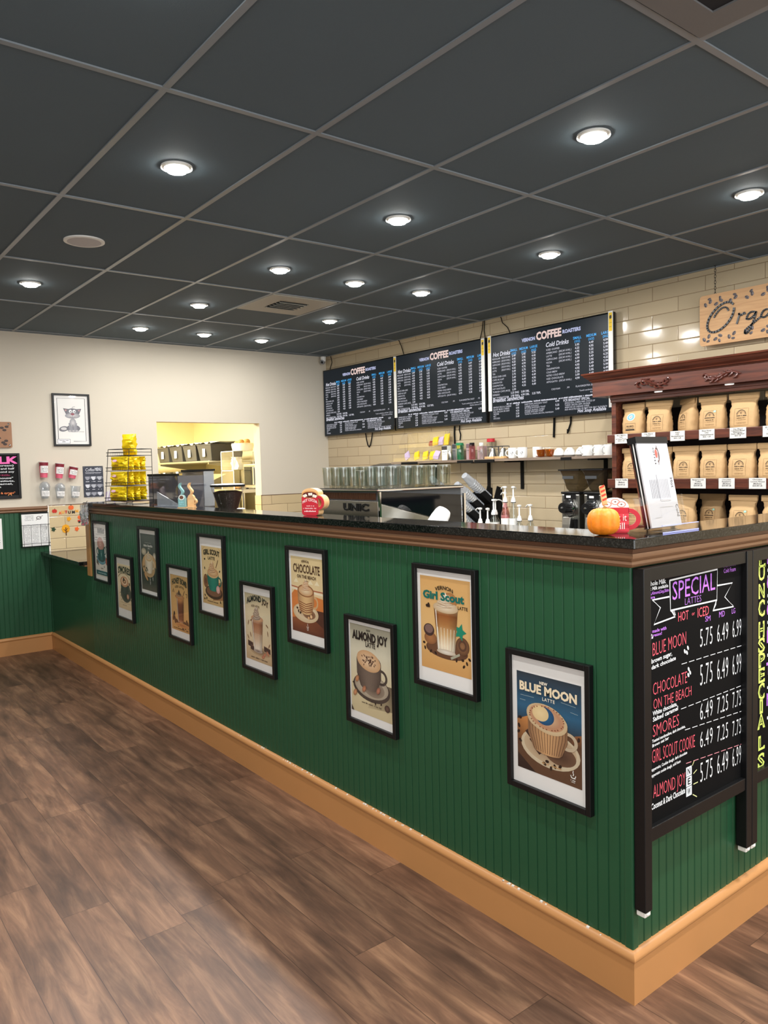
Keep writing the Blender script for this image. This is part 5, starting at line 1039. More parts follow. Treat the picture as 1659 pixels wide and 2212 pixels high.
# ---- autumn clings on the tiles
def cling(name, label, y, z, fn, cat='decal', grp='autumn clings on the tiles'):
    b = MB(); fn(b); o = b.build(name, CLM, None); o.location = (XL+0.0095, y, z); o.rotation_euler = (0, 0, PI/2); tag(o, label, cat, grp); return o
CLM = [mat('cling_red', (206, 44, 28), 0.4), mat('cling_orange', (240, 104, 40), 0.4), mat('cling_yellow', (236, 164, 24), 0.4), mat('cling_green', (30, 62, 36), 0.4), mat('cling_brown', (82, 44, 24), 0.4), mat('cling_black', (30, 28, 26), 0.4)]
def blob(b, cx, cz, rx, rz, mi, y=0.0, n=14, bump=0.0, f=5): b.prism([(cx+rx*(1+bump*math.cos(f*2*PI*k/n))*math.cos(2*PI*k/n), cz+rz*(1+bump*math.cos(f*2*PI*k/n))*math.sin(2*PI*k/n)) for k in range(n)], -0.003-y, 0.0, 'y', mi)
def bar_(b, x0, z0, x1, z1, w, mi, y=0.001):
    l = math.hypot(x1-x0, z1-z0); nx, nz = -(z1-z0)/l*w/2, (x1-x0)/l*w/2; b.prism([(x0+nx, z0+nz), (x0-nx, z0-nz), (x1-nx, z1-nz), (x1+nx, z1+nz)], -0.003-y, 0, 'y', mi)
def f_apple(b): blob(b, -0.008, 0, 0.014, 0.017, 0); blob(b, 0.008, 0, 0.014, 0.017, 0, 0.0005); bar_(b, 0, 0.012, 0.004, 0.026, 0.004, 4)
def f_pump(b): blob(b, -0.011, 0, 0.013, 0.019, 1); blob(b, 0.011, 0, 0.013, 0.019, 1, 0.0004); blob(b, 0, 0, 0.013, 0.021, 1, 0.0008); bar_(b, 0, 0.017, 0.003, 0.030, 0.006, 3)
def f_leaf(mi):
    def f(b): blob(b, 0, 0, 0.018, 0.018, mi, 0, 20, 0.28, 5); bar_(b, 0, -0.01, -0.006, -0.024, 0.003, mi)
    return f
def f_tree(b): blob(b, 0, 0.022, 0.036, 0.040, 2, 0, 24, 0.06, 8); bar_(b, 0.002, -0.042, 0.0, 0.035, 0.008, 4); bar_(b, 0, 0.0, -0.020, 0.018, 0.005, 4); bar_(b, 0, 0.008, 0.020, 0.026, 0.005, 4); bar_(b, 0.001, -0.016, 0.018, 0.002, 0.005, 4)
def f_truck(b):
    b.prism([(-0.032, -0.008), (0.034, -0.008), (0.034, 0.008), (0.016, 0.010), (0.010, 0.028), (-0.008, 0.028), (-0.010, 0.008), (-0.032, 0.008)], -0.003, 0, 'y', 0); blob(b, -0.018, -0.010, 0.010, 0.010, 5, 0.001); blob(b, 0.020, -0.010, 0.010, 0.010, 5, 0.001); blob(b, -0.012, 0.034, 0.020, 0.018, 1, 0.0015)
cling('apple_cling', 'red apple cling at the upper left of the tiles', 0.063, 1.282, f_apple); cling('pumpkin_cling', 'orange pumpkin cling above the lettering on the tiles', 0.212, 1.308, f_pump)
cling('leaf_cling', 'golden leaf cling in the middle of the tiles', 0.188, 1.203, f_leaf(2)); cling('leaf_cling', 'dark green leaf cling at the left of the tiles', 0.047, 1.114, f_leaf(3)); cling('leaf_cling', 'green leaf cling at the right end of the lettering', 0.304, 1.252, f_leaf(3)); cling('leaf_cling', 'orange squash cling right of the golden tree', 0.256, 1.104, f_leaf(1))
cling('tree_cling', 'golden tree cling low on the tiles', 0.156, 1.090, f_tree); cling('truck_cling', 'red truck cling carrying a pumpkin on the tiles', 0.300, 1.178, f_truck)
for ch, y, z, mi in zip('AUTUMN', (0.112, 0.138, 0.166, 0.196, 0.232, 0.264), (1.250, 1.256, 1.257, 1.252, 1.252, 1.260), (1, 2, 0, 4, 5, 2)):
    def f(b, ch=ch, mi=mi):
        V, F, w = layout(ch, 'h'); h = 0.024
        for fc in F: b.prism([((V[i][0]-w/2)*h, V[i][1]*h) for i in fc], -0.003, 0, 'y', mi)
    cling('letter_cling', 'foam letter %s cling of the word on the tiles, %s letter' % (ch, ORD['AUTUMN'.index(ch) if y != 0.196 else 3]), y, z, f, 'letter', 'letters of the autumn word')
# register on the pass shelf
t = thing('card_terminal', 'dark grey register box on the low service shelf', 'register', (-5.56, 0.36, 0.9145), 0.0)
MB().box((-0.14, -0.12, 0), (0.14, 0.12, 0.115)).build('housing', M['dgrey'], t, bevel=0.006); MB().box((-0.145, -0.128, 0.116), (0.145, 0.128, 0.128)).build('lid', M['black'], t, bevel=0.003); MB().tube([(-0.14, 0, 0.02), (-0.20, 0.0, 0.008), (-0.26, -0.03, 0.008)], 0.006, 6).build('cord', M['blackm'], t, smooth=60)
# ================================================================ cherry hutch with coffee bags
hx0, hx1 = -2.035, -0.30
hu = thing('coffee_hutch', 'dark cherry wood hutch with carved crown and three shelves of coffee bags', 'hutch', (-1.17, 2.95, 0.991))
MB().box((hx0, 2.765, 0.991), (hx0+0.035, 3.13, 2.075)).build('side_panel', M['cherry'], hu, world=True, bevel=0.002)
MB().box((hx1-0.035, 2.765, 0.991), (hx1, 3.13, 2.075)).build('side_panel', M['cherry'], hu, world=True, bevel=0.002)
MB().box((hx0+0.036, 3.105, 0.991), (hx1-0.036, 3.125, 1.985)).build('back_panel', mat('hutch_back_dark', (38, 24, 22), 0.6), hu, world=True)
for zt, zl0, zl1 in ((1.790, 1.745, 1.803), (1.476, 1.424, 1.489), (1.155, 1.105, 1.168)):
    MB().box((hx0+0.036, 2.768, zt-0.02), (hx1-0.036, 3.104, zt)).build('shelf_board', M['cherry'], hu, world=True)
    MB().box((hx0-0.022, 2.742, zl0), (hx1+0.02, 2.764, zl1)).build('shelf_lip', M['cherry'], hu, world=True, bevel=0.003)
MB().box((hx0+0.036, 2.768, 0.992), (hx1-0.036, 3.104, 1.01)).build('base_board', M['cherry'], hu, world=True)
c = MB().box((hx0, 2.752, 2.030), (hx1, 2.782, 2.0755)).box((hx0, 2.746, 2.050), (hx1, 2.752, 2.0755)); c.build('top_rail', M['cherry'], hu, world=True, bevel=0.002)
def hsweep(prof, name):
    """profile (out, z) along left return and front of the crown"""
    bx, by = -2.148, 2.70
    MB().loft([[(bx-d, 3.13, z) for d, z in prof], [(bx-d, by-d, z) for d, z in prof], [(-0.20, by-d, z) for d, z in prof]]).build(name, M['cherry'], hu, world=True, smooth=30)
hsweep([(-0.02, 2.076), (0.0, 2.076), (0.0, 2.178), (-0.02, 2.178)], 'fascia')
hsweep([(-0.02, 2.1785), (0.004, 2.1785), (0.006, 2.186), (0.014, 2.188), (0.018, 2.198), (0.030, 2.206), (0.046, 2.222), (0.050, 2.230), (0.056, 2.232), (0.058, 2.240), (0.056, 2.243), (-0.02, 2.243)], 'crown')
MB().box((-2.128, 2.7205, 2.0765), (-0.22, 3.128, 2.088)).build('soffit', M['cherry'], hu, world=True)
MB().box((-2.128, 2.7205, 2.232), (-0.22, 3.128, 2.242)).build('top_board', M['cherry'], hu, world=True)
def applique(xc, zc, s, flip=1):
    g = MB(); P = []
    g.tube([(xc+flip*s*(-0.13+0.26*t), 2.696, zc+s*(0.018*math.sin(t*2*PI*1.0)+0.004)) for t in [i/20 for i in range(21)]], 0.010*s, 6, 0, False, [0.4+0.8*math.sin(PI*i/20) for i in range(21)])
    for k in range(7):
        t = k/6; x = xc+flip*s*(-0.11+0.2*t); z = zc+s*(0.018*math.sin(t*2*PI))
        for q in (1, -1): g.tube([(x, 2.695, z), (x+flip*0.012*s, 2.690, z+q*0.016*s), (x+flip*0.032*s, 2.695, z+q*0.020*s)], 0.0062*s, 5, 0, False, [1, 1.1, 0.4])
    g.tube([(xc+flip*s*(0.12+0.018*math.cos(a)*(1-a/7)), 2.694, zc+s*(0.012+0.018*math.sin(a)*(1-a/7))) for a in [i*0.5 for i in range(13)]], 0.006*s, 5)
    g.build('applique', mat('carved_cherry', (84, 42, 34), 0.3, coat=0.3) if 'carved_cherry' not in bpy.data.materials else bpy.data.materials['carved_cherry'], hu, world=True, smooth=60, label='carved scroll ornament')
applique(-1.672, 2.128, 1.0); applique(-1.180, 2.124, 0.92, -1); applique(-0.66, 2.126, 1.0)
for x in (-1.650, -1.158, -0.66):
    MB().lathe([(0.036, 2.0745), (0.036, 2.071), (0.030, 2.069), (0.0, 2.069)], 20, at=(x, 2.80-0.035, 0)).build('puck_light', M['lens'] if False else mat('puck_white', (240, 240, 238), 0.4, emit=(255, 250, 240), es=1.2) if 'puck_white' not in bpy.data.materials else bpy.data.materials['puck_white'], hu, world=True, smooth=40)
# ---- kraft bag
BH = 0.226
def bw_(t):
    K = [(0, .072, .040), (.03, .079, .046), (.12, .082, .049), (.35, .083, .048), (.55, .080, .040), (.70, .074, .026), (.79, .080, .014), (.86, .092, .008), (1.0, .0935, .005)]
    for (a, w0, d0), (b, w1, d1) in zip(K, K[1:]):
        if t <= b: q = (t-a)/(b-a); return w0+(w1-w0)*q, d0+(d1-d0)*q
    return K[-1][1:]
def bag_front(x, z):
    w, d = bw_(min(1, max(0, z/BH))); q = min(1, abs(x)/w); return -d*(1-q**4)**0.25-0.0015
def kraft_bag_mesh():
    g = MB(); rings = []; r = random.Random(5); n = 28
    for i in range(19):
        t = i/18; w, d = bw_(t); R = []
        for k in range(n):
            a = 2*PI*k/n; cx, sy = math.cos(a), math.sin(a); ex = 0.5
            x = w*math.copysign(abs(cx)**ex, cx); y = d*math.copysign(abs(sy)**ex, sy)
            j = 0.0034 if 0.08 < t < 0.8 and sy > -0.5 else 0.0005
            R.append((x+r.uniform(-j, j), y+r.uniform(-j, j)+0.010*max(0, t-0.7), t*BH))
        rings.append(R)
    return g.loft(rings)
def bag_label(kind=0):
    a = Art(0, 0, 1, 0.0, 2e-5); K = (62, 46, 30); L2 = (214, 184, 128)
    if kind == 1:
        a.ell(0, 0.130, 0.034, 0.026, (110, 176, 222), (96, 160, 210)); a.ring(0, 0.130, 0.034, 0.026, 0.14, (236, 244, 248)); a.ell(0, 0.130, 0.014, 0.011, (236, 240, 240)); a.ring(0.002, 0.130, 0.010, 0.008, 0.4, (60, 50, 50))
        a.line([(-0.042, 0.036), (-0.042, 0.086), (0.042, 0.086), (0.042, 0.036), (-0.042, 0.036)], 0.0016, K); a.text('MILO MELITA', 0, 0.062, 0.008, K, w=0.06, var='h'); a.scrib(-0.03, 0.03, 0.052, 0.004, K, 3); a.rect(-0.036, 0.038, 0.036, 0.046, (24, 22, 20))
    else:
        pts = [(-0.043, 0.028), (-0.043, 0.132), (0.043, 0.132), (0.043, 0.028), (-0.043, 0.028)]; P = []
        for (x0, z0), (x1, z1) in zip(pts, pts[1:]): P += [(x0+(x1-x0)*k/8, z0+(z1-z0)*k/8) for k in range(8)]
        a.line(P+[pts[-1]], 0.0012, (120, 92, 58)); a.ring(0, 0.092, 0.030, 0.032, 0.12, K, 0.1, PI-0.1); a.ring(0, 0.092, 0.023, 0.024, 0.06, (110, 84, 54), 0.1, PI-0.1)
        a.ring(0, 0.104, 0.007, 0.006, 0.45, K, 0.6, 5.6); a.scrib(-0.034, 0.034, 0.084, 0.0065, K, 2+kind, 0.1); a.scrib(-0.026, 0.026, 0.070, 0.006, K, 12+kind); a.scrib(-0.03, 0.03, 0.060, 0.003, (110, 84, 54), 7); a.scrib(-0.032, 0.032, 0.044, 0.0026, (110, 84, 54), 8); a.scrib(-0.028, 0.028, 0.038, 0.0026, (110, 84, 54), 9)
        if kind == 2: a.ell(0.030, 0.126, 0.009, 0.007, (190, 222, 210), (120, 186, 160))
    a.v = [(x, bag_front(x, z)+y, z) for x, y, z in a.v]
    return a
BAG0 = {}
def kraft_bag(x, y, z, rz, label, kind=0, grp='kraft coffee bags on the hutch', s=1.0):
    if kind not in BAG0:
        t = thing('coffee_bag', label, 'coffee bag', (x, y, z), rz, grp)
        if 0 in BAG0 or 1 in BAG0 or 2 in BAG0:
            src = kids(next(iter(BAG0.values())))
            for k in src:
                if k.name.startswith(('pouch', 'folded')): q = k.copy(); COL.objects.link(q); q.parent = t
        else:
            kraft_bag_mesh().build('pouch', M['kraft'], t, smooth=50)
            MB().loft([[(sx*0.092, yy, zz) for sx in (-1, -0.4, 0.3, 1)] for yy, zz in ((0.006, BH+0.001), (-0.0075, BH+0.002), (-0.0125, BH-0.006), (-0.0115, BH-0.034), (-0.0085, BH-0.034), (-0.0085, BH-0.004))], 0, False, False).build('folded_top', M['kraft'], t, smooth=50)
        bag_label(kind).build('front_print', PRINT, next(c for c in kids(t) if c.name.startswith('pouch'))); BAG0[kind] = t
    else: t = dup(BAG0[kind], (x, y, z), rz, label, grp)
    t.scale = (s, s, s); return t
yb = 2.832
for i, (x, r, k, lab) in enumerate([(-1.893, -0.06, 1, 'kraft coffee bag with a round blue sticker, left end of the top hutch shelf'), (-1.695, 0.12, 0, 'kraft coffee bag just right of the blue-stickered one, top hutch shelf'), (-1.500, -0.52, 0, 'kraft coffee bag turned sideways and looking narrow, top hutch shelf'),
                                   (-1.310, 0.02, 2, 'kraft coffee bag with a small green seal, top hutch shelf'), (-1.106, 0.06, 0, 'kraft coffee bag right of the green-sealed one on the top hutch shelf'), (-0.880, -0.05, 0, 'kraft coffee bag cut by the right edge, top hutch shelf')]):
    kraft_bag(x, yb+(0.035 if r < -0.5 else 0), 1.7905, r, lab, k)
for x, r, k, lab in [(-1.893, 0.06, 0, 'kraft coffee bag at the left end of the middle hutch shelf'), (-1.690, 0.04, 0, 'kraft coffee bag hidden behind the tilted menu, middle hutch shelf'), (-1.497, 0.04, 0, 'kraft coffee bag showing just right of the tilted menu, middle hutch shelf'), (-1.307, -0.03, 0, 'kraft coffee bag above the toffee price tag, middle hutch shelf'),
                     (-1.116, -0.03, 0, 'kraft coffee bag above the raspberry price tag, middle hutch shelf'), (-0.925, 0.05, 0, 'kraft coffee bag cut by the right edge, middle hutch shelf')]:
    kraft_bag(x, yb, 1.4765, r, lab, k)
for x, y, r, k, lab in [(-1.893, yb, 0.06, 0, 'kraft coffee bag behind the red mug sign, lowest hutch shelf'), (-1.700, yb, 0.0, 0, 'kraft coffee bag hidden behind the menu holder, lowest hutch shelf'), (-1.520, yb, 0.25, 0, 'kraft coffee bag right beside the clear menu holder, lowest hutch shelf'), (-1.375, yb+0.115, -0.1, 2, 'shaded kraft coffee bag set back in the gap of the lowest hutch shelf'),
                        (-1.110, yb, -0.02, 2, 'kraft coffee bag with a pale green seal, front of the lowest hutch shelf'), (-0.900, yb, 0.05, 0, 'kraft coffee bag cut by the right edge, lowest hutch shelf')]:
    kraft_bag(x, y, 1.1555, r, lab, k)
# ---- price tags on the shelf lips
def tag_card(x, z, lines, label, w=0.103, h=0.066):
    t = thing('price_tag', label, 'price tag', (x, 2.7405, z), 0, 'white price tags on the hutch')
    MB().box((-w/2, -0.0022, 0), (w/2, 0, h)).build('card', M['paper'], t); MB().box((-w/2-0.006, -0.0048, -0.003), (w/2+0.006, -0.0040, h+0.002)).build('clear_sleeve', M['clear'], t)
    a = Art(0, 0, 1, -0.0024); n = len(lines)
    for i, s in enumerate(lines):
        hh = 0.0082 if n > 3 else 0.0095; a.text(s, 0, h-0.014-i*(h-0.016)/n, hh, (40, 38, 40), w=min(w*0.86, 0.0066*len(s)), var='b')
    a.build('lettering', PRINT, next(c for c in kids(t) if c.name.startswith('card')))
R1 = [(-1.938, ('MILO MELITA', 'DARK', 'All Natural Process', '$22 / LB'), 'white price tag under the blue-stickered bag'), (-1.722, ('City Blend', 'LIGHT', 'Colombian', '$20 / LB'), 'white price tag with its lower half hidden behind the tilted menu'), (-1.507, ('Amaro', 'DARK', 'Blended/Natural', '$22 / LB'), 'white price tag under the bag turned sideways'),
      (-1.303, ('Blue River', 'DARK', 'Washed/Natural', '$22 / LB'), 'white price tag under the green-sealed bag on the top shelf'), (-1.100, ('Day Blend', 'Columbian/Brazil', 'Ethiopian', 'Dark / Medium', '$22 LB'), 'white five-line price tag on the top hutch shelf'), (-0.895, ('El Salvador', 'Natural', 'Washed', '$ 20 / LB'), 'white price tag cut by the right edge, top hutch shelf')]
for x, l, lab in R1: tag_card(x, 1.738, l, lab)
R2 = [(-1.938, ('French Vanilla', '(Medium)', '$20.00 LB'), 'white price tag at the left end of the middle hutch shelf'), (-1.362, ('Butterscotch', 'Toffee', '(Medium)', '$20.00 LB'), 'white toffee price tag on the middle hutch shelf, beside the menu'), (-1.172, ('Chocolate', 'Raspberry', '(Medium)', '$20.00 LB'), 'white raspberry price tag in the middle of the middle hutch shelf'), (-0.978, ('Chocolate', 'Coconut Almond', '(Medium)', '$20.00 LB'), 'white coconut almond price tag, middle hutch shelf near the right edge')]
for x, l, lab in R2: tag_card(x, 1.426, l, lab)
# ================================================================ bulk grinders on the back counter
def grinder(x, label, first=[None]):
    if first[0]: return dup(first[0], (x, 2.86, 0.9905), 0, label, 'bulk coffee grinders')
    t = thing('coffee_grinder', label, 'coffee grinder', (x, 2.86, 0.9905), 0, 'bulk coffee grinders'); first[0] = t
    MB().box((-0.082, -0.10, 0.0), (0.082, 0.20, 0.385)).build('body', M['steel'], t, bevel=0.008); MB().box((-0.086, -0.104, 0.386), (0.086, 0.21, 0.402)).build('top_plate', M['black'], t, bevel=0.004)
    MB().box((-0.05, -0.107, 0.345), (0.05, -0.1005, 0.384)).box((-0.03, -0.109, 0.358), (0.01, -0.1065, 0.374), 1).build('name_plate', [M['black'], M['white']], t)
    # hopper: nearly upright toward the room, long slope to the wall
    R = [[(-.035, -.07), (.035, -.07), (.035, .02), (-.035, .02)], [(-.05, -.085), (.05, -.085), (.05, .05), (-.05, .05)], [(-.082, -.105), (.082, -.105), (.082, .17), (-.082, .17)], [(-.092, -.115), (.092, -.115), (.092, .235), (-.092, .235)]]
    MB().loft([[(px, py, z) for px, py in r] for r, z in zip(R, (0.403, 0.425, 0.535, 0.562))], 0, False).build('hopper', M['smoke'], t, bevel=0.012)
    c = MB(); 
    for q in (((-.097, -.12, .562), (.097, -.108, .572)), ((-.097, .228, .562), (.097, .24, .572)), ((-.097, -.108, .562), (-.085, .228, .572)), ((.085, -.108, .562), (.097, .228, .572))): c.box(*q)
    c.build('hopper_rim', M['black'], t); MB().box((-0.055, -0.121, 0.50), (0.045, -0.1165, 0.522)).build('hopper_label', M['dgrey'], t)
    o = MB().at((0, -0.1005, 0.285), rx=PI/2).lathe([(0.062, 0), (0.062, 0.012), (0.056, 0.014), (0.056, 0.020), (0.060, 0.022), (0.060, 0.034), (0.054, 0.040), (0.0, 0.040)], 28).build('dial', M['chrome'], t, smooth=30)
    c = MB().at((0, -0.140, 0.285), rx=PI/2); c.loft([[((0.040 if k % 2 else 0.036)*math.cos(2*PI*k/36), (0.040 if k % 2 else 0.036)*math.sin(2*PI*k/36), z) for k in range(36)] for z in (0.0, 0.055)]); c.build('knob', M['black'], t); MB().at((0, -0.195, 0.285), rx=PI/2).lathe([(0.011, 0), (0.010, 0.004), (0, 0.005)], 14).build('knob_cap', M['chrome'], t, smooth=40)
    MB().box((-0.012, -0.112, 0.19), (0.012, -0.1005, 0.225)).build('clamp', M['black'], t); MB().loft([[(sx*w, yy, z) for sx, yy in ((-1, y0), (1, y0), (1, y1), (-1, y1))] for w, y0, y1, z in ((.036, -.145, -.1005, .215), (.036, -.155, -.1005, .16), (.030, -.165, -.13, .085))]).build('chute', M['steel'], t, bevel=0.003)
    MB().box((0.045, -0.118, 0.12), (0.062, -0.1005, 0.20)).build('switch', M['black'], t, bevel=0.003)
    return t
grinder(-2.405, 'steel bulk coffee grinder with smoked hopper, the left one of the pair'); grinder(-2.195, 'steel bulk coffee grinder with smoked hopper, right one behind the pumpkin')
# ================================================================ wall shelf and what stands on it
SZ = 1.662
sh = thing('wall_shelf', 'grey-brown wall shelf on black brackets under the menu screens', 'shelf', (-3.45, 3.04, SZ-0.022))
MB().box((-4.765, 2.925, SZ-0.022), (-2.06, YB-0.002, SZ)).build('board', M['shelfw'], sh, world=True, bevel=0.001)
for x in (-4.33, -3.62, -3.22, -2.36):
    MB().box((x-0.016, YB-0.012, 1.395), (x+0.016, YB-0.002, SZ-0.023)).box((x-0.016, 2.935, SZ-0.034), (x+0.016, YB-0.012, SZ-0.023)).build('bracket', M['blackm'], sh, world=True)
for x0, x1 in ((-4.60, -4.36), (-3.80, -3.60), (-3.58, -3.34), (-2.62, -2.52)): MB().box((x0, 2.917, SZ-0.030), (x1, 2.9245, SZ-0.006)).build('edge_rail', M['blackm'], sh, world=True)
def jar(x, y, r, h, capc, body, label, name='jar', cat='jar', capr=0.9, caph=0.022, z=SZ+0.0005, grp=None):
    t = thing(name, label, cat, (x, y, z), 0, grp)
    MB().lathe([(r*0.9, 0), (r, 0.006), (r, h*0.72), (r*0.92, h*0.82), (r*capr*0.92, h*0.9), (r*capr*0.92, h-caph)], 20).build('glass_body', body, t, smooth=50); MB().lathe([(r*capr, h-caph), (r*capr, h-0.002), (r*capr*0.93, h), (0, h)], 20).build('cap', capc, t, smooth=40); return t
def carton(x, y, w, d, h, m, label, band=None, rz=0.0, z=SZ+0.0005, name='carton', cat='box'):
    t = thing(name, label, cat, (x, y, z), rz); MB().box((-w/2, -d/2, 0), (w/2, d/2, h)).build('box_body', m, t, bevel=0.002)
    a = Art(0, 0, 1, -d/2-0.0006); b0 = band or (80, 76, 76); a.rect(-w*0.5, h*0.72, w*0.5, h*0.98, b0); a.scrib(-w*0.35, w*0.38, h*0.55, h*0.06, (110, 106, 106), int(abs(x)*100)); a.scrib(-w*0.3, w*0.3, h*0.42, h*0.04, (150, 146, 146), int(abs(x)*90)); a.build('front_print', PRINT, t); return t
carton(-4.012, 2.985, 0.075, 0.05, 0.135, M['white'], 'white carton on the wall shelf, first right of the tea rack', (60, 58, 60)); carton(-3.965, 3.07, 0.065, 0.05, 0.15, M['grey'], 'grey striped carton at the back of the wall shelf', (66, 68, 74)); carton(-3.895, 3.055, 0.045, 0.05, 0.145, M['green2'], 'carton with green and yellow print on the wall shelf', (206, 200, 60))
jar(-3.942, 2.965, 0.026, 0.085, M['steel'], M['steel'], 'small steel shaker on the wall shelf in front of the grey carton', 'shaker', 'shaker', 0.8, 0.014)
jar(-3.832, 2.985, 0.040, 0.155, M['green2'], M['glass'], 'glass jar with a green lid on the wall shelf')
carton(-3.738, 3.03, 0.052, 0.06, 0.145, M['mauve'], 'tall mauve box between the green-lidded jar and the red bottle', (120, 96, 104))
jar(-3.672, 2.985, 0.030, 0.150, M['blackm'], M['syr'], 'red bottle with a black cap on the wall shelf', 'bottle', 'bottle', 0.75, 0.03); carton(-3.590, 3.03, 0.072, 0.05, 0.118, M['mauve'], 'pinkish box with a brown square on the wall shelf', (196, 150, 150))
jar(-3.535, 2.965, 0.024, 0.145, M['white'], M['glass'], 'clear bottle with a white cap on the wall shelf', 'bottle', 'bottle', 0.8, 0.03); jar(-3.545, 3.095, 0.038, 0.182, M['red'], M['glass'], 'tall clear jar with a red lid at the back of the wall shelf', 'jar', 'jar', 0.95, 0.03)
def dripper(x, label, first=[None]):
    if first[0]: return dup(first[0], (x, 3.0, SZ+0.0005), 0, label, 'coffee drippers on the wall shelf')
    t = thing('coffee_dripper', label, 'coffee dripper', (x, 3.0, SZ+0.0005), 0, 'coffee drippers on the wall shelf'); first[0] = t
    MB().box((-0.056, -0.055, 0), (0.056, 0.055, 0.020)).build('wood_base', M['pine'], t, bevel=0.003); MB().lathe([(0.050, 0.0205), (0.046, 0.028), (0.020, 0.085), (0.018, 0.09), (0.0, 0.09)], 22).build('steel_cone', M['steel'], t, smooth=50)
    c = MB(); [c.tube([(0.05*math.cos(a), 0.05*math.sin(a), 0.02), (0.05*math.cos(a), 0.05*math.sin(a), 0.105)], 0.003, 5) for a in (0.6, 2.5, 4.4)]; c.lathe([(0.052, 0.103), (0.054, 0.108), (0.050, 0.109), (0.048, 0.104)], 22, cap=False); c.build('holder', M['dgrey'], t, smooth=50); return t
dripper(-3.425, 'steel cone dripper on a wood block, the left one'); dripper(-3.305, 'steel cone dripper on a wood block, the right one beside the mugs')
def mug(name, x, y, z, label, grp, h=0.088, r=0.041, inv=False, m='ceram', handle=True, rz=0.0, logo=True, cache={}):
    key = (name, h, r, inv, m)
    if key in cache: return dup(cache[key], (x, y, z), rz, label, grp)
    t = thing(name, label, 'mug' if name == 'mug' else 'cup', (x, y, z), rz, grp); cache[key] = t
    P = [(0, 0.004), (r*0.9, 0.0), (r*0.96, 0.004), (r, h*0.2), (r, h*0.97), (r*0.985, h), (r*0.93, h*0.97), (r*0.92, h*0.1), (0, h*0.08)]
    if name == 'cappuccino_cup': P = [(0, 0.0), (r*0.45, 0.0), (r*0.5, 0.006), (r*0.8, h*0.35), (r*0.97, h*0.75), (r, h*0.99), (r*0.96, h), (r*0.92, h*0.75), (r*0.74, h*0.38), (0, h*0.12)]
    if inv: P = [(q, h-zz) for q, zz in P]
    MB().lathe(P, 26, 0, False).build('cup_body', M[m], t, smooth=50)
    if handle: MB().tube([(-r*0.95-0.024*math.sin(a), 0, h*0.5+h*0.30*math.cos(a)) for a in [PI*k/10 for k in range(11)]], 0.0050, 7).build('handle', M[m], t, smooth=60)
    if logo:
        a = Art(0, 0, 1, 0); a.ring(0, h*0.5, 0.011, 0.009, 0.35, (60, 58, 58), PI*0.9, PI*2.3); a.line([(0.002, h*0.5), (0.006, h*0.62)], 0.003, (60, 58, 58)); a.scrib(-0.01, 0.012, h*0.28, 0.005, (120, 118, 118), 4)
        q = r*1.004 if name == 'mug' else r*0.86
        a.v = [(q*math.sin(xx/q), -(q-yy)*math.cos(xx/q), zz) for xx, yy, zz in a.v]; a.build('cup_logo', PRINT, t)
    return t
mug('mug', -3.195, 3.0, SZ+0.0005, 'white logo mug on the wall shelf, the left one beside the drippers', 'white mugs on the wall shelf', rz=0.5); mug('mug', -3.075, 2.985, SZ+0.0005, 'white logo mug with its handle showing, middle one on the wall shelf', 'white mugs on the wall shelf', rz=0.55); mug('mug', -2.985, 3.07, SZ+0.0005, 'white mug half hidden behind the middle mug, wall shelf', 'white mugs on the wall shelf', rz=2.5)
for x, lab in ((-2.875, 'amber glass cup on a saucer, the left one'), (-2.785, 'amber glass cup on a saucer, the right one')):
    t = thing('amber_cup', lab+' on the wall shelf', 'cup', (x, 2.985, SZ+0.0005), 0, 'amber glass cups'); MB().lathe([(0.0, 0.0), (0.038, 0.004), (0.043, 0.010), (0.039, 0.008), (0, 0.004)], 24, 0, False).build('saucer', M['amber'], t, smooth=50); MB().lathe([(0.0, 0.006), (0.024, 0.007), (0.034, 0.03), (0.038, 0.062), (0.036, 0.062), (0.03, 0.03), (0, 0.011)], 22, 0, False).build('cup_body', M['amber'], t, smooth=50)
for x, lab in ((-2.690, 'first from the amber cups'), (-2.585, 'second from the amber cups'), (-2.475, 'third from the amber cups')):
    mug('cappuccino_cup', x, 2.99, SZ+0.0135, 'white cup upside down on a saucer, '+lab, 'upturned white cups', 0.056, 0.046, True, handle=False)
    t = thing('saucer', 'white saucer under an upturned cup, '+lab, 'saucer', (x, 2.99, SZ+0.0005), 0, 'white saucers on the wall shelf'); MB().lathe([(0, 0), (0.034, 0.0), (0.056, 0.010), (0.058, 0.012), (0.054, 0.012), (0.034, 0.0045), (0, 0.0045)], 26, 0, False).build('saucer_dish', M['ceram'], t, smooth=50)
for x, y, lab in ((-2.395, 2.962, 'left'), (-2.305, 2.985, 'middle'), (-2.215, 2.985, 'right')): mug('mug', x, y, SZ+0.0005, 'white cup turned upside down beside the hutch, the %s one of three' % lab, 'upturned mugs beside the hutch', 0.080, 0.043, True, rz=1.2, logo=False)
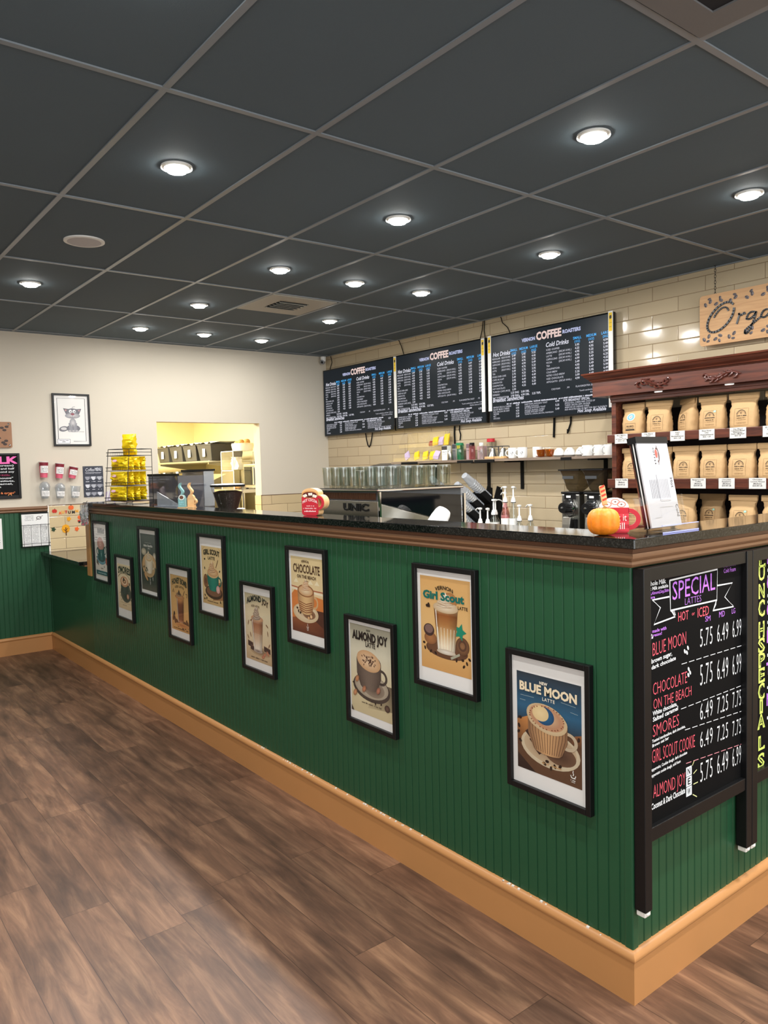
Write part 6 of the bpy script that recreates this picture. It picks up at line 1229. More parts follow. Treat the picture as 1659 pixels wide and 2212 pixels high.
# tea rack
M['acre'] = mat('acrylic_edge', (178, 160, 132), 0.3)
t = thing('tea_rack', 'clear acrylic tiered rack of tea packets at the left end of the wall shelf', 'rack', (-4.40, 3.03, SZ+0.0005)); c = MB()
for z0, y0, y1 in ((0.0, -0.10, 0.09), (0.135, -0.02, 0.09)): c.box((-0.34, y0, z0), (0.34, y1, z0+0.003)); c.box((-0.34, y0-0.0035, z0), (0.34, y0, z0+0.035))
c.box((-0.34, 0.091, 0), (0.34, 0.094, 0.285)); c.build('trays', M['clear'], t)
for x in (-0.342, 0.339): MB().prism([(-0.10, 0.0), (0.09, 0.0), (0.09, 0.285), (0.04, 0.285)], x, x+0.003, 'x').build('side_panel', M['clear'], t)
for x in (-0.342, 0.3405):
    P = [(-0.10, 0.003), (0.09, 0.003), (0.09, 0.285), (0.04, 0.285)]
    MB().tube([(x, y, z) for y, z in P], 0.0022, 5, 0, True).build('panel_edge', M['acre'], t)
for z, y in ((0.036, -0.102), (0.171, -0.022), (0.285, 0.0925)): MB().box((-0.337, y-0.0012, z), (0.337, y+0.0012, z+0.003)).build('tray_edge', M['acre'], t)
for x in (-0.085, 0.04): MB().prism([(-0.09, 0.004), (0.088, 0.004), (0.088, 0.28), (0.045, 0.25)], x, x+0.002, 'x').build('divider', M['clear'], t)
pk = [(-4.55, 2.965, 0.006, -0.9, 'purple', 'flat lilac tea packet at the left end of the lower tea tray'), (-4.42, 2.97, 0.006, -0.5, 'yellow', 'leaning yellow tea packet, leftmost of the lower tea tray'), (-4.30, 2.975, 0.006, -0.35, 'yellow', 'leaning yellow tea packet in the middle of the lower tea tray'), (-4.215, 2.985, 0.006, -0.2, 'yellow', 'upright yellow tea packet in the lower tea tray'), (-4.14, 2.96, 0.006, 0.3, 'purple', 'lilac tea packet at the right end of the lower tea tray'),
      (-4.295, 3.05, 0.141, -0.1, 'redp', 'small dark red tea box on the upper tea tray'), (-4.215, 3.03, 0.141, -0.25, 'yellow', 'yellow tea packet on the upper tea tray, in front'), (-4.165, 3.05, 0.141, -0.2, 'purple', 'lilac and white tea packet on the upper tea tray'), (-4.115, 3.075, 0.141, -0.15, 'yellow', 'tallest yellow tea packet at the right of the upper tea tray')]
M['redp'] = mat('dark_red_box', (150, 34, 34), 0.5)
for x, y, z, lean, m, lab in pk:
    t = thing('tea_packet', lab, 'packet', (x, y, SZ+z+0.031*abs(math.sin(lean*0.6))), 0.15, 'tea packets in the acrylic rack'); w, h = (0.062, 0.085) if m != 'redp' else (0.06, 0.05)
    if 'tallest' in lab: h = 0.115
    MB().at((0, 0, 0.003), ry=lean*0.6, rx=-0.35).loft([[(-w/2, -0.003, 0), (w/2, -0.003, 0), (w/2, 0.003, 0), (-w/2, 0.003, 0)], [(-w/2, -0.011, h*0.4), (w/2, -0.011, h*0.4), (w/2, 0.009, h*0.4), (-w/2, 0.009, h*0.4)], [(-w/2, -0.001, h), (w/2, -0.001, h), (w/2, 0.001, h), (-w/2, 0.001, h)]]).build('sachet', M[m], t)
# wall towel dispenser
t = thing('towel_dispenser', 'dark grey towel dispenser on the tiles behind the glass tumblers', 'dispenser', (-5.05, YB-0.002, 1.335)); P = [(0, 0), (-0.20, 0), (-0.235, 0.05), (-0.235, 0.19), (-0.21, 0.255), (-0.16, 0.295), (-0.02, 0.318), (0, 0.318)]
MB().prism(P, -0.165, 0.150, 'x').build('cover', M['dgrey'], t, bevel=0.012); MB().prism([(y*1.0, z*0.985) for y, z in P], 0.151, 0.168, 'x').build('end_cap', M['grey'], t, bevel=0.006)
# ================================================================ syrups on the back counter
def syrup(x, y, tall, label, tint='glass', rz=2.6, cache={}, dz=0.0):
    grp = 'pump bottles on the back counter'
    if (tall, tint) in cache: return dup(cache[tall, tint], (x, y, 0.9905+dz), rz, label, grp)
    t = thing('pump_bottle', label, 'pump bottle', (x, y, 0.9905+dz), rz, grp); cache[tall, tint] = t
    H_ = 0.315 if tall else 0.150; r = 0.036 if tall else 0.034
    MB().lathe([(r*0.9, 0), (r, 0.006), (r, H_*0.66), (r*0.8, H_*0.78), (0.016, H_*0.90), (0.015, H_)], 22).build('bottle', M[tint], t, smooth=50)
    MB().lathe([(r*1.012, H_*0.2), (r*1.012, H_*0.58)], 22, cap=False).build('bottle_label', M['paper'], t, smooth=50)
    c = MB().lathe([(0.019, H_-0.004), (0.020, H_+0.014), (0.016, H_+0.022), (0.013, H_+0.036), (0.0065, H_+0.042), (0.0055, H_+0.112), (0.016, H_+0.114), (0.017, H_+0.126), (0, H_+0.130)], 16); c.tube([(0, 0, H_+0.120), (0.035, 0, H_+0.122), (0.058, 0, H_+0.114), (0.068, 0, H_+0.104)], 0.0055, 7); c.build('pump_head', M['white'], t, smooth=50)
    MB().lathe([(0.0205, H_-0.006), (0.0205, H_-0.001)], 16).build('collar', M['blackm'], t); MB().tube([(0, 0, H_-0.007), (0, 0, 0.02)], 0.004, 6).build('dip_tube', M['white'], t); return t
for x, y, tall, tint, rz, lab, dz in [(-3.100, 2.50, 0, 'glass', 2.9, 'low pump bottle farthest left, next to the clear cup stacks', 0), (-3.017, 2.50, 0, 'glass', 2.2, 'low pump bottle second from the left, spout toward the room', 0), (-3.190, 2.77, 0, 'glass', 1.3, 'low pump bottle raised in the second row, left', 0.055), (-3.135, 2.69, 0, 'glass', 2.2, 'low pump bottle just left of the red-syrup bottle', 0.06), (-3.110, 2.80, 0, 'glass', 2.8, 'pump bottle raised highest in the second row', 0.115),
                              (-3.045, 2.735, 1, 'syr', 2.8, 'tall pump bottle with red syrup, left of the tallest pair', 0), (-2.965, 2.745, 1, 'glass', 2.0, 'tall pump bottle with a white label, right of the tallest pair', 0), (-2.880, 2.72, 0, 'glass', 2.2, 'low pump bottle right of the tall pair, nearer the pair', 0.018), (-2.800, 2.76, 0, 'glass', 2.8, 'low pump bottle at the far right of the pumps', 0.022)]: syrup(x, y, tall, lab, tint, rz, dz=dz)
t = thing('bottle_riser', 'low clear riser under the raised pump bottles', 'riser', (-3.15, 2.77, 0.9905)); 
for x0, x1, y0, y1, z in ((-3.226, -3.154, 2.725, 2.815, 0.0545), (-3.172, -3.095, 2.648, 2.732, 0.0595), (-3.150, -3.085, 2.758, 2.845, 0.1145)): MB().box((x0+3.15, y0-2.77, 0), (x1+3.15, y1-2.77, z)).build('step', M['milky'], t)
t = thing('bottle_riser', 'thin pad under the two low pump bottles at the right', 'riser', (-2.84, 2.74, 0.9905)); MB().box((-0.08, -0.06, 0), (0.0, 0.03, 0.0175)).build('pad', M['milky'], t); MB().box((0.001, -0.03, 0), (0.08, 0.06, 0.0215)).build('pad', M['milky'], t)
for x, y, lab in ((-2.985, 2.60, 'white round tub below the tall pump bottles'), (-2.865, 2.615, 'white round tub right of the tall pump bottles, left of two'), (-2.755, 2.61, 'white round tub at the far right under the pumps')):
    t = thing('white_tub', lab, 'tub', (x, y, 0.9905), 0, 'white tubs on the back counter'); MB().lathe([(0.044, 0), (0.050, 0.09), (0.053, 0.095), (0.053, 0.102), (0.048, 0.102), (0.044, 0.01), (0, 0.01)], 24, 0, False).build('tub_body', M['ceram'], t, smooth=50)
# ================================================================ angled dispensers of clear cups
AX = Vector((0, 0.805, -0.593))
def cup_stack(E, label, n=15, r=0.041, cache=[None]):
    ry = math.atan2(0.805, -0.593)
    if cache[0]: return dup(cache[0], E, 0, label, 'sleeves of clear plastic cups')
    t = thing('cup_stack', label, 'cup stack', E, 0, 'sleeves of clear plastic cups'); cache[0] = t; c = MB(); prof = [(0.0, 0.0), (r*0.70, 0.0)]
    z = 0.0
    for k in range(n): prof += [(r*(0.74 if k == 0 else 0.90), z+0.010), (r*1.03, z+0.018), (r*1.03, z+0.022)]; z += 0.020
    prof = [(0, 0), (r*0.68, 0.0), (r*0.72, 0.004), (r*0.93, 0.10)]+[(r*(0.94 if k % 2 == 0 else 1.03), 0.10+0.011*k) for k in range(22)]+[(0, 0.10+0.011*22)]
    c.M = Matrix.Rotation(-math.acos(-0.593), 4, 'X'); c.lathe(prof, 18, 0, False); c.build('cup_sleeve', M['sleeve'], t, smooth=25); return t
ES = [(-3.30, 2.524, 1.529), (-3.30, 2.433, 1.459), (-3.30, 2.390, 1.377), (-3.30, 2.371, 1.276), (-3.60, 2.417, 1.510)]
LB = ['clear cup sleeve sticking up highest from the angled black rack', 'clear cup sleeve second from the top of the angled black rack', 'clear cup sleeve third from the top of the angled black rack', 'clear cup sleeve lowest in the angled black rack', 'clear cup sleeve alone between the tumblers and the rack']
for e, l in zip(ES, LB): cup_stack(Vector(e), l)
t = thing('cup_rack', 'angled black cup rack on the back counter beside the pump bottles', 'cup rack', (-3.30, 2.78, 0.9905))
def trough(b, E, x, s0, s1, dn=0.0436):
    E = Vector(E); n_ = Vector((0, -0.593, -0.805))
    A0 = E+AX*s0+n_*dn; A1 = E+AX*s1+n_*dn
    q = [A0, A1, A1+n_*0.003, A0+n_*0.003]; b.prism([(p.y-2.78, p.z-0.9905) for p in q], x-0.05, x+0.05, 'x')
    for sx in (-0.052, 0.046):
        q = [A0, A1, A1-n_*0.050, A0-n_*0.050+AX*0.03]; b.prism([(p.y-2.78, p.z-0.9905) for p in q], x+sx, x+sx+0.006, 'x')
for e in ES[:4]:
    b = MB(); trough(b, e, 0.0, 0.20, 0.36); b.build('trough', M['blackm'], t)
b = MB()
for sx in (-0.060, 0.054): b.prism([(-0.10, 0.0), (0.13, 0.0), (0.13, 0.42), (0.07, 0.44)], sx, sx+0.006, 'x')
b.build('side_frame', M['blackm'], t)
t = thing('cup_rack', 'small black cup rack holding the single cup sleeve', 'cup rack', (-3.60, 2.62, 0.9905)); b = MB()
E = Vector(ES[4])-Vector((0, 0.16, 0)); trough(b, E, 0.0, 0.16, 0.36); b.build('trough', M['blackm'], t); MB().box((-0.05, 0.075, 0), (0.05, 0.10, 0.30)).build('post', M['blackm'], t)
# ================================================================ espresso machine behind the bar
em = thing('espresso_machine', 'steel espresso machine with black block lettering and a black glass side', 'coffee machine', (-1.835, 0.575, 0.9125)); Z0 = 0.9125
x0, x1, y0, y1 = -2.09, -1.58, 0.30, 0.85
MB().box((x0+0.01, y0+0.01, Z0+0.03), (x1-0.012, y1, 1.452)).build('body', M['steel'], em, world=True, bevel=0.004)
MB().box((x0, y0, 1.20), (x1-0.004, y0+0.009, 1.452)).build('back_panel', M['steel'], em, world=True, bevel=0.002)
c = MB().box((x0+0.004, y0+0.012, 1.453), (x1-0.012, y1, 1.497)); c.build('grille_band', M['dgrey'], em, world=True)
c = MB()
for k in range(44): c.box((x0+0.03+k*0.0103, y0+0.007, 1.458), (x0+0.036+k*0.0103, y0+0.0115, 1.490))
c.build('grille_slats', mat('slat_reflection_brown', (120, 84, 66), 0.3, metal=0.8), em, world=True)  # brownish reflection in the grille is put into the slat colour
MB().box((x0-0.006, y0-0.004, 1.4975), (x1+0.002, y1+0.01, 1.512)).build('cup_tray', M['chrome'], em, world=True, bevel=0.004)
V, F, w = layout('UNIC', 'h'); c = MB(); sx = 0.212/w; c.at((-1.761, y0-0.0005, 1.404))
for f in F: c.prism([((V[i][0]-w/2)*sx, V[i][1]*0.033) for i in f], -0.004, 0.0, 'y')
c.build('wordmark', M['black'], em, world=True, label='black block letters on the steel back')
MB().prism([(0.312, 1.4965), (0.832, 1.464), (0.842, 1.20), (0.72, 1.20), (0.72, 1.337), (0.312, 1.443)], x1-0.003, x1+0.006, 'x').build('side_glass', M['blackg'], em, world=True, label='black glass side panel')
MB().prism([(0.304, 1.441), (0.716, 1.334), (0.716, 1.10), (0.304, 1.10)], x1-0.003, x1+0.008, 'x').build('side_wedge', M['steel'], em, world=True, bevel=0.002, label='brushed steel wedge under the black glass')
MB().box((x1-0.003, 0.302, 1.10), (x1+0.009, 0.3115, 1.497)).build('edge_trim', M['chrome'], em, world=True); MB().box((x1-0.003, 0.8515, 1.10), (x1+0.010, 0.864, 1.470)).build('edge_trim', M['chrome'], em, world=True)
for q in ((-2.05, 0.35), (-1.62, 0.35), (-2.05, 0.80), (-1.62, 0.80)): MB().lathe([(0.025, 0), (0.02, 0.0295)], 14, at=(q[0], q[1], Z0)).build('foot', M['black'], em, world=True)
# tumblers on top
def tumbler(x, y, label, kind=0, cache={}):
    grp = 'clear tumblers on the espresso machine'
    if kind in cache: return dup(cache[kind], (x, y, 1.5125), 0, label, grp)
    t = thing('glass_tumbler', label, 'glass', (x, y, 1.5125), 0, grp); cache[kind] = t; h, r = ((0.106, 0.036), (0.088, 0.034))[kind]; n = 24
    R = [[(q*r*(1 if k % 2 else 0.955 if z < 0.85 else 1)*math.cos(2*PI*k/n), q*r*(1 if k % 2 else 0.955 if z < 0.85 else 1)*math.sin(2*PI*k/n), z*h) for k in range(n)] for q, z in ((0.80, 0), (0.84, 0.03), (0.93, 0.6), (0.97, 0.86), (1.0, 0.97), (1.0, 1.0), (0.94, 1.0), (0.90, 0.86), (0.76, 0.12), (0.02, 0.10))]
    MB().loft(R, 0, True).build('glass_body', M['glass'], t, smooth=30); MB().lathe([(r*0.96, h*0.985), (r*1.01, h*0.992), (r*1.01, h*1.004), (r*0.95, h*1.004)], 24, cap=False).build('rim', M['glassrim'], t, smooth=50); return t
M['glassrim'] = clear('glass_rim', (235, 240, 238), 1.0, 0.05, 0.25, 0.35, (240, 242, 240))
xs = [-2.052+0.0735*i for i in range(7)]
for j, y in enumerate((0.342, 0.416)):
    for i, x in enumerate(xs): tumbler(x, y, 'clear glass tumbler on the espresso machine, %s row from the bar, %s from the left' % (('front', 'second')[j], ORD[i]), 1 if (j == 0 and i == 4) else 0)
for j, y in enumerate((0.520, 0.594, 0.690, 0.764)):
    for i, x in enumerate((-1.700, -1.622)): tumbler(x, y, 'clear glass tumbler on the machine near the black side, %s row back, %s column' % (ORD[j], ('inner', 'outer')[i]), 0)
# leaning stack of white paper cups beside the machine
t = thing('paper_cup_stack', 'leaning stack of white paper cups in front of the black machine side', 'cup stack', (-1.43, 0.52, 0.9125)); c = MB()
c.at((0, -0.135, 0.26), rx=-0.72); c.lathe([(0.05, 0.0), (0.047, 0.10), (0.044, 0.25), (0.040, 0.285), (0.034, 0.300), (0.0, 0.304)], 28); c.build('cups', M['ceram'], t, smooth=50)
MB().prism([(-0.14, 0), (0.02, 0), (0.02, 0.30), (-0.16, 0.235)], -0.05, 0.05, 'x').build('stand', M['blackm'], t)
# bean bin and grinder hopper
t = thing('bean_bin', 'wide smoky bean bin with black lid bars behind the bar', 'bean bin', (-4.195, 0.44, 0.9125)); X, Yh = 0.275, 0.14; zt = 0.706
MB().box((-X, -Yh, 0), (X, Yh, 0.37)).build('pedestal', M['dgrey'], t, bevel=0.004)
c = MB().box((-X, -Yh, 0.371), (X, -Yh+0.004, zt-0.03)).box((X-0.004, -Yh, 0.371), (X, Yh, zt-0.03)).box((-X, -Yh, 0.371), (-X+0.004, Yh, zt-0.03)).box((-X, Yh-0.004, 0.371), (X, Yh, zt)); c.build('clear_walls', M['smoke2'], t)
c = MB(); n = 10; c.loft([[(-X+0.006+(2*X-0.012)*i/n, y, z) for i in range(n+1)] for y, z in ((-Yh+0.006, 0.372), (-Yh+0.006, 0.455), (0, 0.50), (Yh-0.006, 0.515), (Yh-0.006, 0.372))], 0, False, False); c.build('beans', M['beans'], t, label='dark coffee beans filling the lower half')
MB().box((-X-0.006, -Yh-0.006, zt-0.03), (X+0.006, -Yh+0.012, zt-0.014)).box((-X-0.006, Yh-0.012, zt), (X+0.01, Yh+0.008, zt+0.013)).build('lid_bar', M['blackm'], t)
MB().prism([(-Yh+0.012, zt-0.015), (Yh-0.012, zt), (Yh-0.012, zt+0.002), (-Yh+0.012, zt-0.013)], -X, X, 'x').build('lid', M['clear'], t); MB().box((X+0.002, 0.06, 0.45), (X+0.006, Yh, zt-0.002)).build('side_panel', M['milky'], t)
t = thing('grinder_hopper', 'round clear grinder hopper of dark beans with a black-rimmed lid', 'grinder', (-3.60, 0.53, 0.9125))
MB().lathe([(0.09, 0), (0.09, 0.30), (0.07, 0.36), (0.058, 0.405)], 24).build('grinder_body', M['dgrey'], t, smooth=40); MB().lathe([(0.060, 0.406), (0.066, 0.43), (0.114, 0.58), (0.115, 0.592)], 32, cap=False).build('hopper', M['clear'], t, smooth=40)
MB().lathe([(0.0, 0.408), (0.057, 0.408), (0.062, 0.43), (0.102, 0.555), (0.06, 0.566), (0.0, 0.560)], 32, cap=False).build('beans', M['beans'], t, smooth=40); MB().lathe([(0.119, 0.5925), (0.121, 0.600), (0.119, 0.6065)], 32).build('lid_rim', M['blackm'], t, smooth=40); MB().lathe([(0.117, 0.607), (0.10, 0.612), (0.0, 0.616)], 32).build('lid', M['white'], t, smooth=40)
# small white dispensers next to the bin
def knob(x, y, label, z=0.9125, h=0.46, first=[None]):
    if first[0]: return dup(first[0], (x, y, z), 0, label, 'white pump tops by the bean bin')
    t = thing('dispenser_pump', label, 'pump', (x, y, z), 0, 'white pump tops by the bean bin'); first[0] = t
    MB().lathe([(0.045, 0), (0.045, h-0.16), (0.02, h-0.12), (0.02, h-0.10)], 18).build('bottle', M['milky'], t, smooth=50); MB().lathe([(0.022, h-0.0995), (0.022, h-0.08), (0.009, h-0.07), (0.009, h-0.018), (0.026, h-0.014), (0.028, h-0.004), (0.018, h), (0, h)], 18).build('pump_head', M['white'], t, smooth=50); return t
knob(-3.62, 0.235, 'white pump top left of the teal steaming cup cutout'); knob(-3.33, 0.30, 'white pump top right of the wooden steaming cup cutout'); knob(-3.20, 0.42, 'white pump top nearest the round grinder hopper')
t = thing('acrylic_wedge', 'milky triangular acrylic stand at the left of the cutouts on the bar', 'stand', (-3.50, 0.06, 1.3945), 0.35); MB().prism([(-0.11, 0), (0.10, 0), (0.085, 0.012), (-0.11, 0.095)], -0.002, 0.002, 'y').build('wedge_panel', M['milky'], t); MB().box((-0.11, -0.03, 0), (0.10, 0.03, 0.003)).build('foot_plate', M['milky'], t)
for x, y, r, lab in ((-3.83, 0.21, 0.12, 'dark slim bottle right of the bean bin, front one'), (-3.775, 0.30, 0.0, 'dark slim bottle right of the bean bin, rear one')):
    t = thing('slim_bottle', lab, 'bottle', (x, y, 0.9125), r, 'dark slim bottles'); MB().box((-0.022, -0.022, 0), (0.022, 0.022, 0.47)).build('bottle_body', M['dgrey'], t, bevel=0.006); MB().lathe([(0.014, 0.4705), (0.012, 0.50), (0, 0.502)], 12).build('cap', M['blackm'], t)
# ================================================================ ornaments on the granite
GT = 1.3945
def cut(pts, d0, d1, b, mi=0): b.prism(pts, d0, d1, 'y', mi)
def mugpts(w, h, r=0.2, x=0.0, z=0.0):
    n = 6; q = w*r; P = [(x-w/2, z+h), (x-w/2, z+q)]+[(x-w/2+q-q*math.cos(PI/2*k/n), z+q-q*math.sin(PI/2*k/n)) for k in range(1, n+1)]+[(x+w/2-q+q*math.sin(PI/2*k/n), z+q-q*math.cos(PI/2*k/n)) for k in range(n+1)]+[(x+w/2, z+h)]
    return P
def dome(w, h, x, z, n=12): return [(x+w/2*math.cos(PI*k/n), z+h*math.sin(PI*k/n)) for k in range(n+1)]
def handle(b, x, z, rx, rz, t, d0, d1, mi=0, n=16):
    for k in range(n):
        a0, a1 = -PI/2+PI*k/n, -PI/2+PI*(k+1)/n
        b.prism([(x+rx*math.cos(a0), z+rz*math.sin(a0)), (x+rx*math.cos(a1), z+rz*math.sin(a1)), (x+(rx-t)*math.cos(a1), z+(rz-t)*math.sin(a1)), (x+(rx-t)*math.cos(a0), z+(rz-t)*math.sin(a0))], d0, d1, 'y', mi)
t = thing('cocoa_sign', 'red wooden hot cocoa mug sign with marshmallows on the granite', 'sign', (-1.775, 0.055, GT), 0.42)
b = MB(); cut(mugpts(0.092, 0.105, 0.18), -0.018, 0.026, b); cut(dome(0.092, 0.024, 0, 0.105), -0.018, 0.026, b); handle(b, 0.044, 0.062, 0.036, 0.036, 0.016, -0.018, 0.026); b.build('wood_block', M['pine'], t, label='plain wood block behind the painted face')
b = MB(); cut(mugpts(0.092, 0.088, 0.18), -0.0205, -0.0185, b); handle(b, 0.044, 0.060, 0.034, 0.034, 0.013, -0.0205, -0.0185); b.build('red_face', M['red'], t)
a = Art(0, 0, 1, -0.0208); a.ell(0, 0.100, 0.045, 0.018, (206, 150, 90)); a.ell(0, 0.098, 0.040, 0.014, (92, 30, 24))
for x, z, r in ((-0.026, 0.094, 0.5), (0.004, 0.101, 0.1), (0.028, 0.092, -0.4)): a.poly([(x+0.014*math.cos(r+q), z+0.010*math.sin(r+q)) for q in (0.6, 2.5, 3.8, 5.6)], (238, 232, 216)); a.line([(x-0.004, z-0.004), (x+0.002, z+0.006)], 0.001, (120, 100, 86))
a.text('HOT COCOA', 0, 0.056, 0.0125, (246, 226, 220), w=0.082, var='b', arc=0.012); a.scrib(-0.024, 0.026, 0.043, 0.005, (240, 190, 190), 2); a.scrib(-0.038, 0.040, 0.031, 0.006, (240, 190, 190), 3); a.scrib(-0.032, 0.034, 0.017, 0.008, (240, 200, 200), 4); a.build('painted_front', PRINT, t)
# steaming cup cutouts
t = thing('cup_cutout', 'teal and bare wood pair of steaming cup cutouts on the granite', 'ornament', (-3.20, 0.05, GT), 0.75)
def steamy(b, x, d0, d1):
    cut(mugpts(0.046, 0.060, 0.22, x, 0.0), d0, d1, b); cut(dome(0.040, 0.020, x, 0.0602), d0, d1, b)
    L = [(x+0.010*math.sin(s*6.2)-0.004, 0.078+0.075*s) for s in [k/12 for k in range(13)]]; W_ = [0.011*(0.35+math.sin(PI*min(1, 0.15+k/12*0.8))) for k in range(13)]
    for (p, q, w0, w1) in zip(L, L[1:], W_, W_[1:]): b.prism([(p[0]-w0/2, p[1]), (p[0]+w0/2, p[1]), (q[0]+w1/2, q[1]), (q[0]-w1/2, q[1])], d0, d1, 'y')
b = MB(); steamy(b, -0.024, -0.024, -0.002); o = b.build('teal_cup', M['teal'], t, label='teal painted cup'); b = MB(); steamy(b, 0.024, 0.004, 0.028); handle(b, 0.044, 0.036, 0.016, 0.018, 0.007, 0.004, 0.028); b.build('wood_cup', M['pine'], t, label='bare wood cup'); MB().box((-0.05, -0.028, 0), (0.05, 0.032, 0.0035)).build('base_plate', M['pine'], t)
a = Art(0, 0, 1, -0.0243); a.ring(-0.024, 0.064, 0.019, 0.016, 0.25, (236, 232, 222)); a.ell(-0.024, 0.064, 0.012, 0.010, (110, 70, 50)); a.scrib(-0.040, -0.008, 0.030, 0.010, (150, 206, 210), 4); a.scrib(-0.038, -0.010, 0.018, 0.007, (150, 206, 210), 5); a.build('painted_front', PRINT, t)
# pumpkin
t = thing('pumpkin', 'small ribbed orange pumpkin on the corner of the granite', 'pumpkin', (-0.100, 0.012, GT), 0.4); R = []; n = 64
for i in range(15):
    ph = -PI/2+PI*i/14; rr = 0.048*max(0.10, math.cos(ph))**0.62
    rb_ = lambda a: rr*(1-0.11*(1-abs(math.sin(4*a)))**1.6)
    R.append([(rb_(a)*math.cos(a), rb_(a)*math.sin(a), 0.0405+0.0405*math.copysign(abs(math.sin(ph))**0.85, math.sin(ph))-(0.010 if i == 14 else 0.0)) for a in [2*PI*k/n for k in range(n)]])
MB().loft(R).build('flesh', M['orange'], t, smooth=60); MB().tube([(0, 0, 0.068), (0.002, 0.0, 0.078), (0.006, 0.002, 0.086)], 0.006, 7, 0, False, [1.4, 1, 0.8]).build('stem', M['stem'], t, smooth=60)
# red mug sign
t = thing('mug_sign', 'red striped wooden mug sign with whipped cream and a straw, behind the pumpkin', 'sign', (-0.118, 0.090, GT), 0.62)
b = MB(); cut(mugpts(0.088, 0.078, 0.10), -0.008, 0.014, b); handle(b, 0.042, 0.042, 0.036, 0.033, 0.013, -0.008, 0.014); b.build('mug_board', M['red'], t)
b = MB(); cut(dome(0.088, 0.030, 0.0, 0.0782), -0.008, 0.014, b); b.build('cream_board', M['ceram'], t)
b = MB(); b.at((-0.026, 0, 0.085), ry=-0.16); b.box((-0.009, -0.010, 0.0), (0.009, 0.012, 0.062)); b.build('straw', M['pine'], t, bevel=0.004)
a = Art(0, 0, 1, -0.0084)
for z in (0.004, 0.026, 0.048): a.rect(-0.044, z, 0.044, z+0.011, (216, 64, 78))
a.text('Let it', 0.014, 0.038, 0.020, (246, 236, 232), w=0.046); a.text('chill', 0.012, 0.012, 0.020, (246, 236, 232), w=0.042)
for x, z in ((-0.02, 0.088), (0.004, 0.096), (0.022, 0.088)): a.ring(x, z, 0.013, 0.009, 0.2, (226, 130, 110)); a.ell(x, z, 0.003, 0.002, (120, 90, 80))
a.build('painted_front', PRINT, t)
a = Art(0, 0, 1, -0.0105)
for k in range(4): a.poly([(-0.033-0.0025*k, 0.098+0.013*k), (-0.020-0.0025*k, 0.104+0.013*k), (-0.021-0.0025*k, 0.110+0.013*k), (-0.034-0.0025*k, 0.104+0.013*k)], (226, 66, 44))
a.build('straw_stripes', PRINT, t)
# menu holder with leaning menus
t = thing('menu_holder', 'clear acrylic holder for tall menus on the side granite', 'menu holder', (-0.045, 0.243, GT), PI/2); hw = 0.100
MB().box((-hw, -0.060, 0), (hw, 0.055, 0.005)).build('base', M['clear'], t, bevel=0.002); MB().box((-hw, -0.060, 0.0055), (hw, -0.057, 0.022)).build('front_lip', M['clear'], t); MB().box((-hw, -0.0605, 0.0225), (hw, -0.0565, 0.0245)).box((-hw, -0.061, 0.0), (hw, -0.0603, 0.004)).build('lip_edge', M['edgeb'], t, label='bluish glint painted along the lip edge')  # the bluish glint of the acrylic is put into this strip's colour
b = MB(); b.at((0, 0.010, 0.0075), rx=-0.20); b.box((-hw, 0.010, 0.0), (hw, 0.013, 0.10)).box((-hw, -0.034, 0.0), (-hw+0.003, 0.010, 0.10)).box((hw-0.003, -0.034, 0.0), (hw, 0.010, 0.10)).box((-hw+0.003, -0.034, 0.0), (hw-0.003, -0.031, 0.085)); b.build('pocket', M['clear'], t)
t = thing('menu_board', 'tall white printed menus with a black top clip leaning in the clear holder', 'menu', (-0.045, 0.243, GT+0.0085), PI/2); th = -0.20; mw, mh = 0.083, 0.282
b = MB(); b.at((0, 0.010, 0), rx=th); b.box((-mw, -0.024, 0.0), (mw, -0.019, mh)); b.build('menu_sheet', mat('menu_paper', (184, 184, 188), 0.6), t)
b = MB(); b.at((0, 0.010, 0), rx=th); b.box((-mw, -0.0125, 0.0), (mw, -0.0085, mh)); b.build('back_sheet', M['paper'], t); b = MB(); b.at((0, 0.010, 0), rx=th); b.box((-mw, -0.002, 0.0), (mw, 0.003, mh)); b.build('back_sheet', M['cherry'], t)
b = MB(); b.at((0, 0.010, 0), rx=th); b.box((-mw-0.005, -0.0265, mh-0.016), (mw+0.003, 0.005, mh+0.004)).box((-mw-0.001, -0.0185, 0.0), (mw+0.001, -0.013, mh-0.016)).box((-mw-0.001, -0.008, 0.0), (mw+0.001, -0.0025, mh-0.016)); b.build('clip_frame', M['black'], t)
a = Art(0, 0, 1, -0.0245); a.ell(0.012, 0.232, 0.007, 0.014, (180, 90, 80), None); a.ring(0.016, 0.228, 0.012, 0.024, 0.25, (90, 70, 66), -1.7, 1.9); a.line([(0.016, 0.196), (0.022, 0.215), (0.024, 0.245), (0.018, 0.258)], 0.0022, (110, 90, 90))
for k, ch in enumerate('COFFEE'): a.text(ch, -0.004, 0.248-0.0095*k, 0.0065, (60, 56, 56), var='b', rot=-PI/2)
a.text('Hot', 0.062, 0.138, 0.014, (80, 80, 84), rot=-PI/2); a.text('Cold', 0.066, 0.048, 0.014, (80, 80, 84), rot=-PI/2); a.rect(-0.010, 0.08, 0.046, 0.166, (176, 176, 180)); a.line([(-0.055, 0.03), (-0.02, 0.03), (-0.02, 0.062), (0.05, 0.062)], 0.0015, (170, 170, 172))
for i in range(12):
    z = 0.022+0.0035*0; a.put(*(lambda s: (s.v2, s.f2, (160, 160, 164)))(type('q', (), dict(v2=[(-0.05+0.0085*i, 0.09), (-0.05+0.0085*i+0.0028, 0.09), (-0.05+0.0085*i+0.0028, 0.150), (-0.05+0.0085*i, 0.150)], f2=[(0, 1, 2, 3)]))))
Rm = Matrix.Rotation(th, 3, 'X'); a.v = [tuple(Rm @ Vector(p)+Vector((0, 0.010, 0))) for p in a.v]; a.build('print', PRINT, t)
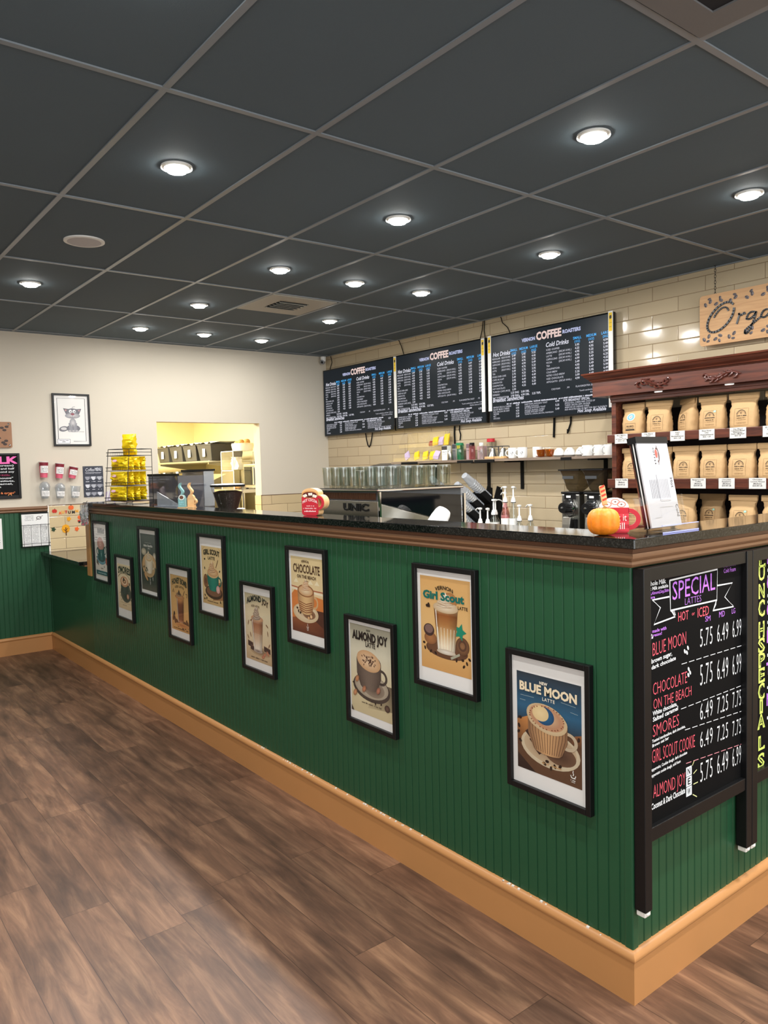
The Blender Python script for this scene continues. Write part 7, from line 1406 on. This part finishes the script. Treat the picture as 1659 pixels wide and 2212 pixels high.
# ================================================================ snack bag rack at the far end
rz = 0.35; rk = thing('snack_rack', 'black wire rack of gold foil snack bags at the far end of the bar', 'rack', (-4.245, 0.085, GT), rz); w = 0.113; d = 0.100; c = MB()
tiers = (0.024, 0.132, 0.240, 0.348); hh = 0.395; lean = lambda z: 0.04*(1-z/hh)
for sx in (-w, w):
    c.tube([(sx, -d-lean(0), 0.003), (sx, -d-lean(0), 0.03), (sx, -d, hh)], 0.0024, 5); c.tube([(sx, d, 0.003), (sx, d, hh)], 0.0024, 5); c.tube([(sx, -d, hh), (sx, d, hh)], 0.0022, 5); c.tube([(sx, -d-0.04, 0.003), (sx, d, 0.003)], 0.0022, 5)
c.tube([(-w, -d, hh), (w, -d, hh)], 0.0022, 5); c.tube([(-w, d, hh), (w, d, hh)], 0.0022, 5); c.tube([(-w, -d-0.04, 0.003), (w, -d-0.04, 0.003)], 0.0024, 5)
c.build('wire_frame', M['wire'], rk, smooth=60)
for z in tiers:
    c = MB(); f = -d-lean(z)-0.012
    for q in (0.0, 0.024): c.tube([(-w, f, z+q), (w, f, z+q)], 0.0021, 5); c.tube([(-w, f, z+q), (-w, d, z+q)], 0.0021, 5); c.tube([(w, f, z+q), (w, d, z+q)], 0.0021, 5)
    for k in range(12): x = -w+0.01+k*(2*w-0.02)/11; c.tube([(x, f, z+0.024), (x, f, z), (x, d, z)], 0.0011, 4)
    c.build('shelf_basket', M['wire'], rk)
def snack_mesh(seed, w=0.090, h=0.097, d=0.0215):
    g = MB(); r = random.Random(seed); rings = []
    for i in range(13):
        t_ = i/12; s = math.sin(PI*min(1, max(0, (t_-0.04)/0.92)))**0.5; ww = w*(1-0.12*s); dd = max(0.0012, d*s); R = []
        for k in range(18):
            a = 2*PI*k/18; j = 0.0062*s; R.append((ww*math.copysign(abs(math.cos(a))**0.7, math.cos(a))+r.uniform(-j, j), dd*math.copysign(abs(math.sin(a))**0.8, math.sin(a))+r.uniform(-j, j), h*t_+r.uniform(-j, j)*0.6))
        rings.append(R)
    return g.loft(rings)
SN = {}
def snack(lx, ly, z, rx, rzz, label, seed=1):
    cs, sn = math.cos(rz), math.sin(rz); wx, wy = -4.245+lx*cs-ly*sn, 0.085+lx*sn+ly*cs; grp = 'gold snack bags in the wire rack'
    if seed in SN: t = dup(SN[seed], (wx, wy, GT+z), rz+rzz, label, grp)
    else:
        t = thing('snack_bag', label, 'snack bag', (wx, wy, GT+z), rz+rzz, grp); SN[seed] = t; snack_mesh(seed).build('foil_bag', M['gpack'], t, smooth=25)
        a = Art(0, 0, 1, 0); a.ell(-0.03, 0.068, 0.028, 0.009, (214, 170, 190)); a.rect(-0.036, 0.028, 0.012, 0.040, (200, 150, 20)); a.scrib(-0.022, 0.02, 0.054, 0.009, (150, 96, 30), seed); a.scrib(-0.02, 0.018, 0.034, 0.007, (120, 90, 20), seed+3)
        a.v = [(x, -0.024*math.sin(PI*z_/0.092)**0.5*(1-(abs(x)/0.11)**2)*0.92-0.003+y, z_) for x, y, z_ in a.v]; a.build('bag_print', PRINT, t)
    t.rotation_euler = (rx, 0, rz+rzz); return t
names = ['lowest', 'second', 'third']
for j, zt in enumerate(tiers[:3]):
    for k, yy in enumerate((-0.080-lean(zt), -0.032-lean(zt)*0.6, 0.016-lean(zt)*0.3, 0.062)):
        snack(0.0, yy, zt+0.0045, 0.0, 0.0, 'gold snack bag on the %s rack tier, %s from the front' % (names[j], ORD[k]), 1+(j+k) % 3)
snack_mesh.__defaults__ = (0.064, 0.152, 0.030)
snack(0.0, 0.0, tiers[3]+0.0045, 0.0, 0.15, 'gold snack bag standing alone on top of the wire rack', 12)
# leaflets and wrapped packets at the bar end
t = thing('leaflet_stand', 'fan of lilac and white leaflets at the far bar end beside the snack rack', 'leaflets', (-4.70, 0.07, GT), 0.3); MB().box((-0.07, -0.05, 0), (0.07, 0.05, 0.004)).build('base', M['clear'], t)
for k in range(5):
    b = MB(); b.at((-0.045+0.022*k, 0.02-0.006*k, 0.0045), ry=-0.25+0.16*k, rx=-0.25); b.box((-0.03, -0.002, 0.008), (0.03, 0.002, 0.085+0.006*k)); b.build('leaflet', (M['purple'], M['paper'])[k % 2], t)
for x, z, r, lab in ((-4.935, 1.212, 0.10, 'silver wrapped packet hanging at the bar end, left of two'), (-4.845, 1.225, -0.05, 'silver wrapped packet hanging at the bar end, right of two')):
    t = thing('wrapped_packet', lab, 'packet', (x, -0.062, z), r, 'silver packets at the bar end'); snack_mesh(9, 0.045, 0.165, 0.010).build('wrapper', M['spack'], t, smooth=25); MB().box((-0.02, -0.005, 0.005), (0.02, 0.005, 0.045)).build('pink_label', M['pinkb'], t); MB().box((-0.028, -0.004, 0.05), (0.026, 0.004, 0.135)).build('paper_insert', M['paper'], t); MB().tube([(0, 0, 0.160), (0, 0.004, 0.178), (0, 0.014, 0.1835)], 0.002, 5).build('hook', M['wire'], t)
# ================================================================ ceiling fixtures
t = thing('ceiling_speaker', 'round white speaker grille flush in the ceiling at the left', 'speaker', (-3.131, -0.522, H)); MB().lathe([(0.108, 0.003), (0.108, -0.004), (0.100, -0.007), (0.090, -0.006)], 36, cap=False).build('ring', M['white'], t, smooth=40); MB().lathe([(0.090, -0.0058), (0.0, -0.0062)], 36, cap=False).build('grille', M['spk'], t, smooth=40)
t = thing('air_vent', 'square pale grey air vent panel with a louvred centre in the ceiling', 'vent', (-4.00, 1.295, H)); c = MB()
for q in (((-0.29, -0.285, -0.005), (-0.13, 0.285, 0.002)), ((0.13, -0.285, -0.005), (0.29, 0.285, 0.002)), ((-0.13, -0.285, -0.005), (0.13, -0.13, 0.002)), ((-0.13, 0.13, -0.005), (0.13, 0.285, 0.002))): c.box(*q)
c.build('panel', M['vent'], t); MB().box((-0.13, -0.13, 0.0), (0.13, 0.13, 0.003)).build('opening', M['dvoid'], t)
for k in range(5):
    b = MB(); b.at((-0.10+0.05*k, 0, -0.006), ry=0.6); b.box((-0.018, -0.125, -0.0012), (0.018, 0.125, 0.0012)); b.build('louvre', M['vent'], t)
t = thing('return_grille', 'grey air return grille with a dark centre in the ceiling at the top right', 'vent', (0.29, 0.085, H)); c = MB(); u, v = 0.285, 0.285
for q in (((-u, -v, -0.006), (-u+0.095, v, 0.002)), ((u-0.095, -v, -0.006), (u, v, 0.002)), ((-u+0.095, -v, -0.006), (u-0.095, -v+0.095, 0.002)), ((-u+0.095, v-0.095, -0.006), (u-0.095, v, 0.002))): c.box(*q)
c.build('frame', mat('return_grey', (112, 112, 112), 0.6), t); MB().box((-u+0.095, -v+0.095, 0.0), (u-0.095, v-0.095, 0.003)).build('dark_mesh', M['dvoid'], t)
# ================================================================ kitchen seen through the doorway
ks = thing('kitchen_shelf', 'stainless kitchen shelf carrying black bins, seen through the doorway', 'shelf', (-8.1, 2.55, 1.725)); MB().box((-1.35, -0.38, 0.0), (0.75, 0.44, 0.022)).build('shelf_board', M['steel'], ks, bevel=0.004)
for x in (-1.1, 0.45): MB().prism([(0.42, -0.12), (0.44, -0.12), (0.44, -0.001), (-0.25, -0.001), (-0.25, -0.02)], x-0.01, x+0.01, 'x').build('bracket', M['steel'], ks)
def bin_(x, label, first=[None]):
    if first[0]: return dup(first[0], (x, 2.40, 1.7475), 0, label, 'black food bins on the kitchen shelf')
    t = thing('food_bin', label, 'bin', (x, 2.40, 1.7475), 0, 'black food bins on the kitchen shelf'); first[0] = t
    def rr(w_, d_, z): return [(sx*w_, sy*d_, z) for sx, sy in ((-1, -1), (1, -1), (1, 1), (-1, 1))]
    MB().loft([rr(0.165, 0.20, 0.0), rr(0.195, 0.225, 0.185), rr(0.20, 0.23, 0.19), rr(0.20, 0.23, 0.2), rr(0.185, 0.215, 0.2), rr(0.155, 0.19, 0.01)], 0, True).build('tub', M['bin'], t, bevel=0.006); MB().box((-0.035, -0.2275, 0.05), (0.035, -0.2225, 0.145)).build('label_card', M['paper'], t)
    g = MB(); r = random.Random(3); g.loft([[(-0.19+0.38*i/8, yy, 0.19+r.uniform(0.01, 0.045)) for i in range(9)] for yy in (-0.22, -0.1, 0.0, 0.1, 0.22)], 0, False, False); g.build('liner_bag', M['liner'], t, smooth=60); return t
for k, x in enumerate((-8.80, -8.36, -7.93, -7.50)): bin_(x, 'black food bin on the kitchen shelf, %s from the left' % ORD[k])
tb = thing('prep_table', 'stainless kitchen prep table seen through the right of the doorway', 'table', (-6.95, 2.55, 0)); MB().box((-0.5, -0.4, 1.36), (0.45, 0.42, 1.40)).build('table_top', M['steel'], tb, bevel=0.004)
for x in (-0.46, 0.41):
    for y in (-0.36, 0.38): MB().tube([(x, y, 0), (x, y, 1.36)], 0.02, 8).build('leg', M['steel'], tb)
MB().box((-0.48, -0.38, 0.78), (0.43, 0.40, 0.80)).build('under_shelf', M['steel'], tb)
t = thing('pastry_case', 'two-tier clear acrylic pastry case on the kitchen prep table', 'display case', (-6.99, 2.36, 1.4005)); 
for z0 in (0.0, 0.225):
    b = MB(); X, Y_, Hh = 0.155, 0.13, 0.215
    b.box((-X, -Y_, z0), (X, -Y_+0.004, z0+Hh)).box((-X, Y_-0.004, z0), (X, Y_, z0+Hh)).box((-X, -Y_, z0), (-X+0.004, Y_, z0+Hh)).box((X-0.004, -Y_, z0), (X, Y_, z0+Hh)).box((-X, -Y_, z0+Hh), (X, Y_, z0+Hh+0.004)); b.build('clear_box', M['clear'], t)
    b = MB()
    for q in ((-X, -Y_), (X, -Y_), (X, Y_)): MB().box((q[0]-0.004, q[1]-0.004, z0), (q[0]+0.004, q[1]+0.004, z0+Hh-0.004)).build('edge_strip', M['caulk'], t)
    b.box((-X, -Y_-0.002, z0+Hh-0.003), (X, -Y_+0.006, z0+Hh+0.006)); b.build('edge_strip', M['caulk'], t)
for i, (x, lab) in enumerate(((-6.99+0.02, 'left'), (-6.99+0.095, 'right'))):
    o = MB().ball((0, 0, 0.028), 0.034, 0.034, 0.028).build('bread_roll', M['bread'], None, smooth=60); o.location = (x, 2.32, 1.402); tag(o, 'baked roll in the lower tier of the pastry case, %s one' % lab, 'bread', 'rolls in the pastry case')
t = thing('plastic_wrap_bag', 'crumpled white plastic bag in the upper tier of the pastry case', 'bag', (-7.0, 2.36, 1.6275)); r = random.Random(4); g = MB(); g.loft([[((0.075+r.uniform(-0.03, 0.02))*math.cos(2*PI*k/14), (0.06+r.uniform(-0.02, 0.02))*math.sin(2*PI*k/14), z) for k in range(14)] for z in (0.0, 0.04, 0.08, 0.12, 0.15)]); g.build('crumpled_sheet', M['liner'], t, smooth=20)
t = thing('bread_tray', 'clear tub of baked bread on top of the pastry case', 'tray', (-6.92, 2.40, 1.8455)); MB().lathe([(0.15, 0), (0.17, 0.07), (0.165, 0.09), (0.0, 0.09)], 22, 0, False, sy=0.7).build('tub', M['liner'], t, smooth=50)
g = MB(); [g.ball((0.09*math.cos(k*1.3), 0.05*math.sin(k*1.3), 0.095+0.01*(k % 3)), 0.05, 0.035, 0.025) for k in range(7)]; g.build('bread_pieces', M['bread'], t, smooth=60)
t = thing('microwave', 'stainless microwave with a dark door on the kitchen prep table', 'microwave', (-6.66, 2.50, 1.4005)); MB().box((-0.165, -0.15, 0.012), (0.165, 0.22, 0.285)).build('case', M['steel'], t, bevel=0.006); MB().box((-0.135, -0.156, 0.045), (0.095, -0.1505, 0.255)).build('door_glass', M['blackg'], t); MB().box((0.100, -0.175, 0.05), (0.115, -0.1505, 0.25)).build('handle', M['chrome'], t, bevel=0.004); MB().box((0.125, -0.156, 0.04), (0.158, -0.1505, 0.26)).build('control_panel', M['grey'], t)
for q in ((-0.14, -0.12), (0.14, -0.12), (-0.14, 0.19), (0.14, 0.19)): MB().box((q[0]-0.012, q[1]-0.012, 0), (q[0]+0.012, q[1]+0.012, 0.0115)).build('foot', M['black'], t)
t = thing('prep_station', 'stainless prep station with sloped guard in the kitchen under the bins', 'counter', (-8.2, 2.3, 0)); MB().box((-1.1, -0.3, 0.0), (0.6, 0.4, 1.36)).build('cabinet', M['steel'], t, bevel=0.004); MB().prism([(-0.3, 1.361), (0.4, 1.361), (0.4, 1.62), (0.32, 1.62)], 0.585, 0.6, 'x').build('sloped_guard', M['steel'], t); MB().box((-1.1, 0.30, 1.361), (0.58, 0.39, 1.58)).build('rear_ledge', M['steel'], t)
# ---------------------------------------------------------------- tidy
for o in COL.objects:
    if '_o' in o: del o['_o']
